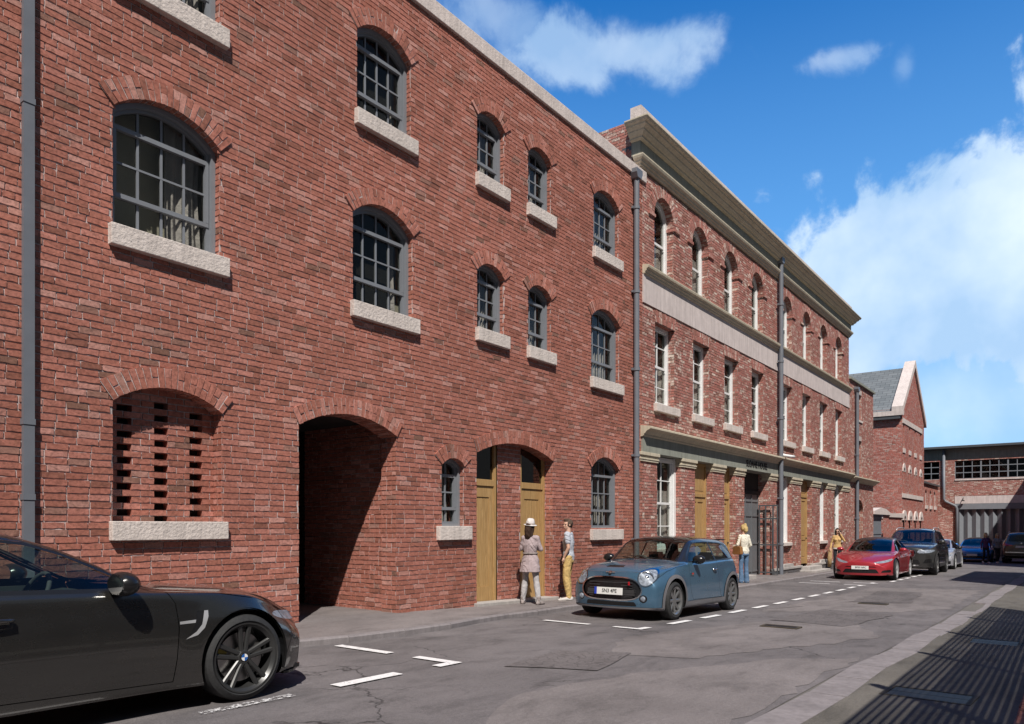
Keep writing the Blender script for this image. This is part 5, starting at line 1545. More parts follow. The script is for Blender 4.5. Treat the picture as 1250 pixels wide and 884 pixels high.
def cabin(root, x0, x1, y, zfl, zbelt, seats, wheel_side=-1, head=.28):
    m = MB(); m.box(x1, x0, -y, y, zfl, zfl+.03); m.box(x0-.02, x0+.3, -y, y, zfl, zbelt-.07)
    m.prism([(x0-.35, zbelt-.16), (x0+.25, zbelt-.05), (x0+.25, zfl), (x0-.2, zfl)], 'y', -y, y)
    for S in (-1, 1): m.box(x1, x0, S*y-.02, S*y+.02, zfl, zbelt-.02)
    m.box(x1-.02, x1+.05, -y, y, zfl, zbelt)
    o = m.build('interior', M['cabin'], root)
    s_ = MB()
    for (sx, sy, w) in seats:
        s_.prism([(sx-.1, zfl), (sx+.42, zfl), (sx+.42, zfl+.22), (sx, zfl+.2), (sx-.17, zbelt-.0), (sx-.29, zbelt-.0)], 'y', sy-w, sy+w)
        s_.prism([(sx-.31, zbelt+.02), (sx-.20, zbelt+.01), (sx-.21, zbelt+.2), (sx-.30, zbelt+.2)], 'y', sy-.13, sy+.13)
        s_.tube([(sx-.24, sy-.05, zbelt-.05), (sx-.25, sy-.05, zbelt+.05)], .008, 6); s_.tube([(sx-.24, sy+.05, zbelt-.05), (sx-.25, sy+.05, zbelt+.05)], .008, 6)
    so = s_.build('seats', M['seat'], o, bevel=.02)
    w_ = MB(); cx, cy, cz = x0-.36, wheel_side*.36, zbelt-.04; n = 24; tl = .45
    w_.tube([(cx+.19*math.sin(a)*math.sin(tl), cy+.19*math.cos(a), cz+.19*math.sin(a)*math.cos(tl)) for a in [2*PI*i/n for i in range(n+1)]], .016, 8, caps=False)
    w_.tube([(cx, cy, cz), (cx+.2, cy, cz-.12)], .03, 8); w_.tube([(cx, cy-.18, cz), (cx, cy+.18, cz)], .018, 6)
    w_.build('steering_wheel', M['seat'], o, smooth=True); return o
def plate(root, txt, x, z, w=.52, h=.111, y=0, tilt=0, back=False, band=True, S=1, size=.085):
    p = MB(); p.box(-.006, .006, -w/2, w/2, -h/2, h/2, 0)
    if band: p.box(.0061, .0075, S*(-w/2), S*(-w/2)+S*.045, -h/2, h/2, 1)
    o = p.build('number_plate', [M['platew'], M['plateblue']], root); o.location = (x, y, z); o.rotation_euler = (0, tilt, 0 if not back else PI)
    if txt:
        t = text_obj('plate_text', txt, size, M['ink'], (.0075, S*.02, 0), (PI/2, 0, PI/2), o, .0008, .92, bold=.0012)
    return o
def mirror_(root, x, y, z, S, mat, size=(.09,.12,.075), shape='egg', arm=.0):
    m = MB(); m.sphere((0, S*.09, 0), size, 18, 10)
    for i, v in enumerate(m.v):   # flat glass side to the rear
        if v[0] < -size[0]*.45: m.v[i] = (-size[0]*.45, v[1], v[2])
    m.tube([(0, -S*.05, -.05), (0, S*.02, -.035)], .02, 8)
    o = m.build('wing_mirror', M[mat], root, smooth=True, auto=40); o.location = (x, y, z)
    g = MB(); g.prism(circ(S*.09, 0, size[1]*.8, 18, ry=size[2]*.8), 'x', -size[0]*.46-.002, -size[0]*.46+.001); g.build('mirror_glass', M['chrome'], o); return o
def handle_(root, x, y, z, S, mat, L_=.2):
    m = MB(); m.tube([(L_/2, 0, 0), (L_*.4, S*.028, .004), (0, S*.034, .006), (-L_*.4, S*.028, .004), (-L_/2, 0, 0)], .013, 8); m.box(-L_*.42, L_*.42, -S*.002-.002, -S*.002+.002, -.022, .02)
    o = m.build('door_handle', M[mat], root, smooth=True, auto=50); o.location = (x, y, z); return o

# ---------------------------------------------------------------- body tables (x = 0 at the front axle, forward +)
Z0 = lambda z: 0.0
T_COUPE = dict(xf=.72, xr=-3.87, wb=2.81, R=.338, flare=.022, crease=.02,
 fb=pchip([(0,.0),(.15,.03),(.3,.05),(.5,.06),(.62,.03),(.7,-.02)]), rb=pchip([(0,-.06),(.3,.04),(.55,.06),(.8,.02),(1.0,0)]),
 tab=dict(
 zt=[(.72,.66),(.68,.71),(.5,.79),(.2,.855),(-.3,.90),(-.62,.935),(-.75,.985),(-1.05,1.145),(-1.35,1.285),(-1.6,1.35),(-2.0,1.385),(-2.5,1.36),(-2.9,1.27),(-3.45,1.06),(-3.7,1.02),(-3.87,.98)],
 ze=[(.72,.62),(.55,.72),(.2,.825),(-.3,.875),(-.62,.905),(-.75,.945),(-1.05,1.10),(-1.35,1.23),(-1.6,1.295),(-2.0,1.33),(-2.5,1.30),(-2.9,1.20),(-3.4,1.0),(-3.6,.97),(-3.87,.93)],
 ye=[(.80,.50),(.5,.62),(0,.69),(-.6,.73),(-1.0,.68),(-1.4,.60),(-2.0,.565),(-2.6,.56),(-3.1,.60),(-3.6,.68),(-3.87,.66)],
 zs=[(.72,.53),(.55,.65),(.3,.765),(0,.835),(-.6,.88),(-1.0,.90),(-2.0,.925),(-2.8,.95),(-3.4,.94),(-3.87,.88)],
 ys=[(.80,.56),(.5,.76),(0,.84),(-.6,.855),(-1.5,.855),(-2.2,.86),(-2.9,.88),(-3.5,.83),(-3.87,.72)],
 yw=[(.80,.74),(.55,.88),(.2,.925),(0,.93),(-.4,.925),(-.8,.915),(-2,.915),(-2.8,.935),(-3.3,.92),(-3.87,.80)],
 zb=[(.80,.17),(.5,.15),(-.5,.16),(-2.3,.17),(-3.3,.2),(-3.87,.3)],
 k=[(.72,.24),(.5,.16),(.1,.03),(-.3,0),(-3.9,0)], kr=[(.8,0),(-2.9,0),(-3.87,.16)]))
T_MINI = dict(xf=.67, xr=-3.14, wb=2.50, R=.315, flare=.012, crease=.016,
 fb=pchip([(0,.0),(.2,.05),(.35,.075),(.55,.07),(.7,.035),(.85,.0)]), rb=pchip([(0,0),(.3,.05),(.6,.05),(.9,.02),(1.3,0)]),
 tab=dict(
 zt=[(.67,.76),(.64,.82),(.55,.865),(.3,.915),(-.1,.955),(-.45,.985),(-.53,1.03),(-.78,1.20),(-.98,1.33),(-1.12,1.375),(-1.6,1.41),(-2.3,1.40),(-2.80,1.36),(-2.92,1.27),(-3.06,.98),(-3.14,.88)],
 ze=[(.76,.69),(.73,.745),(.6,.80),(.3,.87),(-.1,.905),(-.45,.93),(-.55,.985),(-.78,1.15),(-.98,1.275),(-1.12,1.31),(-1.6,1.345),(-2.3,1.335),(-2.72,1.29),(-2.84,1.2),(-2.98,.93),(-3.06,.82)],
 ye=[(.76,.42),(.6,.55),(.3,.60),(.0,.63),(-.45,.675),(-.6,.67),(-1.0,.61),(-1.6,.59),(-2.7,.565),(-2.9,.62),(-3.06,.6)],
 zs=[(.76,.62),(.6,.72),(.3,.81),(0,.86),(-.5,.905),(-1.5,.93),(-2.5,.965),(-2.85,.96),(-3.06,.78)],
 ys=[(.76,.56),(.6,.68),(.3,.75),(0,.775),(-.5,.785),(-2,.79),(-2.7,.775),(-3.06,.66)],
 yw=[(.76,.70),(.6,.79),(.3,.835),(0,.845),(-.5,.84),(-2,.84),(-2.5,.85),(-2.8,.83),(-3.06,.74)],
 zb=[(.76,.20),(.4,.17),(-.5,.175),(-2.5,.18),(-3.06,.3)],
 k=[(.67,.22),(.5,.16),(.1,.04),(-.3,0),(-3.06,0)], kr=[(.76,0),(-2.4,0),(-3.06,.14)]))
T_SALOON = dict(xf=.90, xr=-4.06, wb=2.96, R=.35, flare=.015, crease=.018,
 fb=pchip([(0,.0),(.15,.04),(.3,.06),(.5,.05),(.62,.02),(.75,-.04)]), rb=pchip([(0,-.05),(.3,.04),(.6,.06),(.9,.0)]),
 tab=dict(
 zt=[(.90,.60),(.82,.66),(.6,.74),(.2,.83),(-.3,.905),(-.62,.945),(-.72,.985),(-1.1,1.18),(-1.5,1.34),(-1.8,1.40),(-2.3,1.44),(-2.8,1.415),(-3.2,1.31),(-3.75,1.09),(-3.95,1.03),(-4.06,.96)],
 ze=[(.90,.55),(.82,.60),(.6,.68),(.2,.80),(-.3,.885),(-.62,.915),(-.72,.95),(-1.1,1.13),(-1.5,1.28),(-1.8,1.335),(-2.3,1.37),(-2.8,1.34),(-3.2,1.22),(-3.7,1.02),(-3.95,.97),(-4.06,.9)],
 ye=[(.90,.48),(.6,.62),(0,.72),(-.6,.76),(-1.0,.71),(-1.5,.63),(-2.2,.60),(-2.8,.59),(-3.4,.65),(-3.9,.7),(-4.06,.66)],
 zs=[(.90,.50),(.7,.60),(.3,.755),(0,.84),(-.6,.895),(-1.2,.92),(-2.4,.95),(-3.0,.98),(-3.6,.96),(-4.06,.86)],
 ys=[(.90,.60),(.6,.78),(0,.88),(-.6,.885),(-1.5,.885),(-2.4,.89),(-3.1,.90),(-3.7,.84),(-4.06,.72)],
 yw=[(.90,.76),(.6,.90),(.2,.965),(0,.97),(-.6,.96),(-2.2,.96),(-3.0,.975),(-3.5,.96),(-4.06,.82)],
 zb=[(.90,.17),(.5,.15),(-.5,.16),(-2.5,.17),(-3.5,.2),(-4.06,.3)],
 k=[(.90,.36),(.6,.24),(.1,.04),(-.3,0),(-4.1,0)], kr=[(.9,0),(-3.1,0),(-4.06,.18)]))
T_SUV = dict(xf=.87, xr=-4.02, wb=2.93, R=.385, flare=.03, crease=.02,
 fb=pchip([(0,.0),(.3,.04),(.5,.06),(.8,.06),(.95,.03),(1.1,-.02)]), rb=pchip([(0,-.03),(.4,.05),(.8,.05),(1.1,.02),(1.7,0)]),
 tab=dict(
 zt=[(.87,.98),(.82,1.03),(.6,1.09),(.2,1.14),(-.3,1.18),(-.6,1.20),(-.7,1.245),(-1.0,1.44),(-1.3,1.62),(-1.5,1.69),(-2.2,1.745),(-3.2,1.73),(-3.65,1.69),(-3.78,1.58),(-3.95,1.15),(-4.02,1.05)],
 ze=[(.87,.92),(.82,.97),(.6,1.03),(.2,1.08),(-.3,1.12),(-.6,1.14),(-.7,1.19),(-1.0,1.38),(-1.3,1.56),(-1.5,1.62),(-2.2,1.675),(-3.2,1.66),(-3.65,1.60),(-3.78,1.5),(-3.95,1.1),(-4.02,1.0)],
 ye=[(.87,.55),(.6,.68),(0,.75),(-.6,.78),(-1.0,.74),(-1.5,.67),(-2.2,.65),(-3.2,.63),(-3.7,.64),(-4.02,.66)],
 zs=[(.87,.88),(.7,.95),(.3,1.02),(0,1.07),(-.6,1.11),(-1.2,1.13),(-2.4,1.15),(-3.4,1.19),(-3.8,1.18),(-4.02,.95)],
 ys=[(.87,.66),(.6,.80),(0,.875),(-.6,.885),(-1.5,.89),(-2.4,.89),(-3.3,.88),(-3.8,.82),(-4.02,.74)],
 yw=[(.87,.80),(.6,.90),(.2,.95),(0,.955),(-.6,.945),(-2.2,.945),(-3.0,.955),(-3.6,.94),(-4.02,.84)],
 zb=[(.87,.28),(.5,.25),(-.5,.27),(-2.5,.27),(-3.5,.3),(-4.02,.42)],
 k=[(.87,.24),(.6,.17),(.1,.03),(-.3,0),(-4.1,0)], kr=[(.87,0),(-3.2,0),(-4.02,.14)]))

def car_common(car, ws, rg, sidewin, doors, arch_extra=.045):
    T = car.T
    for wx in (0, -T['wb']):
        P_ = circ(wx, T['R'], T['R']+arch_extra, 36); car.mirror_region('void', P_, 'y', lambda c, n: abs(c.y) > .40)
    car.region('windscreen', ws, 'z', lambda c, n: n.z > .1 and c.z > .8, ring=.028, ringname='body|trim')
    if rg: car.region('rear_window', rg, 'z', lambda c, n: n.z > .05 and c.z > .85, ring=.02, ringname='body|trim')
    for i, P_ in enumerate(sidewin): car.mirror_region('side_window', P_, 'y', lambda c, n: abs(c.y) > .45 and c.z > .7)

def place_car(root, X, Y, face, pitch=0.0, yaw=0.0):
    """face=+1 looks along +X, -1 looks towards the camera; X is the front axle"""
    root.location = (X, Y, rz(X)+.005); root.rotation_euler = (0, 0, (0 if face > 0 else PI)+yaw)
    # follow the fall of the street
    slope = (rz(X+1.2)-rz(X-1.2))/2.4
    root.rotation_euler[1] = -math.atan(slope)*(1 if face > 0 else -1)
# ---------------------------------------------------------------- near grey coupe
def coupe(label, paint, rim='darkalloy', near=True, calip='calgold', hub='roundel'):
    root = empty('parked_coupe', (0,0,0), 0, label, 'car')
    car = Car(T_COUPE, 96 if near else 60, 5 if near else 3)
    ws = topbow(-.70, .62, -1.50, .53, .10, .05); rg = topbow(-2.62, .47, -3.35, .52, .0, -.06)
    winA = [(-.80,.945),(-1.02,1.05),(-1.25,1.165),(-1.45,1.235),(-1.75,1.272),(-1.90,1.278),(-1.93,.965),(-1.4,.948),(-1.0,.935)]
    winB = [(-1.99,1.278),(-2.3,1.27),(-2.6,1.215),(-2.85,1.13),(-2.92,1.06),(-2.8,1.0),(-2.5,.985),(-1.99,.968)]
    car_common(car, ws, rg, [roundpoly(winA, .02, 2), roundpoly(winB, .04, 2)], None)
    # black surround of the side glass
    car.mirror_region('body|trim', roundpoly([(-.66,.90),(-.78,.955),(-1.0,1.065),(-1.24,1.185),(-1.45,1.255),(-1.75,1.292),(-2.2,1.292),(-2.62,1.235),(-2.9,1.13),(-2.98,1.04),(-2.86,.975),(-2.5,.955),(-1.9,.935),(-1.2,.912)], .02, 2), 'y', lambda c, n: abs(c.y) > .45 and c.z > .86 and n.z < .85)
    fl = lambda c, n: c.y > 0 and flank(c, n) or (c.y < 0 and flank(c, n))
    S5 = .006
    for pts in ([(-.62,.90),(-.56,.80),(-.545,.62),(-.56,.40),(-.585,.235)], [(-1.97,.95),(-1.99,.7),(-2.03,.5),(-2.08,.38),(-2.18,.27)], [(-.585,.235),(-2.18,.27)],
                [(-.45,.875),(-.2,.855),(.1,.80)], [(.38,.70),(.44,.62),(.50,.50),(.42,.33)]):
        seam_strip(car, pts, 'y', fl, S5)
    # side gill
    gill = [(-.345,.735),(-.315,.735),(-.32,.69),(-.355,.61),(-.41,.56),(-.50,.535),(-.42,.585),(-.375,.635)]
    car.mirror_region('body|chrome', gill, 'y', flank)
    car.mirror_region('body|trim', [(-.40,.735),(-.345,.735),(-.375,.635),(-.42,.585),(-.47,.56),(-.43,.62)], 'y', flank)
    car.mirror_region('body|chrome', [(-.54,.668),(-.34,.676),(-.35,.652),(-.54,.648)], 'y', flank)
    # lights and intakes (front)
    ff = lambda c, n: c.x > .15 and (n.x > .1 or abs(c.y) > .55)
    car.mirror_region('headlight', smoothpoly([(.42,.575),(.60,.565),(.80,.60),(.86,.655),(.78,.67),(.6,.645),(.45,.62)], 3), 'x', lambda c, n: c.x > .1 and c.z > .5)
    car.mirror_region('grille', roundpoly([(.04,.36),(.30,.38),(.33,.56),(.28,.60),(.05,.60)], .03, 3), 'x', ff)
    car.mirror_region('body|trim', roundpoly([(.50,.22),(.80,.24),(.80,.38),(.62,.36)], .03, 3), 'x', ff)
    car.region('body|trim', roundpoly([(-.44,.2),(.44,.2),(.40,.32),(-.40,.32)], .03, 3), 'x', ff)
    car.mirror_region('tail_light', smoothpoly([(.5,.78),(.78,.80),(.86,.86),(.7,.9),(.5,.88)], 3), 'x', lambda c, n: c.x < -3.4)
    mats = {'body': M[paint], 'body|trim': M['trim'], 'body|seam': M['ink'], 'body|chrome': M['alloy'], 'windscreen': M['carglass'], 'side_window': M['carglass'], 'rear_window': M['carglass'], 'headlight': M['lamp'], 'grille': M['trim'], 'tail_light': M['redlamp']}
    car.finish(root, mats, {'body|seam': -.008, 'body|trim': -.002, 'windscreen': -.004, 'side_window': -.008, 'grille': -.03, 'body|chrome': .004})
    for wx in (0, -2.81):
        for S in (-1, 1):
            wheel(root, wx, S*.935, S, .338, .270, .25, 'double', rim, True, 5, 'wheel', hub, calip)
            liner(root, wx, .338, .55, .915, S)
    cabin(root, -.95, -3.0, .72, .30, .90, [(-1.75,.37,.24),(-1.75,-.37,.24),(-2.6,.3,.28),(-2.6,-.3,.28)], -1)
    for S in (-1, 1):
        m = mirror_(root, -.98, S*.88, .97, S, 'trim', (.105,.14,.085)); 
        handle_(root, -1.72, S*.918, .775, S, paint)
    # floor
    b = MB(); b.box(.6, -3.7, -.8, .8, .17, .2); b.build('underbody', M['trim'], root)
    for k, S in ((0, -1), (1, 1)):
        g = MB()
        for q in range(7): yy = S*(.07+.035*q); g.box(.79, .83, yy-.006, yy+.006, .38, .59)
        g.build('grille_slats', M['trim'], root)
    # thin splitter
    sp_ = MB(); sp_.prism([(.86,-.3),(.86,.3),(.74,.62),(.52,.83),(.45,.86),(.40,.86),(.4,-.86),(.45,-.86),(.52,-.83),(.74,-.62)], 'z', .145, .165); sp_.build('front_splitter', M['trim'], root)
    return root
c1 = coupe('large graphite grey coupe with dark double-spoke wheels, nearest the camera at bottom left', 'paintgrey')
place_car(c1, 3.41, -2.33, 1)

# ---------------------------------------------------------------- blue three-door hatchback
def hatch(label, paint, roofmat, txt, near=True):
    root = empty('parked_hatchback', (0,0,0), 0, label, 'car')
    car = Car(T_MINI, 90 if near else 50, 5 if near else 3)
    ws = topbow(-.50, .60, -1.07, .555, .05, .03)
    winA = [(-.66,.955),(-.80,1.07),(-.96,1.20),(-1.06,1.262),(-1.3,1.283),(-1.76,1.292),(-1.78,.975),(-1.2,.962)]
    winB = [(-1.84,1.292),(-2.3,1.285),(-2.58,1.25),(-2.72,1.15),(-2.80,1.01),(-2.3,.995),(-1.84,.978)]
    car_common(car, ws, None, [roundpoly(winA, .025, 2), roundpoly(winB, .04, 2)], None, .055)
    car.region('rear_window', roundpoly([(-.48,1.02),(.48,1.02),(.45,1.27),(-.45,1.27)], .06, 3), 'x', lambda c, n: c.x < -2.6)
    # roof in a second colour, with black pillars
    car.region('body|roof', topbow(-1.09, .9, -2.80, .9, .04, -.02), 'z', lambda c, n: c.z > 1.288 and n.z > .0)
    car.mirror_region('body|roof', [(-.44,.945),(-.55,1.10),(-1.0,1.42),(-2.92,1.42),(-3.0,1.02),(-2.88,1.0),(-2.7,1.29),(-1.04,1.285),(-.60,.945)], 'y', lambda c, n: abs(c.y) > .4 and c.z > .93)
    car.mirror_region('body|trim', roundpoly([(-.56,.935),(-.74,1.085),(-.92,1.235),(-1.04,1.292),(-1.4,1.305),(-2.4,1.305),(-2.66,1.27),(-2.80,1.15),(-2.88,.985),(-2.4,.968),(-1.3,.942)], .03, 2), 'y', lambda c, n: abs(c.y) > .42 and c.z > .9 and n.z < .8)
    R = .315
    for wx in (0, -2.5): car.mirror_region('cladding', circ(wx, R, R+.115, 40), 'y', lambda c, n: abs(c.y) > .5 and c.z < .78)
    car.mirror_region('cladding', [(-.3,.10),(-2.2,.10),(-2.2,.285),(-.3,.285)], 'y', lambda c, n: abs(c.y) > .5)
    for pts in ([(-.60,.93),(-.57,.80),(-.56,.60),(-.62,.42),(-.72,.30)], [(-1.80,.96),(-1.83,.7),(-1.86,.5),(-1.94,.34),(-2.0,.29)], [(-.72,.30),(-2.0,.29)]):
        seam_strip(car, pts, 'y', flank, .006)
    seam_strip(car, [(-.50,.90),(-.1,.862),(.2,.80),(.46,.69)], 'y', lambda c, n: abs(c.y) > .5, .006)
    ff = lambda c, n: c.x > .25 and n.x > .05
    # hexagonal-oval grille
    G_ = smoothpoly([(-.54,.50),(-.48,.61),(-.33,.675),(0,.69),(.33,.675),(.48,.61),(.54,.50),(.49,.395),(.32,.345),(0,.34),(-.32,.345),(-.49,.395)], 3)
    car.region('grille', G_, 'x', ff, ring=.02, ringname='body|chrome')
    car.region('body|trim', roundpoly([(-.47,.235),(.47,.235),(.44,.305),(-.44,.305)], .02, 2), 'x', ff)
    car.region('cladding', [(-.80,.10),(.80,.10),(.80,.222),(-.80,.222)], 'x', lambda c, n: c.x > .35)
    car.region('body|trim', [(-.15,.86),(.15,.86),(.15,.885),(-.15,.885)], 'x', ff)
    for S in (1, -1):
        car.region('body|trim', circ(S*.575, .36, .062, 20), 'x', lambda c, n, S=S: ff(c, n) and c.y*S > 0)
    car.mirror_region('headlight', circ(.60, .70, .115, 26, ry=.13), 'x', lambda c, n: c.x > .1 and c.y > 0, ring=.018, ringname='body|chrome')
    car.region('body|trim', [(-.16,.855),(.16,.855),(.15,.875),(-.15,.875)], 'x', lambda c, n: c.x > .2 and n.z > .2)
    car.mirror_region('tail_light', circ(.62, .74, .1, 20, ry=.13), 'x', lambda c, n: c.x < -2.7 and c.y > 0)
    mats = {'body': M[paint], 'body|trim': M['trim'], 'body|seam': M['ink'], 'body|chrome': M['chrome'], 'body|roof': M[roofmat], 'windscreen': M['carglass'], 'side_window': M['carglass'], 'rear_window': M['carglass'], 'headlight': M['lamp'], 'grille': M['trim'], 'tail_light': M['redlamp'], 'cladding': M['clad']}
    car.finish(root, mats, {'body|seam': -.008, 'body|trim': -.002, 'windscreen': -.004, 'side_window': -.007, 'grille': -.03, 'cladding': .010, 'body|chrome': .006})
    for wx in (0, -2.5):
        for S in (-1, 1):
            wheel(root, wx, S*.845, S, R, .228, .2, 'single', 'midalloy', True, 8, 'wheel')
            liner(root, wx, R, .5, .83, S)
    cabin(root, -.72, -2.75, .66, .28, .90, [(-1.35,.33,.22),(-1.35,-.33,.22),(-2.2,.3,.25),(-2.2,-.3,.25)], -1)
    for S in (-1, 1):
        mirror_(root, -.80, S*.80, .985, S, 'trim', (.085,.115,.078)); handle_(root, -1.64, S*.832, .80, S, 'chrome', .15)
        # round fog lamp
        f = MB(); f.lathe([(0,.012),(.03,.01),(.045,0)], 'x', (0,0,0), 20); o = f.build('fog_lamp', M['lamp'], root, smooth=True); o.location = (.665, S*.575, .36)
        # projector inside the lamp
        p = MB(); p.sphere((0,0,0), (.03,.045,.045), 14, 8); p.lathe([(.085,.0),(.098,.012),(.11,.0)], 'x', (0,0,0), 28); o = p.build('projector', M['chrome'], root, smooth=True); o.location = (.575, S*.595, .70); o.rotation_euler = (0,-.25,S*.55)
        sc_ = MB(); sc_.box(-.055,.055,-.008,.008,-.028,.028, 0); sc_.box(-.025,.03,-.011,.011,-.012,.012, 1); o = sc_.build('side_scuttle', [M['chrome'], M['redbadge']], root, bevel=.004); o.location = (-.66, S*.838, .745)
    g = MB()
    for q in range(6): g.box(.685, .70, -.40, .40, .385+.045*q-.006, .385+.045*q+.006)
    g.build('grille_slats', M['plastic'], root)
    g = MB(); g.box(.68, .705, -.44, .44, .405, .435); g.box(.68, .702, -.43, .43, .44, .50); g.build('bumper_bar', M['plastic'], root)
    plate(root, txt, .765, .47, .52, .115, 0, -.06)
    text_obj('badge', 'S', .075, M['redbadge'], (.735, .36, .60), (PI/2, 0, PI/2), root, .003, 1.1, bold=.002)
    e = MB(); e.lathe([(0,.01),(.03,.008),(.032,0)], 'x', (0,0,0), 20); e.box(.0,.008,-.085,.085,-.006,.006); o = e.build('bonnet_emblem', M['chrome'], root); o.location = (.70, 0, .775); o.rotation_euler = (0,-.9,0)
    b = MB(); b.box(.5, -2.9, -.74, .74, .18, .21); b.build('underbody', M['trim'], root)
    rl = MB(); rl.box(-2.72, -2.95, -.50, .50, 1.335, 1.365); rl.build('roof_spoiler', M[roofmat], root, bevel=.01)
    # wiper
    wp = MB(); wp.tube([(-.47,.35,.985),(-.52,.0,1.01),(-.55,-.3,1.03)], .008, 6); wp.tube([(-.47,-.2,.985),(-.52,-.45,1.01)], .008, 6); wp.build('wiper', M['trim'], root)
    return root
c2 = hatch('blue three-door hatchback with black roof and grey wheel arches, parked beside the warehouse', 'paintblue', 'paintroof', 'SN3 4PE')
place_car(c2, 11.42, -2.36, -1)

# ---------------------------------------------------------------- red saloon
def saloon(label, paint, txt, rimn='alloy', near=True, light=None, plates=True):
    root = empty('parked_saloon', (0,0,0), 0, label, 'car')
    car = Car(T_SALOON, 76 if near else 50, 4 if near else 3)
    ws = topbow(-.68, .66, -1.62, .56, .12, .06); rg = topbow(-2.95, .50, -3.62, .55, .0, -.08)
    winA = [(-.86,.965),(-1.1,1.08),(-1.4,1.22),(-1.65,1.29),(-2.05,1.325),(-2.08,.985),(-1.4,.962)]
    winB = [(-2.14,1.328),(-2.5,1.325),(-2.85,1.27),(-3.15,1.15),(-3.26,1.07),(-3.1,1.02),(-2.14,.990)]
    car_common(car, ws, rg, [roundpoly(winA, .02, 2), roundpoly(winB, .05, 2)], None)
    car.mirror_region('body|trim', roundpoly([(-.70,.925),(-.84,.98),(-1.08,1.095),(-1.38,1.238),(-1.65,1.31),(-2.1,1.345),(-2.5,1.342),(-2.88,1.287),(-3.2,1.16),(-3.33,1.05),(-3.1,.998),(-2.1,.968),(-1.4,.942)], .02, 2), 'y', lambda c, n: abs(c.y) > .45 and c.z > .9 and n.z < .85)
    car.region('body|trim', topbow(-1.66, .9, -2.93, .9, .06, 0), 'z', lambda c, n: c.z > 1.335 and n.z > .0)
    for pts in ([(-.66,.91),(-.62,.8),(-.60,.6),(-.64,.4),(-.68,.25)], [(-2.11,.97),(-2.12,.7),(-2.14,.4),(-2.14,.26)], [(-.68,.25),(-2.7,.26)], [(-3.1,.99),(-2.95,.8),(-2.62,.68)]):
        seam_strip(car, pts, 'y', flank, .008)
    ff = lambda c, n: c.x > .15 and n.x > .0
    car.mirror_region('headlight', smoothpoly([(.40,.575),(.55,.565),(.78,.61),(.88,.70),(.83,.715),(.66,.655),(.45,.61)], 3), 'x', lambda c, n: c.x > .15 and c.z > .5)
    car.region('grille', roundpoly([(-.50,.43),(.50,.43),(.40,.46),(-.40,.46)], .01, 2), 'x', ff)
    car.region('body|trim', roundpoly([(-.56,.24),(.56,.24),(.47,.37),(-.47,.37)], .03, 2), 'x', ff)
    car.mirror_region('body|trim', roundpoly([(.60,.26),(.86,.27),(.86,.36),(.66,.34)], .03, 2), 'x', ff)
    car.mirror_region('tail_light', smoothpoly([(.5,.78),(.78,.80),(.86,.86),(.7,.9),(.5,.88)], 3), 'x', lambda c, n: c.x < -3.5)
    mats = {'body': M[paint], 'body|trim': M['trim'], 'body|seam': M['ink'], 'windscreen': M['carglassdark'], 'side_window': M['carglassdark'], 'rear_window': M['carglassdark'], 'headlight': M['lamp'], 'grille': M['trim'], 'tail_light': M['redlamp']}
    car.finish(root, mats, {'body|seam': -.008, 'body|trim': -.003, 'windscreen': -.004, 'side_window': -.007, 'grille': -.01})
    for wx in (0, -2.96):
        for S in (-1, 1):
            wheel(root, wx, S*.965, S, .35, .27, .25, 'pairs', rimn, near, 5, 'wheel'); liner(root, wx, .35, .55, .945, S)
    cabin(root, -.95, -3.1, .76, .30, .92, [(-1.75,.4,.25),(-1.75,-.4,.25),(-2.6,.35,.3),(-2.6,-.35,.3)], -1)
    for S in (-1, 1):
        mirror_(root, -.98, S*.92, 1.0, S, paint, (.08,.12,.07)); handle_(root, -1.85, S*.955, .80, S, 'chrome', .2); handle_(root, -2.85, S*.965, .84, S, 'chrome', .2)
    b = MB(); b.box(.7, -3.9, -.82, .82, .17, .2); b.build('underbody', M['trim'], root)
    if plates: plate(root, txt, .965, .42, .52, .115, 0, -.05, band=False)
    e = MB(); e.prism([(-.035,.0),(.035,.0),(.03,-.012),(.008,-.014),(0,-.07),(-.008,-.014),(-.03,-.012)], 'x', 0, .006); o = e.build('bonnet_emblem', M['chrome'], root); o.location = (.90, 0, .60); o.rotation_euler = (0,-.5,0)
    return root
c3 = saloon('glossy red saloon with silver wheels parked in front of the dark sport utility car', 'paintred', 'BP59 NPC')
place_car(c3, 27.49, -2.70, -1, yaw=.03)

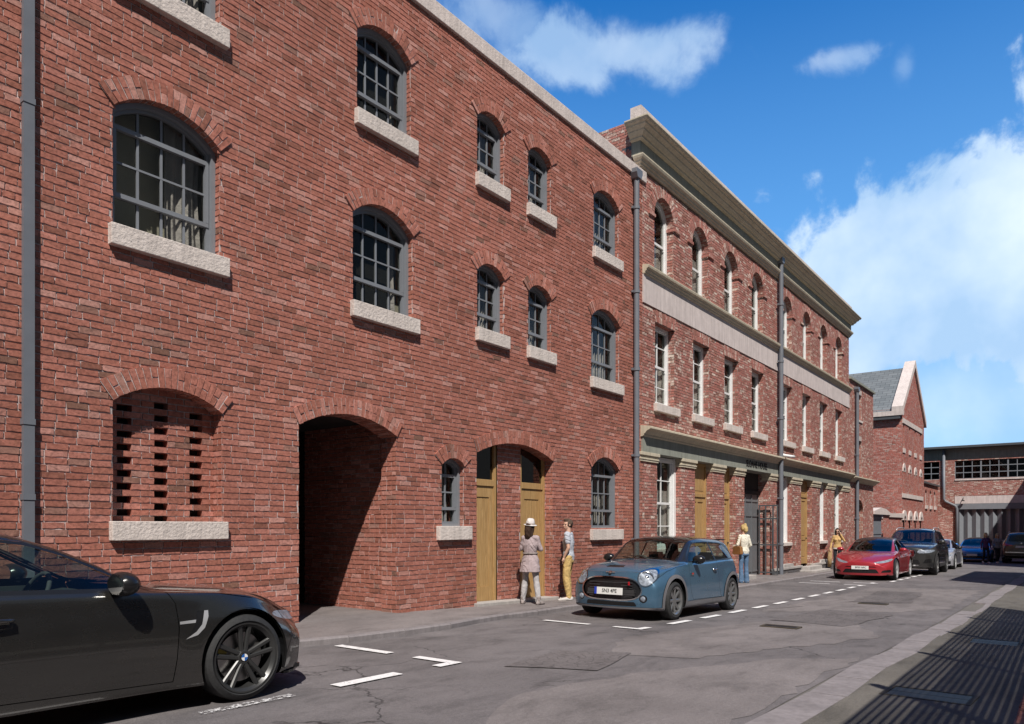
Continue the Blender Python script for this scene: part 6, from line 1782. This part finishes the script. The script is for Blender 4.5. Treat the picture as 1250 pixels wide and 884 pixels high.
# ---------------------------------------------------------------- dark sport utility car
def suv(label, paint, txt=None, near=True, rear=False):
    root = empty('parked_sport_utility_car', (0,0,0), 0, label, 'car')
    car = Car(T_SUV, 76 if near else 50, 4 if near else 3)
    ws = topbow(-.66, .70, -1.42, .62, .08, .04)
    winA = [(-.80,1.17),(-1.0,1.30),(-1.2,1.44),(-1.4,1.545),(-1.95,1.595),(-1.98,1.19),(-1.4,1.175)]
    winB = [(-2.06,1.60),(-2.9,1.605),(-2.98,1.21),(-2.06,1.193)]
    winC = [(-3.06,1.60),(-3.4,1.56),(-3.62,1.42),(-3.68,1.25),(-3.06,1.215)]
    car_common(car, ws, None, [roundpoly(w, .03, 2) for w in (winA, winB, winC)], None, .05)
    car.region('rear_window', roundpoly([(-.60,1.22),(.60,1.22),(.54,1.58),(-.54,1.58)], .08, 3), 'x', lambda c, n: c.x < -3.5)
    car.mirror_region('body|trim', roundpoly([(-.66,1.13),(-.80,1.2),(-1.0,1.34),(-1.2,1.475),(-1.42,1.575),(-2.0,1.62),(-2.9,1.625),(-3.42,1.585),(-3.68,1.44),(-3.76,1.22),(-3.0,1.19),(-1.5,1.155)], .03, 2), 'y', lambda c, n: abs(c.y) > .45 and c.z > 1.1 and n.z < .8)
    for wx in (0, -2.93): car.mirror_region('cladding', circ(wx, .385, .385+.105, 36), 'y', lambda c, n: abs(c.y) > .5 and c.z < .95)
    car.mirror_region('cladding', [(-.3,.2),(-2.7,.2),(-2.7,.40),(-.3,.40)], 'y', lambda c, n: abs(c.y) > .5)
    for pts in ([(-.62,1.11),(-.58,.95),(-.57,.7),(-.62,.42)], [(-2.02,1.18),(-2.04,.8),(-2.04,.42)], [(-3.02,1.2),(-2.9,1.0),(-2.6,.86)]):
        seam_strip(car, pts, 'y', flank, .008)
    ff = lambda c, n: c.x > .25 and n.x > .0
    car.mirror_region('grille', roundpoly([(.03,.66),(.30,.68),(.35,.82),(.30,.92),(.04,.92)], .03, 3), 'x', ff, ring=.014, ringname='body|chrome')
    car.mirror_region('headlight', smoothpoly([(.42,.81),(.6,.80),(.82,.83),(.90,.90),(.84,.93),(.62,.92),(.44,.90)], 3), 'x', lambda c, n: c.x > .15 and c.z > .7)
    car.region('body|trim', roundpoly([(-.50,.40),(.50,.40),(.44,.56),(-.44,.56)], .03, 2), 'x', ff)
    car.mirror_region('body|trim', roundpoly([(.58,.44),(.84,.46),(.84,.60),(.66,.58)], .03, 2), 'x', ff)
    car.region('body|chrome', roundpoly([(-.46,.345),(.46,.345),(.44,.375),(-.44,.375)], .01, 2), 'x', ff)
    car.mirror_region('tail_light', smoothpoly([(.42,.98),(.62,.96),(.84,1.0),(.90,1.10),(.78,1.13),(.55,1.06),(.44,1.04)], 3), 'x', lambda c, n: c.x < -3.3)
    car.region('body|trim', roundpoly([(-.85,.44),(.85,.44),(.8,.56),(-.8,.56)], .03, 2), 'x', lambda c, n: c.x < -3.6)
    mats = {'body': M[paint], 'body|trim': M['trim'], 'body|seam': M['ink'], 'body|chrome': M['chrome'], 'windscreen': M['carglass'], 'side_window': M['carglass'], 'rear_window': M['carglassdark'], 'headlight': M['lamp'], 'grille': M['trim'], 'tail_light': M['redlamp'], 'cladding': M['plastic']}
    car.finish(root, mats, {'body|seam': -.008, 'body|trim': -.003, 'windscreen': -.004, 'side_window': -.007, 'grille': -.03, 'cladding': .012})
    for wx in (0, -2.93):
        for S in (-1, 1):
            wheel(root, wx, S*.955, S, .385, .28, .27, 'pairs', 'midalloy', near, 5, 'wheel'); liner(root, wx, .385, .55, .935, S)
    cabin(root, -.95, -3.6, .76, .45, 1.12, [(-1.7,.4,.25),(-1.7,-.4,.25),(-2.6,.4,.28),(-2.6,-.4,.28)], -1)
    for S in (-1, 1):
        mirror_(root, -.92, S*.90, 1.20, S, paint, (.09,.12,.10)); handle_(root, -1.8, S*.945, .98, S, paint, .2); handle_(root, -2.8, S*.95, 1.0, S, paint, .2)
        rl = MB(); rl.tube([(-1.45,S*.64,1.66),(-1.6,S*.63,1.73),(-2.2,S*.62,1.765),(-3.2,S*.61,1.75),(-3.5,S*.61,1.70)], .018, 8); rl.build('roof_rail', M['alloy'], root, smooth=True)
        g = MB()
        for q in range(6): yy = S*(.07+.045*q); g.box(.86, .92, yy-.009, yy+.009, .69, .90)
        g.build('grille_slats', M['chrome'], root)
    b = MB(); b.box(.7, -3.9, -.82, .82, .28, .31); b.build('underbody', M['trim'], root)
    if rear:
        plate(root, None, -4.09, .93, .52, .115, 0, 0, band=False)
        bar = MB(); bar.box(-4.10, -4.07, -.75, .75, .60, .64); bar.build('bumper_strip', M['chrome'], root)
    else: plate(root, None, .99, .50, .52, .115, 0, -.04, band=False)
    e = MB(); e.lathe([(0,.008),(.038,.007),(.042,0)], 'x', (0,0,0), 24); o = e.build('bonnet_emblem', M['chrome'], root); o.location = ((.90, 0, .965) if not rear else (-4.0, 0, 1.13)); o.rotation_euler = (0, -.7 if not rear else PI, 0)
    return root
c4 = suv('tall dark bronze sport utility car with black cladding, parked behind the red saloon', 'paintdark')
place_car(c4, 32.56, -3.18, -1, yaw=.02); c4.scale = (1.04,1.04,1.04)

# ---------------------------------------------------------------- silver coupe, bright blue hatch, far sport utility car
c5 = coupe('silver low coupe parked behind the dark sport utility car', 'paintsilver', 'alloy', False, 'darkalloy', 'plain')
place_car(c5, 39.0, -3.10, -1, yaw=.02)
c6 = saloon('bright blue car with a white number plate, facing us before the grey garage doors', 'paintbright', None, 'midalloy', False)
c6.name = 'parked_car'; place_car(c6, 51.2, -3.55, -1)
c7 = suv('brown-grey sport utility car seen from behind, at the right edge of the photo', 'paintbrown', None, False, True)
place_car(c7, 53.6, -5.95, 1)
# ================================================================ PEOPLE
M['skin'] = simple('skin', (.56,.34,.25), .55, var=.06, Subsurface_Weight=0.0)
def clothm(name, col, **k): return cloth(name, col, .85, .14, 55)
def loft(mb, rings, n=20):
    """rings: (cx, cy, z, rx, ry[, yaw])"""
    vs = []
    for r in rings:
        cx, cy, z, rx, ry = r[:5]; yw = r[5] if len(r) > 5 else 0; tl = r[6] if len(r) > 6 else 0
        for k in range(n):
            a = 2*PI*k/n; x, y = rx*math.cos(a), ry*math.sin(a); vs.append((cx+x*math.cos(yw)-y*math.sin(yw), cy+x*math.sin(yw)+y*math.cos(yw), z+x*tl))
    fs = [(i*n+k, i*n+(k+1) % n, (i+1)*n+(k+1) % n, (i+1)*n+k) for i in range(len(rings)-1) for k in range(n)]
    fs += [tuple(range(n-1, -1, -1)), tuple((len(rings)-1)*n+k for k in range(n))]
    mb.add(vs, fs)
def cap(mb, p, q, r0, r1, n=14, mid=None):
    p, q = Vector(p), Vector(q); K = 5; pts = []; rs = []
    for i in range(K+1):
        t = i/K; pts.append(p.lerp(q, t)); r = r0+(r1-r0)*t
        if mid: r += mid*math.sin(PI*min(1, t*1.25))
        rs.append(r)
    mb.tube(pts, rs, n); mb.sphere(p, r0*.99, n, 8); mb.sphere(q, r1*.99, n, 8)
def remesh(mb, name, mat, root, vox=.009, smooth=4, wr=0.0):
    me = bpy.data.meshes.new(name); me.from_pydata(mb.v, [], mb.f); o = bpy.data.objects.new(name, me); COL.objects.link(o)
    m = o.modifiers.new('r', 'REMESH'); m.mode = 'VOXEL'; m.voxel_size = vox
    if smooth: s = o.modifiers.new('s', 'SMOOTH'); s.factor = .5; s.iterations = smooth
    dg = bpy.context.evaluated_depsgraph_get(); dg.update(); m2 = bpy.data.meshes.new_from_object(o.evaluated_get(dg)); bpy.data.objects.remove(o)
    m2.materials.clear(); m2.materials.append(mat); n = len(m2.vertices)
    if wr:
        # cloth folds: displace along normals with a slanted wave
        co = np.zeros(n*3); m2.vertices.foreach_get('co', co); co = co.reshape(-1, 3); no = np.zeros(n*3); m2.vertices.foreach_get('normal', no); no = no.reshape(-1, 3)
        ph = co[:, 2]*34 + 9*np.sin(co[:, 0]*13+co[:, 1]*9) + 5*np.sin(co[:, 1]*23-co[:, 2]*7)
        amp = (np.sin(ph)*.6 + np.sin(ph*1.9+co[:, 0]*31)*.4)*wr
        co += no*amp[:, None]; m2.vertices.foreach_set('co', co.ravel())
    m2.polygons.foreach_set('use_smooth', [True]*len(m2.polygons)); m2.name = name
    ob = bpy.data.objects.new(name, m2); link(ob, root); return ob
def hand(mb, w, d, s=1.0, side=1, curl=.5):
    """palm, four fingers and a thumb from wrist w along direction d"""
    w = Vector(w); d = Vector(d).normalized(); sd = d.cross(Vector((0, 0, 1)));
    if sd.length < .2: sd = Vector((1, 0, 0))
    sd.normalize(); up = sd.cross(d).normalized()
    mb.tube([w, w+d*.04*s, w+d*.085*s], [.024*s, .034*s, .033*s], 10)
    for k, (o, L_) in enumerate(((-.027, .062), (-.009, .074), (.009, .07), (.026, .055))):
        b = w+d*.082*s+sd*o*s; m1 = b+d*L_*.5*s+up*(-.01*curl)*s; e = m1+(d*(1-curl*.6)+up*-curl).normalized()*L_*.5*s
        mb.tube([b-d*.01*s, b, m1, e], [.010*s, .010*s, .0088*s, .0072*s], 7)
    b = w+d*.025*s-sd*.028*s*side; mb.tube([b, b+(d*.7-sd*side*.7)*.035*s, b+(d*.95-sd*side*.5)*.065*s], [.012*s, .0105*s, .0085*s], 7)

def head_mesh(mb, c, yaw, s=1.0):
    """skull, jaw, nose, ears, lips around centre c, looking along yaw"""
    c = Vector(c); R_ = Matrix.Rotation(yaw, 3, 'Z')
    def sp(p, r):
        t = MB(); t.sphere((0,0,0), r, 16, 10); mb.add([tuple(c+R_@(Vector(v)+Vector(p))*s) for v in t.v], t.f)
    sp((-.012,0,.02), (.098,.078,.098)); sp((.022,0,-.045), (.062,.058,.068)); sp((.045,0,-.085), (.032,.032,.025))
    sp((.083,0,-.018), (.018,.012,.026)); sp((.094,0,-.030), (.014,.014,.011)); sp((.078,0,-.062), (.016,.024,.009)); sp((.07,0,.022), (.022,.052,.012))
    for y in (-1, 1): sp((-.005,y*.080,-.010), (.018,.008,.032)); sp((.058,y*.036,-.03), (.02,.018,.02))

def person(label, loc, yaw, H=1.75, hyaw=0.0, J={}, top=None, bottom=None, shoes='shoe', hairm=None, hair='short', fine=True, female=False, extras=None, sleeves='long', coat=False, flare=0.0, kit=None, cat='person', group=None):
    root = empty('person', loc, yaw, label, cat, group); s = H/1.75
    root.scale = (1, 1, 1)
    j = dict(pel=(0,0,.96), hL=(0,.085,.93), hR=(0,-.085,.93), kL=(.02,.10,.50), kR=(.02,-.10,.50), aL=(-.01,.105,.09), aR=(-.01,-.105,.09), tL=None, tR=None,
             sL=(0,.175,1.42), sR=(0,-.175,1.42), eL=(-.02,.235,1.13), eR=(-.02,-.235,1.13), wL=(.04,.24,.88), wR=(.04,-.24,.88), nk=(0,0,1.47), hd=(.02,0,1.635), chest=(0,0,1.25), waist=(0,0,1.08))
    if female: j.update(sL=(0,.140,1.395), sR=(0,-.140,1.395))
    j.update(J); S_ = lambda p: tuple(q*s for q in p)
    j = {k: (S_(v) if v else None) for k, v in j.items()}
    for k, a in (('tL', 'aL'), ('tR', 'aR')):
        if j[k] is None: j[k] = (j[a][0]+.15*s, j[a][1]+(.02 if k == 'tL' else -.02)*s, .03*s)
    vx = .0075 if fine else .013; f = .9 if female else 1.1
    def legs(mb, g=0.0, toan=True, fl=0.0):
        for L in 'LR':
            cap(mb, j['h'+L], j['k'+L], (.085*f+g)*s, (.056*f+g)*s); cap(mb, j['k'+L], tuple(np.array(j['a'+L])+np.array((0,0,(.0 if not fl else -.04)))), (.055*f+g)*s, (.036+g+fl)*s, mid=.010*s if not fl else 0)
    def torso(mb, g=0.0):
        w = .8 if female else 1.0
        P_, W_, C_, N_ = j['pel'], j['waist'], j['chest'], j['nk']; sh = (np.array(j['sL'])+np.array(j['sR']))/2
        loft(mb, [(P_[0],P_[1],P_[2]-.10*s,(.10+g)*s,(.15*(.98 if female else 1)+g)*s), (P_[0],P_[1],P_[2],(.112+g)*s,(.168+g)*s), (W_[0],W_[1],W_[2],(.092+g)*s,(.135*(.9 if female else 1)+g)*s), (C_[0],C_[1],C_[2],(.11+g)*s,(.165*(.92 if female else 1)+g)*s), (sh[0],sh[1],sh[2]-.04*s,(.085+g)*s,(.15+g)*s), (N_[0],N_[1],N_[2]-.015*s,(.05+g)*s,(.07+g)*s)])
        if female: 
            for y in (-.07, .07): mb.sphere((C_[0]+.075*s, y*s, C_[2]+.02*s), (.055*s+g*s,.06*s+g*s,.06*s+g*s), 12, 8)
        cap(mb, j['sL'], j['sR'], (.052+g)*s, (.052+g)*s)
    def arms(mb, g=0.0, upto=1.0):
        for L in 'LR':
            cap(mb, j['s'+L], j['e'+L], (.050*f+g)*s, (.037*f+g)*s) if upto >= 1 else cap(mb, j['s'+L], tuple(Vector(j['s'+L]).lerp(Vector(j['e'+L]), upto)), (.052*f+g)*s, (.048*f+g)*s)
            if upto > 1: cap(mb, j['e'+L], tuple(Vector(j['e'+L]).lerp(Vector(j['w'+L]), upto-1)), (.037*f+g)*s, (.028*f+g)*s)
    b = MB(); torso(b, -.008); legs(b, -.008); 
    for L in 'LR':
        cap(b, j['s'+L], j['e'+L], .044*f*s, .034*f*s); cap(b, j['e'+L], j['w'+L], .034*f*s, .023*f*s, mid=.004*s)
        d = Vector(j['w'+L])-Vector(j['e'+L]); hd_ = (J.get('hd'+L)); hand(b, j['w'+L], Vector(hd_) if hd_ else d+Vector((.05,0,0)), s*.95, 1 if L == 'L' else -1)
        cap(b, j['a'+L], j['t'+L], .03*s, .025*s)
    cap(b, tuple(np.array(j['nk'])-np.array((0,0,.04))), tuple(np.array(j['hd'])-np.array((.01,0,.06))), .050*f*s, .048*f*s)
    head_mesh(b, j['hd'], hyaw, s*(.97 if female else 1.0)); body = remesh(b, 'body', M['skin'], root, vx if fine else .011, 2)
    hc = Vector(j['hd']); HR = Matrix.Rotation(hyaw, 3, 'Z')
    def hp(p): return tuple(hc+HR@Vector(p)*s)
    # eyes and brows
    e = MB()
    for y in (-.032, .032): e.sphere(hp((.078, y, -.002)), .0105*s, 8, 6)
    e.build('eyes', M['ink'], root, smooth=True)
    if bottom:
        m = MB(); P_ = j['pel']; loft(m, [(P_[0],P_[1],P_[2]-.13*s,.112*s,.165*s),(P_[0],P_[1],P_[2]-.02*s,.118*s,.172*s),(P_[0],P_[1],P_[2]+.06*s,.106*s,.155*s)]); legs(m, .012, True, flare); remesh(m, 'trousers', bottom, root, vx, 3, .0035 if fine else 0)
    if top:
        m = MB(); torso(m, .012); arms(m, .012, {'short': .55, 'long': 1.93, 'mid': 1.5}[sleeves])
        if coat:
            P_ = j['pel']; loft(m, [(P_[0],P_[1],P_[2]+.10*s,.108*s,.145*s),(P_[0],P_[1],P_[2],.135*s,.185*s),(P_[0]-.01,P_[1],P_[2]-.14*s,.155*s,.205*s),(P_[0]-.015,P_[1],P_[2]-.27*s,.175*s,.225*s)])
        remesh(m, 'coat' if coat else 'top', top, root, vx, 2, .0055 if fine else 0)
    m = MB()
    for L in 'LR':
        a, t = Vector(j['a'+L]), Vector(j['t'+L]); d = (t-a); d.z = 0; d.normalize(); z0 = .0
        hz = a.z; low = max(.035, .04)*s
        mm = MB(); heel = a-d*.045*s; heel.z = a.z-.045*s
        mm2 = [heel, a+d*.03*s+Vector((0,0,-.04*s)), t-d*.02*s+Vector((0,0,.008*s)), t+d*.05*s+Vector((0,0,.0))]
        m.tube(mm2, [.038*s,.046*s,.042*s,.026*s], 12); m.sphere(heel, .04*s, 12, 8); m.sphere(mm2[-1], .028*s, 12, 8)
        if shoes == 'boot': cap(m, tuple(a+Vector((0,0,.07*s))), tuple(a+Vector((0,0,-.04*s))), .048*s, .045*s); m.tube([heel, (heel.x, heel.y, .0)], [.022*s, .014*s], 8)
    remesh(m, 'shoes', kit['shoe'], root, vx, 2)
    if hairm:
        m = MB(); t = MB(); t.sphere((0,0,0), (.106,.088,.106), 20, 12)
        vs = [tuple(hp((v[0]-.018, v[1], v[2]+.028))) for v in t.v]; m.add(vs, t.f)
        if hair == 'short':
            m.sphere(hp((.03,0,.105)), (.06*s,.055*s,.03*s), 12, 8); m.sphere(hp((-.07,0,-.02)), (.04*s,.062*s,.06*s), 12, 8)
        elif hair == 'long':
            pts = [hp((-.05,0,.02)), hp((-.085,0,-.08)), hp((-.08,0,-.20)), hp((-.075,0,-.27))]; m.tube(pts, [.085*s,.08*s,.07*s,.04*s], 12)
            for y in (-.07,.07): m.tube([hp((-.0,y,.02)), hp((-.03,y*1.1,-.08)), hp((-.05,y,-.2))], [.03*s,.032*s,.02*s], 8)
        elif hair == 'bun':
            m.sphere(hp((-.06,0,.11)), .05*s, 12, 8); m.tube([hp((-.07,0,.02)), hp((-.085,0,-.07)), hp((-.07,0,-.13))], [.07*s,.06*s,.03*s], 10)
            for y in (-.075,.075): m.sphere(hp((-.02,y,.0)), (.04*s,.02*s,.05*s), 8, 6)
        # cut away the face
        ob = remesh(m, 'hair', hairm, root, vx, 2, .004)
        bmh = bmesh.new(); bmh.from_mesh(ob.data); inv = HR.inverted()
        dl = []
        for v in bmh.verts:
            q = inv@(v.co-hc)/s
            if q.x > .045 and q.z < .062 and abs(q.y) < .075 and hair != 'none': dl.append(v)
        bmesh.ops.delete(bmh, geom=dl, context='VERTS'); bmh.to_mesh(ob.data); bmh.free()
    if extras: extras(root, j, s, hp)
    return root

M['c_mauve'] = clothm('mauve_grey_coat_cloth', (.36,.29,.30)); M['c_lgrey'] = clothm('light_grey_denim', (.42,.40,.41)); M['c_boot'] = clothm('taupe_suede', (.28,.24,.23))
M['c_hat'] = clothm('pale_felt', (.62,.58,.57)); M['c_brownhair'] = clothm('dark_brown_hair', (.045,.025,.018)); M['c_must'] = clothm('mustard_chino_cloth', (.52,.36,.15))
M['c_tee'] = clothm('pale_blue_grey_jersey', (.42,.44,.50)); M['c_hair2'] = clothm('brown_hair', (.09,.06,.045)); M['c_sneak'] = clothm('off_white_canvas', (.50,.47,.45))
M['c_cream'] = clothm('cream_blouse_cloth', (.70,.66,.56)); M['c_jean'] = clothm('blue_denim', (.10,.17,.28)); M['c_blond'] = clothm('blond_hair', (.50,.36,.16)); M['c_bag'] = simple('brown_bag_leather', (.24,.11,.035), .5, var=.2)
M['c_jack'] = clothm('mustard_jacket_cloth', (.52,.34,.15)); M['c_dark'] = clothm('dark_trouser_cloth', (.025,.027,.035)); M['c_purple'] = clothm('purple_top_cloth', (.10,.05,.14)); M['c_grey'] = clothm('grey_jersey_cloth', (.25,.25,.28)); M['c_black'] = clothm('black_hair', (.015,.013,.012)); M['c_tan'] = clothm('tan_coat_cloth', (.42,.29,.15))

def hat(root, j, s, hp):
    m = MB(); c = Vector(hp((-.01,0,.05)))
    prof = [(.0,.125),(.045,.128),(.07,.115),(.088,.06),(.098,.012),(.100,.0),(.122,-.016),(.140,-.014),(.140,-.008),(.122,-.008),(.096,.006)]
    t = MB(); t.lathe(prof, 'z', (0,0,0), 28); R_ = Matrix.Rotation(.12, 3, 'X') @ Matrix.Rotation(-.10, 3, 'Y')
    o = MB(); o.add([tuple(c+R_@Vector(v)*s) for v in t.v], t.f); h = o.build('hat', M['c_hat'], root, smooth=True)
    b = MB(); t = MB(); t.lathe([(.100,.008),(.0995,.034),(.097,.034),(.098,.008)], 'z', (0,0,0), 28); b.add([tuple(c+R_@Vector(v)*s) for v in t.v], t.f); b.build('hat_band', M['c_boot'], h, smooth=True)
    bl = MB(); bl.tube([( -.0+.118*s*math.cos(a)-.0, .150*s*math.sin(a), j['waist'][2]) for a in [2*PI*i/24 for i in range(25)]], .014, 8, caps=False); bl.build('belt', M['c_boot'], root, smooth=True)
person('woman in pale felt hat and belted mauve-grey coat, seen from behind by the oak doors', (11.28, -.34, gz(11.3)-.02), math.radians(18), 1.56, -.35,
  dict(aL=(-.02,.16,.09), kL=(.01,.12,.50), aR=(-.05,-.20,.09), kR=(.0,-.13,.50), eL=(.02,.21,1.17), eR=(.03,-.22,1.16), wL=(.20,.05,1.27), wR=(.20,-.04,1.20), hdL=(.3,-.8,.3), hdR=(.3,.8,.2), tL=(.12,.18,.03), tR=(.08,-.24,.03)),
  M['c_mauve'], M['c_lgrey'], 'boot', M['c_brownhair'], 'long', True, True, hat, 'long', True, 0, dict(shoe=M['c_boot']))
def watch(root, j, s, hp):
    w = Vector(j['wR']); e = Vector(j['eR']); d = (w-e).normalized(); m = MB(); m.tube([w-d*.03, w-d*.01], .031*s, 12); m.build('wrist_watch', M['c_grey'], root, smooth=True)
person('man in pale T-shirt and mustard trousers facing the wall beside the woman in the hat', (12.62, -.32, gz(12.6)-.02), math.radians(112), 1.64, .75,
  dict(aL=(-.03,.13,.09), kL=(.03,.12,.5), aR=(-.0,-.11,.09), kR=(.05,-.10,.5), eL=(-.04,.225,1.14), eR=(-.05,-.225,1.14), wL=(.06,.20,.93), wR=(.10,-.20,.93), hdL=(.3,0,-1), hdR=(.4,0,-1), tL=(.12,.19,.03), tR=(.15,-.12,.03)),
  M['c_tee'], M['c_must'], 'shoe', M['c_hair2'], 'short', True, False, watch, 'short', False, 0, dict(shoe=M['c_sneak']))
def bag(root, j, s, hp):
    m = MB(); m.prism(roundpoly([(-.18,-.12),(.18,-.12),(.15,.12),(-.15,.12)], .05, 3), 'y', -.05, .05); o = m.build('shoulder_bag', M['c_bag'], root, bevel=.015); o.location = (.02, .22*s, .98*s)
    t = MB(); sx = Vector(j['sL']); t.tube([(-.10,0,.1), (-.05, sx.y-.22*s-.01, sx.z-.98*s+.06), (.06, sx.y-.22*s-.01, sx.z-.98*s+.05), (.12,0,.1)], .012, 6); t.build('strap', M['c_bag'], o, smooth=True)
person('blond woman in cream blouse and blue jeans with brown bag, by the steel gate', (21.15, -.80, gz(21.1)-.02), math.radians(62), 1.68, .2,
  dict(aL=(0,.10,.09), aR=(0,-.10,.09), eL=(.0,.24,1.14), wL=(.18,.20,1.08), wR=(.12,-.19,1.0)),
  M['c_cream'], M['c_jean'], 'shoe', M['c_blond'], 'bun', True, True, bag, 'long', False, .035, dict(shoe=M['c_boot']))
def shades(root, j, s, hp):
    m = MB()
    for y in (-.035,.035): m.sphere(hp((.085,y,.0)), (.012,.030,.022), 10, 6)
    m.build('sunglasses', M['ink'], root, smooth=True)
    h = MB(); p = j['wL']; h.box(p[0]-.0, p[0]+.012, p[1]-.03, p[1]+.03, p[2]+.02, p[2]+.15); h.build('phone', M['ink'], root)
    w = MB(); loft(w, [(0,0,.86*s,.135*s,.185*s),(0,0,.93*s,.13*s,.18*s)]); w.build('shirt_hem', M['c_sneak'], root, smooth=True)
    c = MB(); loft(c, [(.02,-.31*s,.10,.04,.07),(.02,-.30*s,.5,.06,.09),(.02,-.28*s,.86*s,.05,.07),(.02,-.27*s,.95*s,.02,.04)]); c.build('carried_coat', M['c_tan'], root, smooth=True)
person('person in mustard jacket and sunglasses holding a phone to the ear beside the red saloon', (32.6, -.55, gz(32.6)-.02), math.radians(195), 1.70, 0,
  dict(eL=(.08,.27,1.22), wL=(.10,.12,1.50), hdL=(-.1,-.2,1), wR=(.05,-.27,.9)), M['c_jack'], M['c_dark'], 'shoe', M['c_black'], 'long', False, True, shades, 'long', False, 0, dict(shoe=M['c_dark']))
person('walker with fair hair and purple top, left of the pair before the blue car', (48.9, -4.35, rz(49)+.0), math.radians(205), 1.70, .1,
  dict(aL=(.16,.08,.10), kL=(.12,.09,.5), aR=(-.2,-.08,.14), kR=(.02,-.09,.5)), M['c_purple'], M['c_dark'], 'shoe', M['c_blond'], 'long', False, True, None, 'long', False, 0, dict(shoe=M['c_sneak']), group='walkers in the shade')
person('walker in grey top and dark trousers, right of the pair before the blue car', (49.4, -4.85, rz(49)+.0), math.radians(205), 1.66, .1,
  dict(aL=(-.18,.08,.12), kL=(.02,.09,.5), aR=(.16,-.08,.10), kR=(.12,-.09,.5)), M['c_grey'], M['c_dark'], 'shoe', M['c_tan'], 'long', False, True, None, 'long', False, 0, dict(shoe=M['c_sneak']), group='walkers in the shade')

# ---------------------------------------------------------------- shrub in a tub by the yard gate
def shrub(x, y, label):
    root = empty('potted_shrub', (x, y, gz(x)-.02), 0, label, 'shrub')
    t = MB(); t.lathe([(0,.0),(.20,.0),(.26,.42),(.29,.42),(.29,.46),(.24,.46),(.23,.40),(0,.40)], 'z', (0,0,0), 20); t.build('tub', M['iron'], root, smooth=True, auto=35)
    s = MB(); s.tube([(0,0,.4),(.02,.01,.8)], [.03,.02], 8); s.build('stem', M['c_boot'], root, smooth=True)
    r = random.Random(2); m = MB()
    for i in range(1500):
        d = Vector((r.gauss(0,1), r.gauss(0,1), r.gauss(0,1))).normalized(); rad = .38*(.55+.45*r.random())*(1+.18*math.sin(5*d.x+3*d.z))
        c = Vector((0,0,.98))+Vector((d.x*rad, d.y*rad, d.z*rad*.95)); u = Vector((r.gauss(0,1), r.gauss(0,1), r.gauss(0,1))).normalized(); w = u.cross(d).normalized() if u.cross(d).length > .01 else Vector((1,0,0)); s_ = .018+.02*r.random()
        m.add([c-u*s_*1.5, c+w*s_*.6, c+u*s_*1.5, c-w*s_*.6], [(0,1,2,3)])
    m.build('crown', simple('dark_evergreen_leaves', (.035,.05,.02), .6, var=.5, nscale=9), root)
shrub(43.9, -.55, 'round dark evergreen shrub in a tub before the grey yard gate')
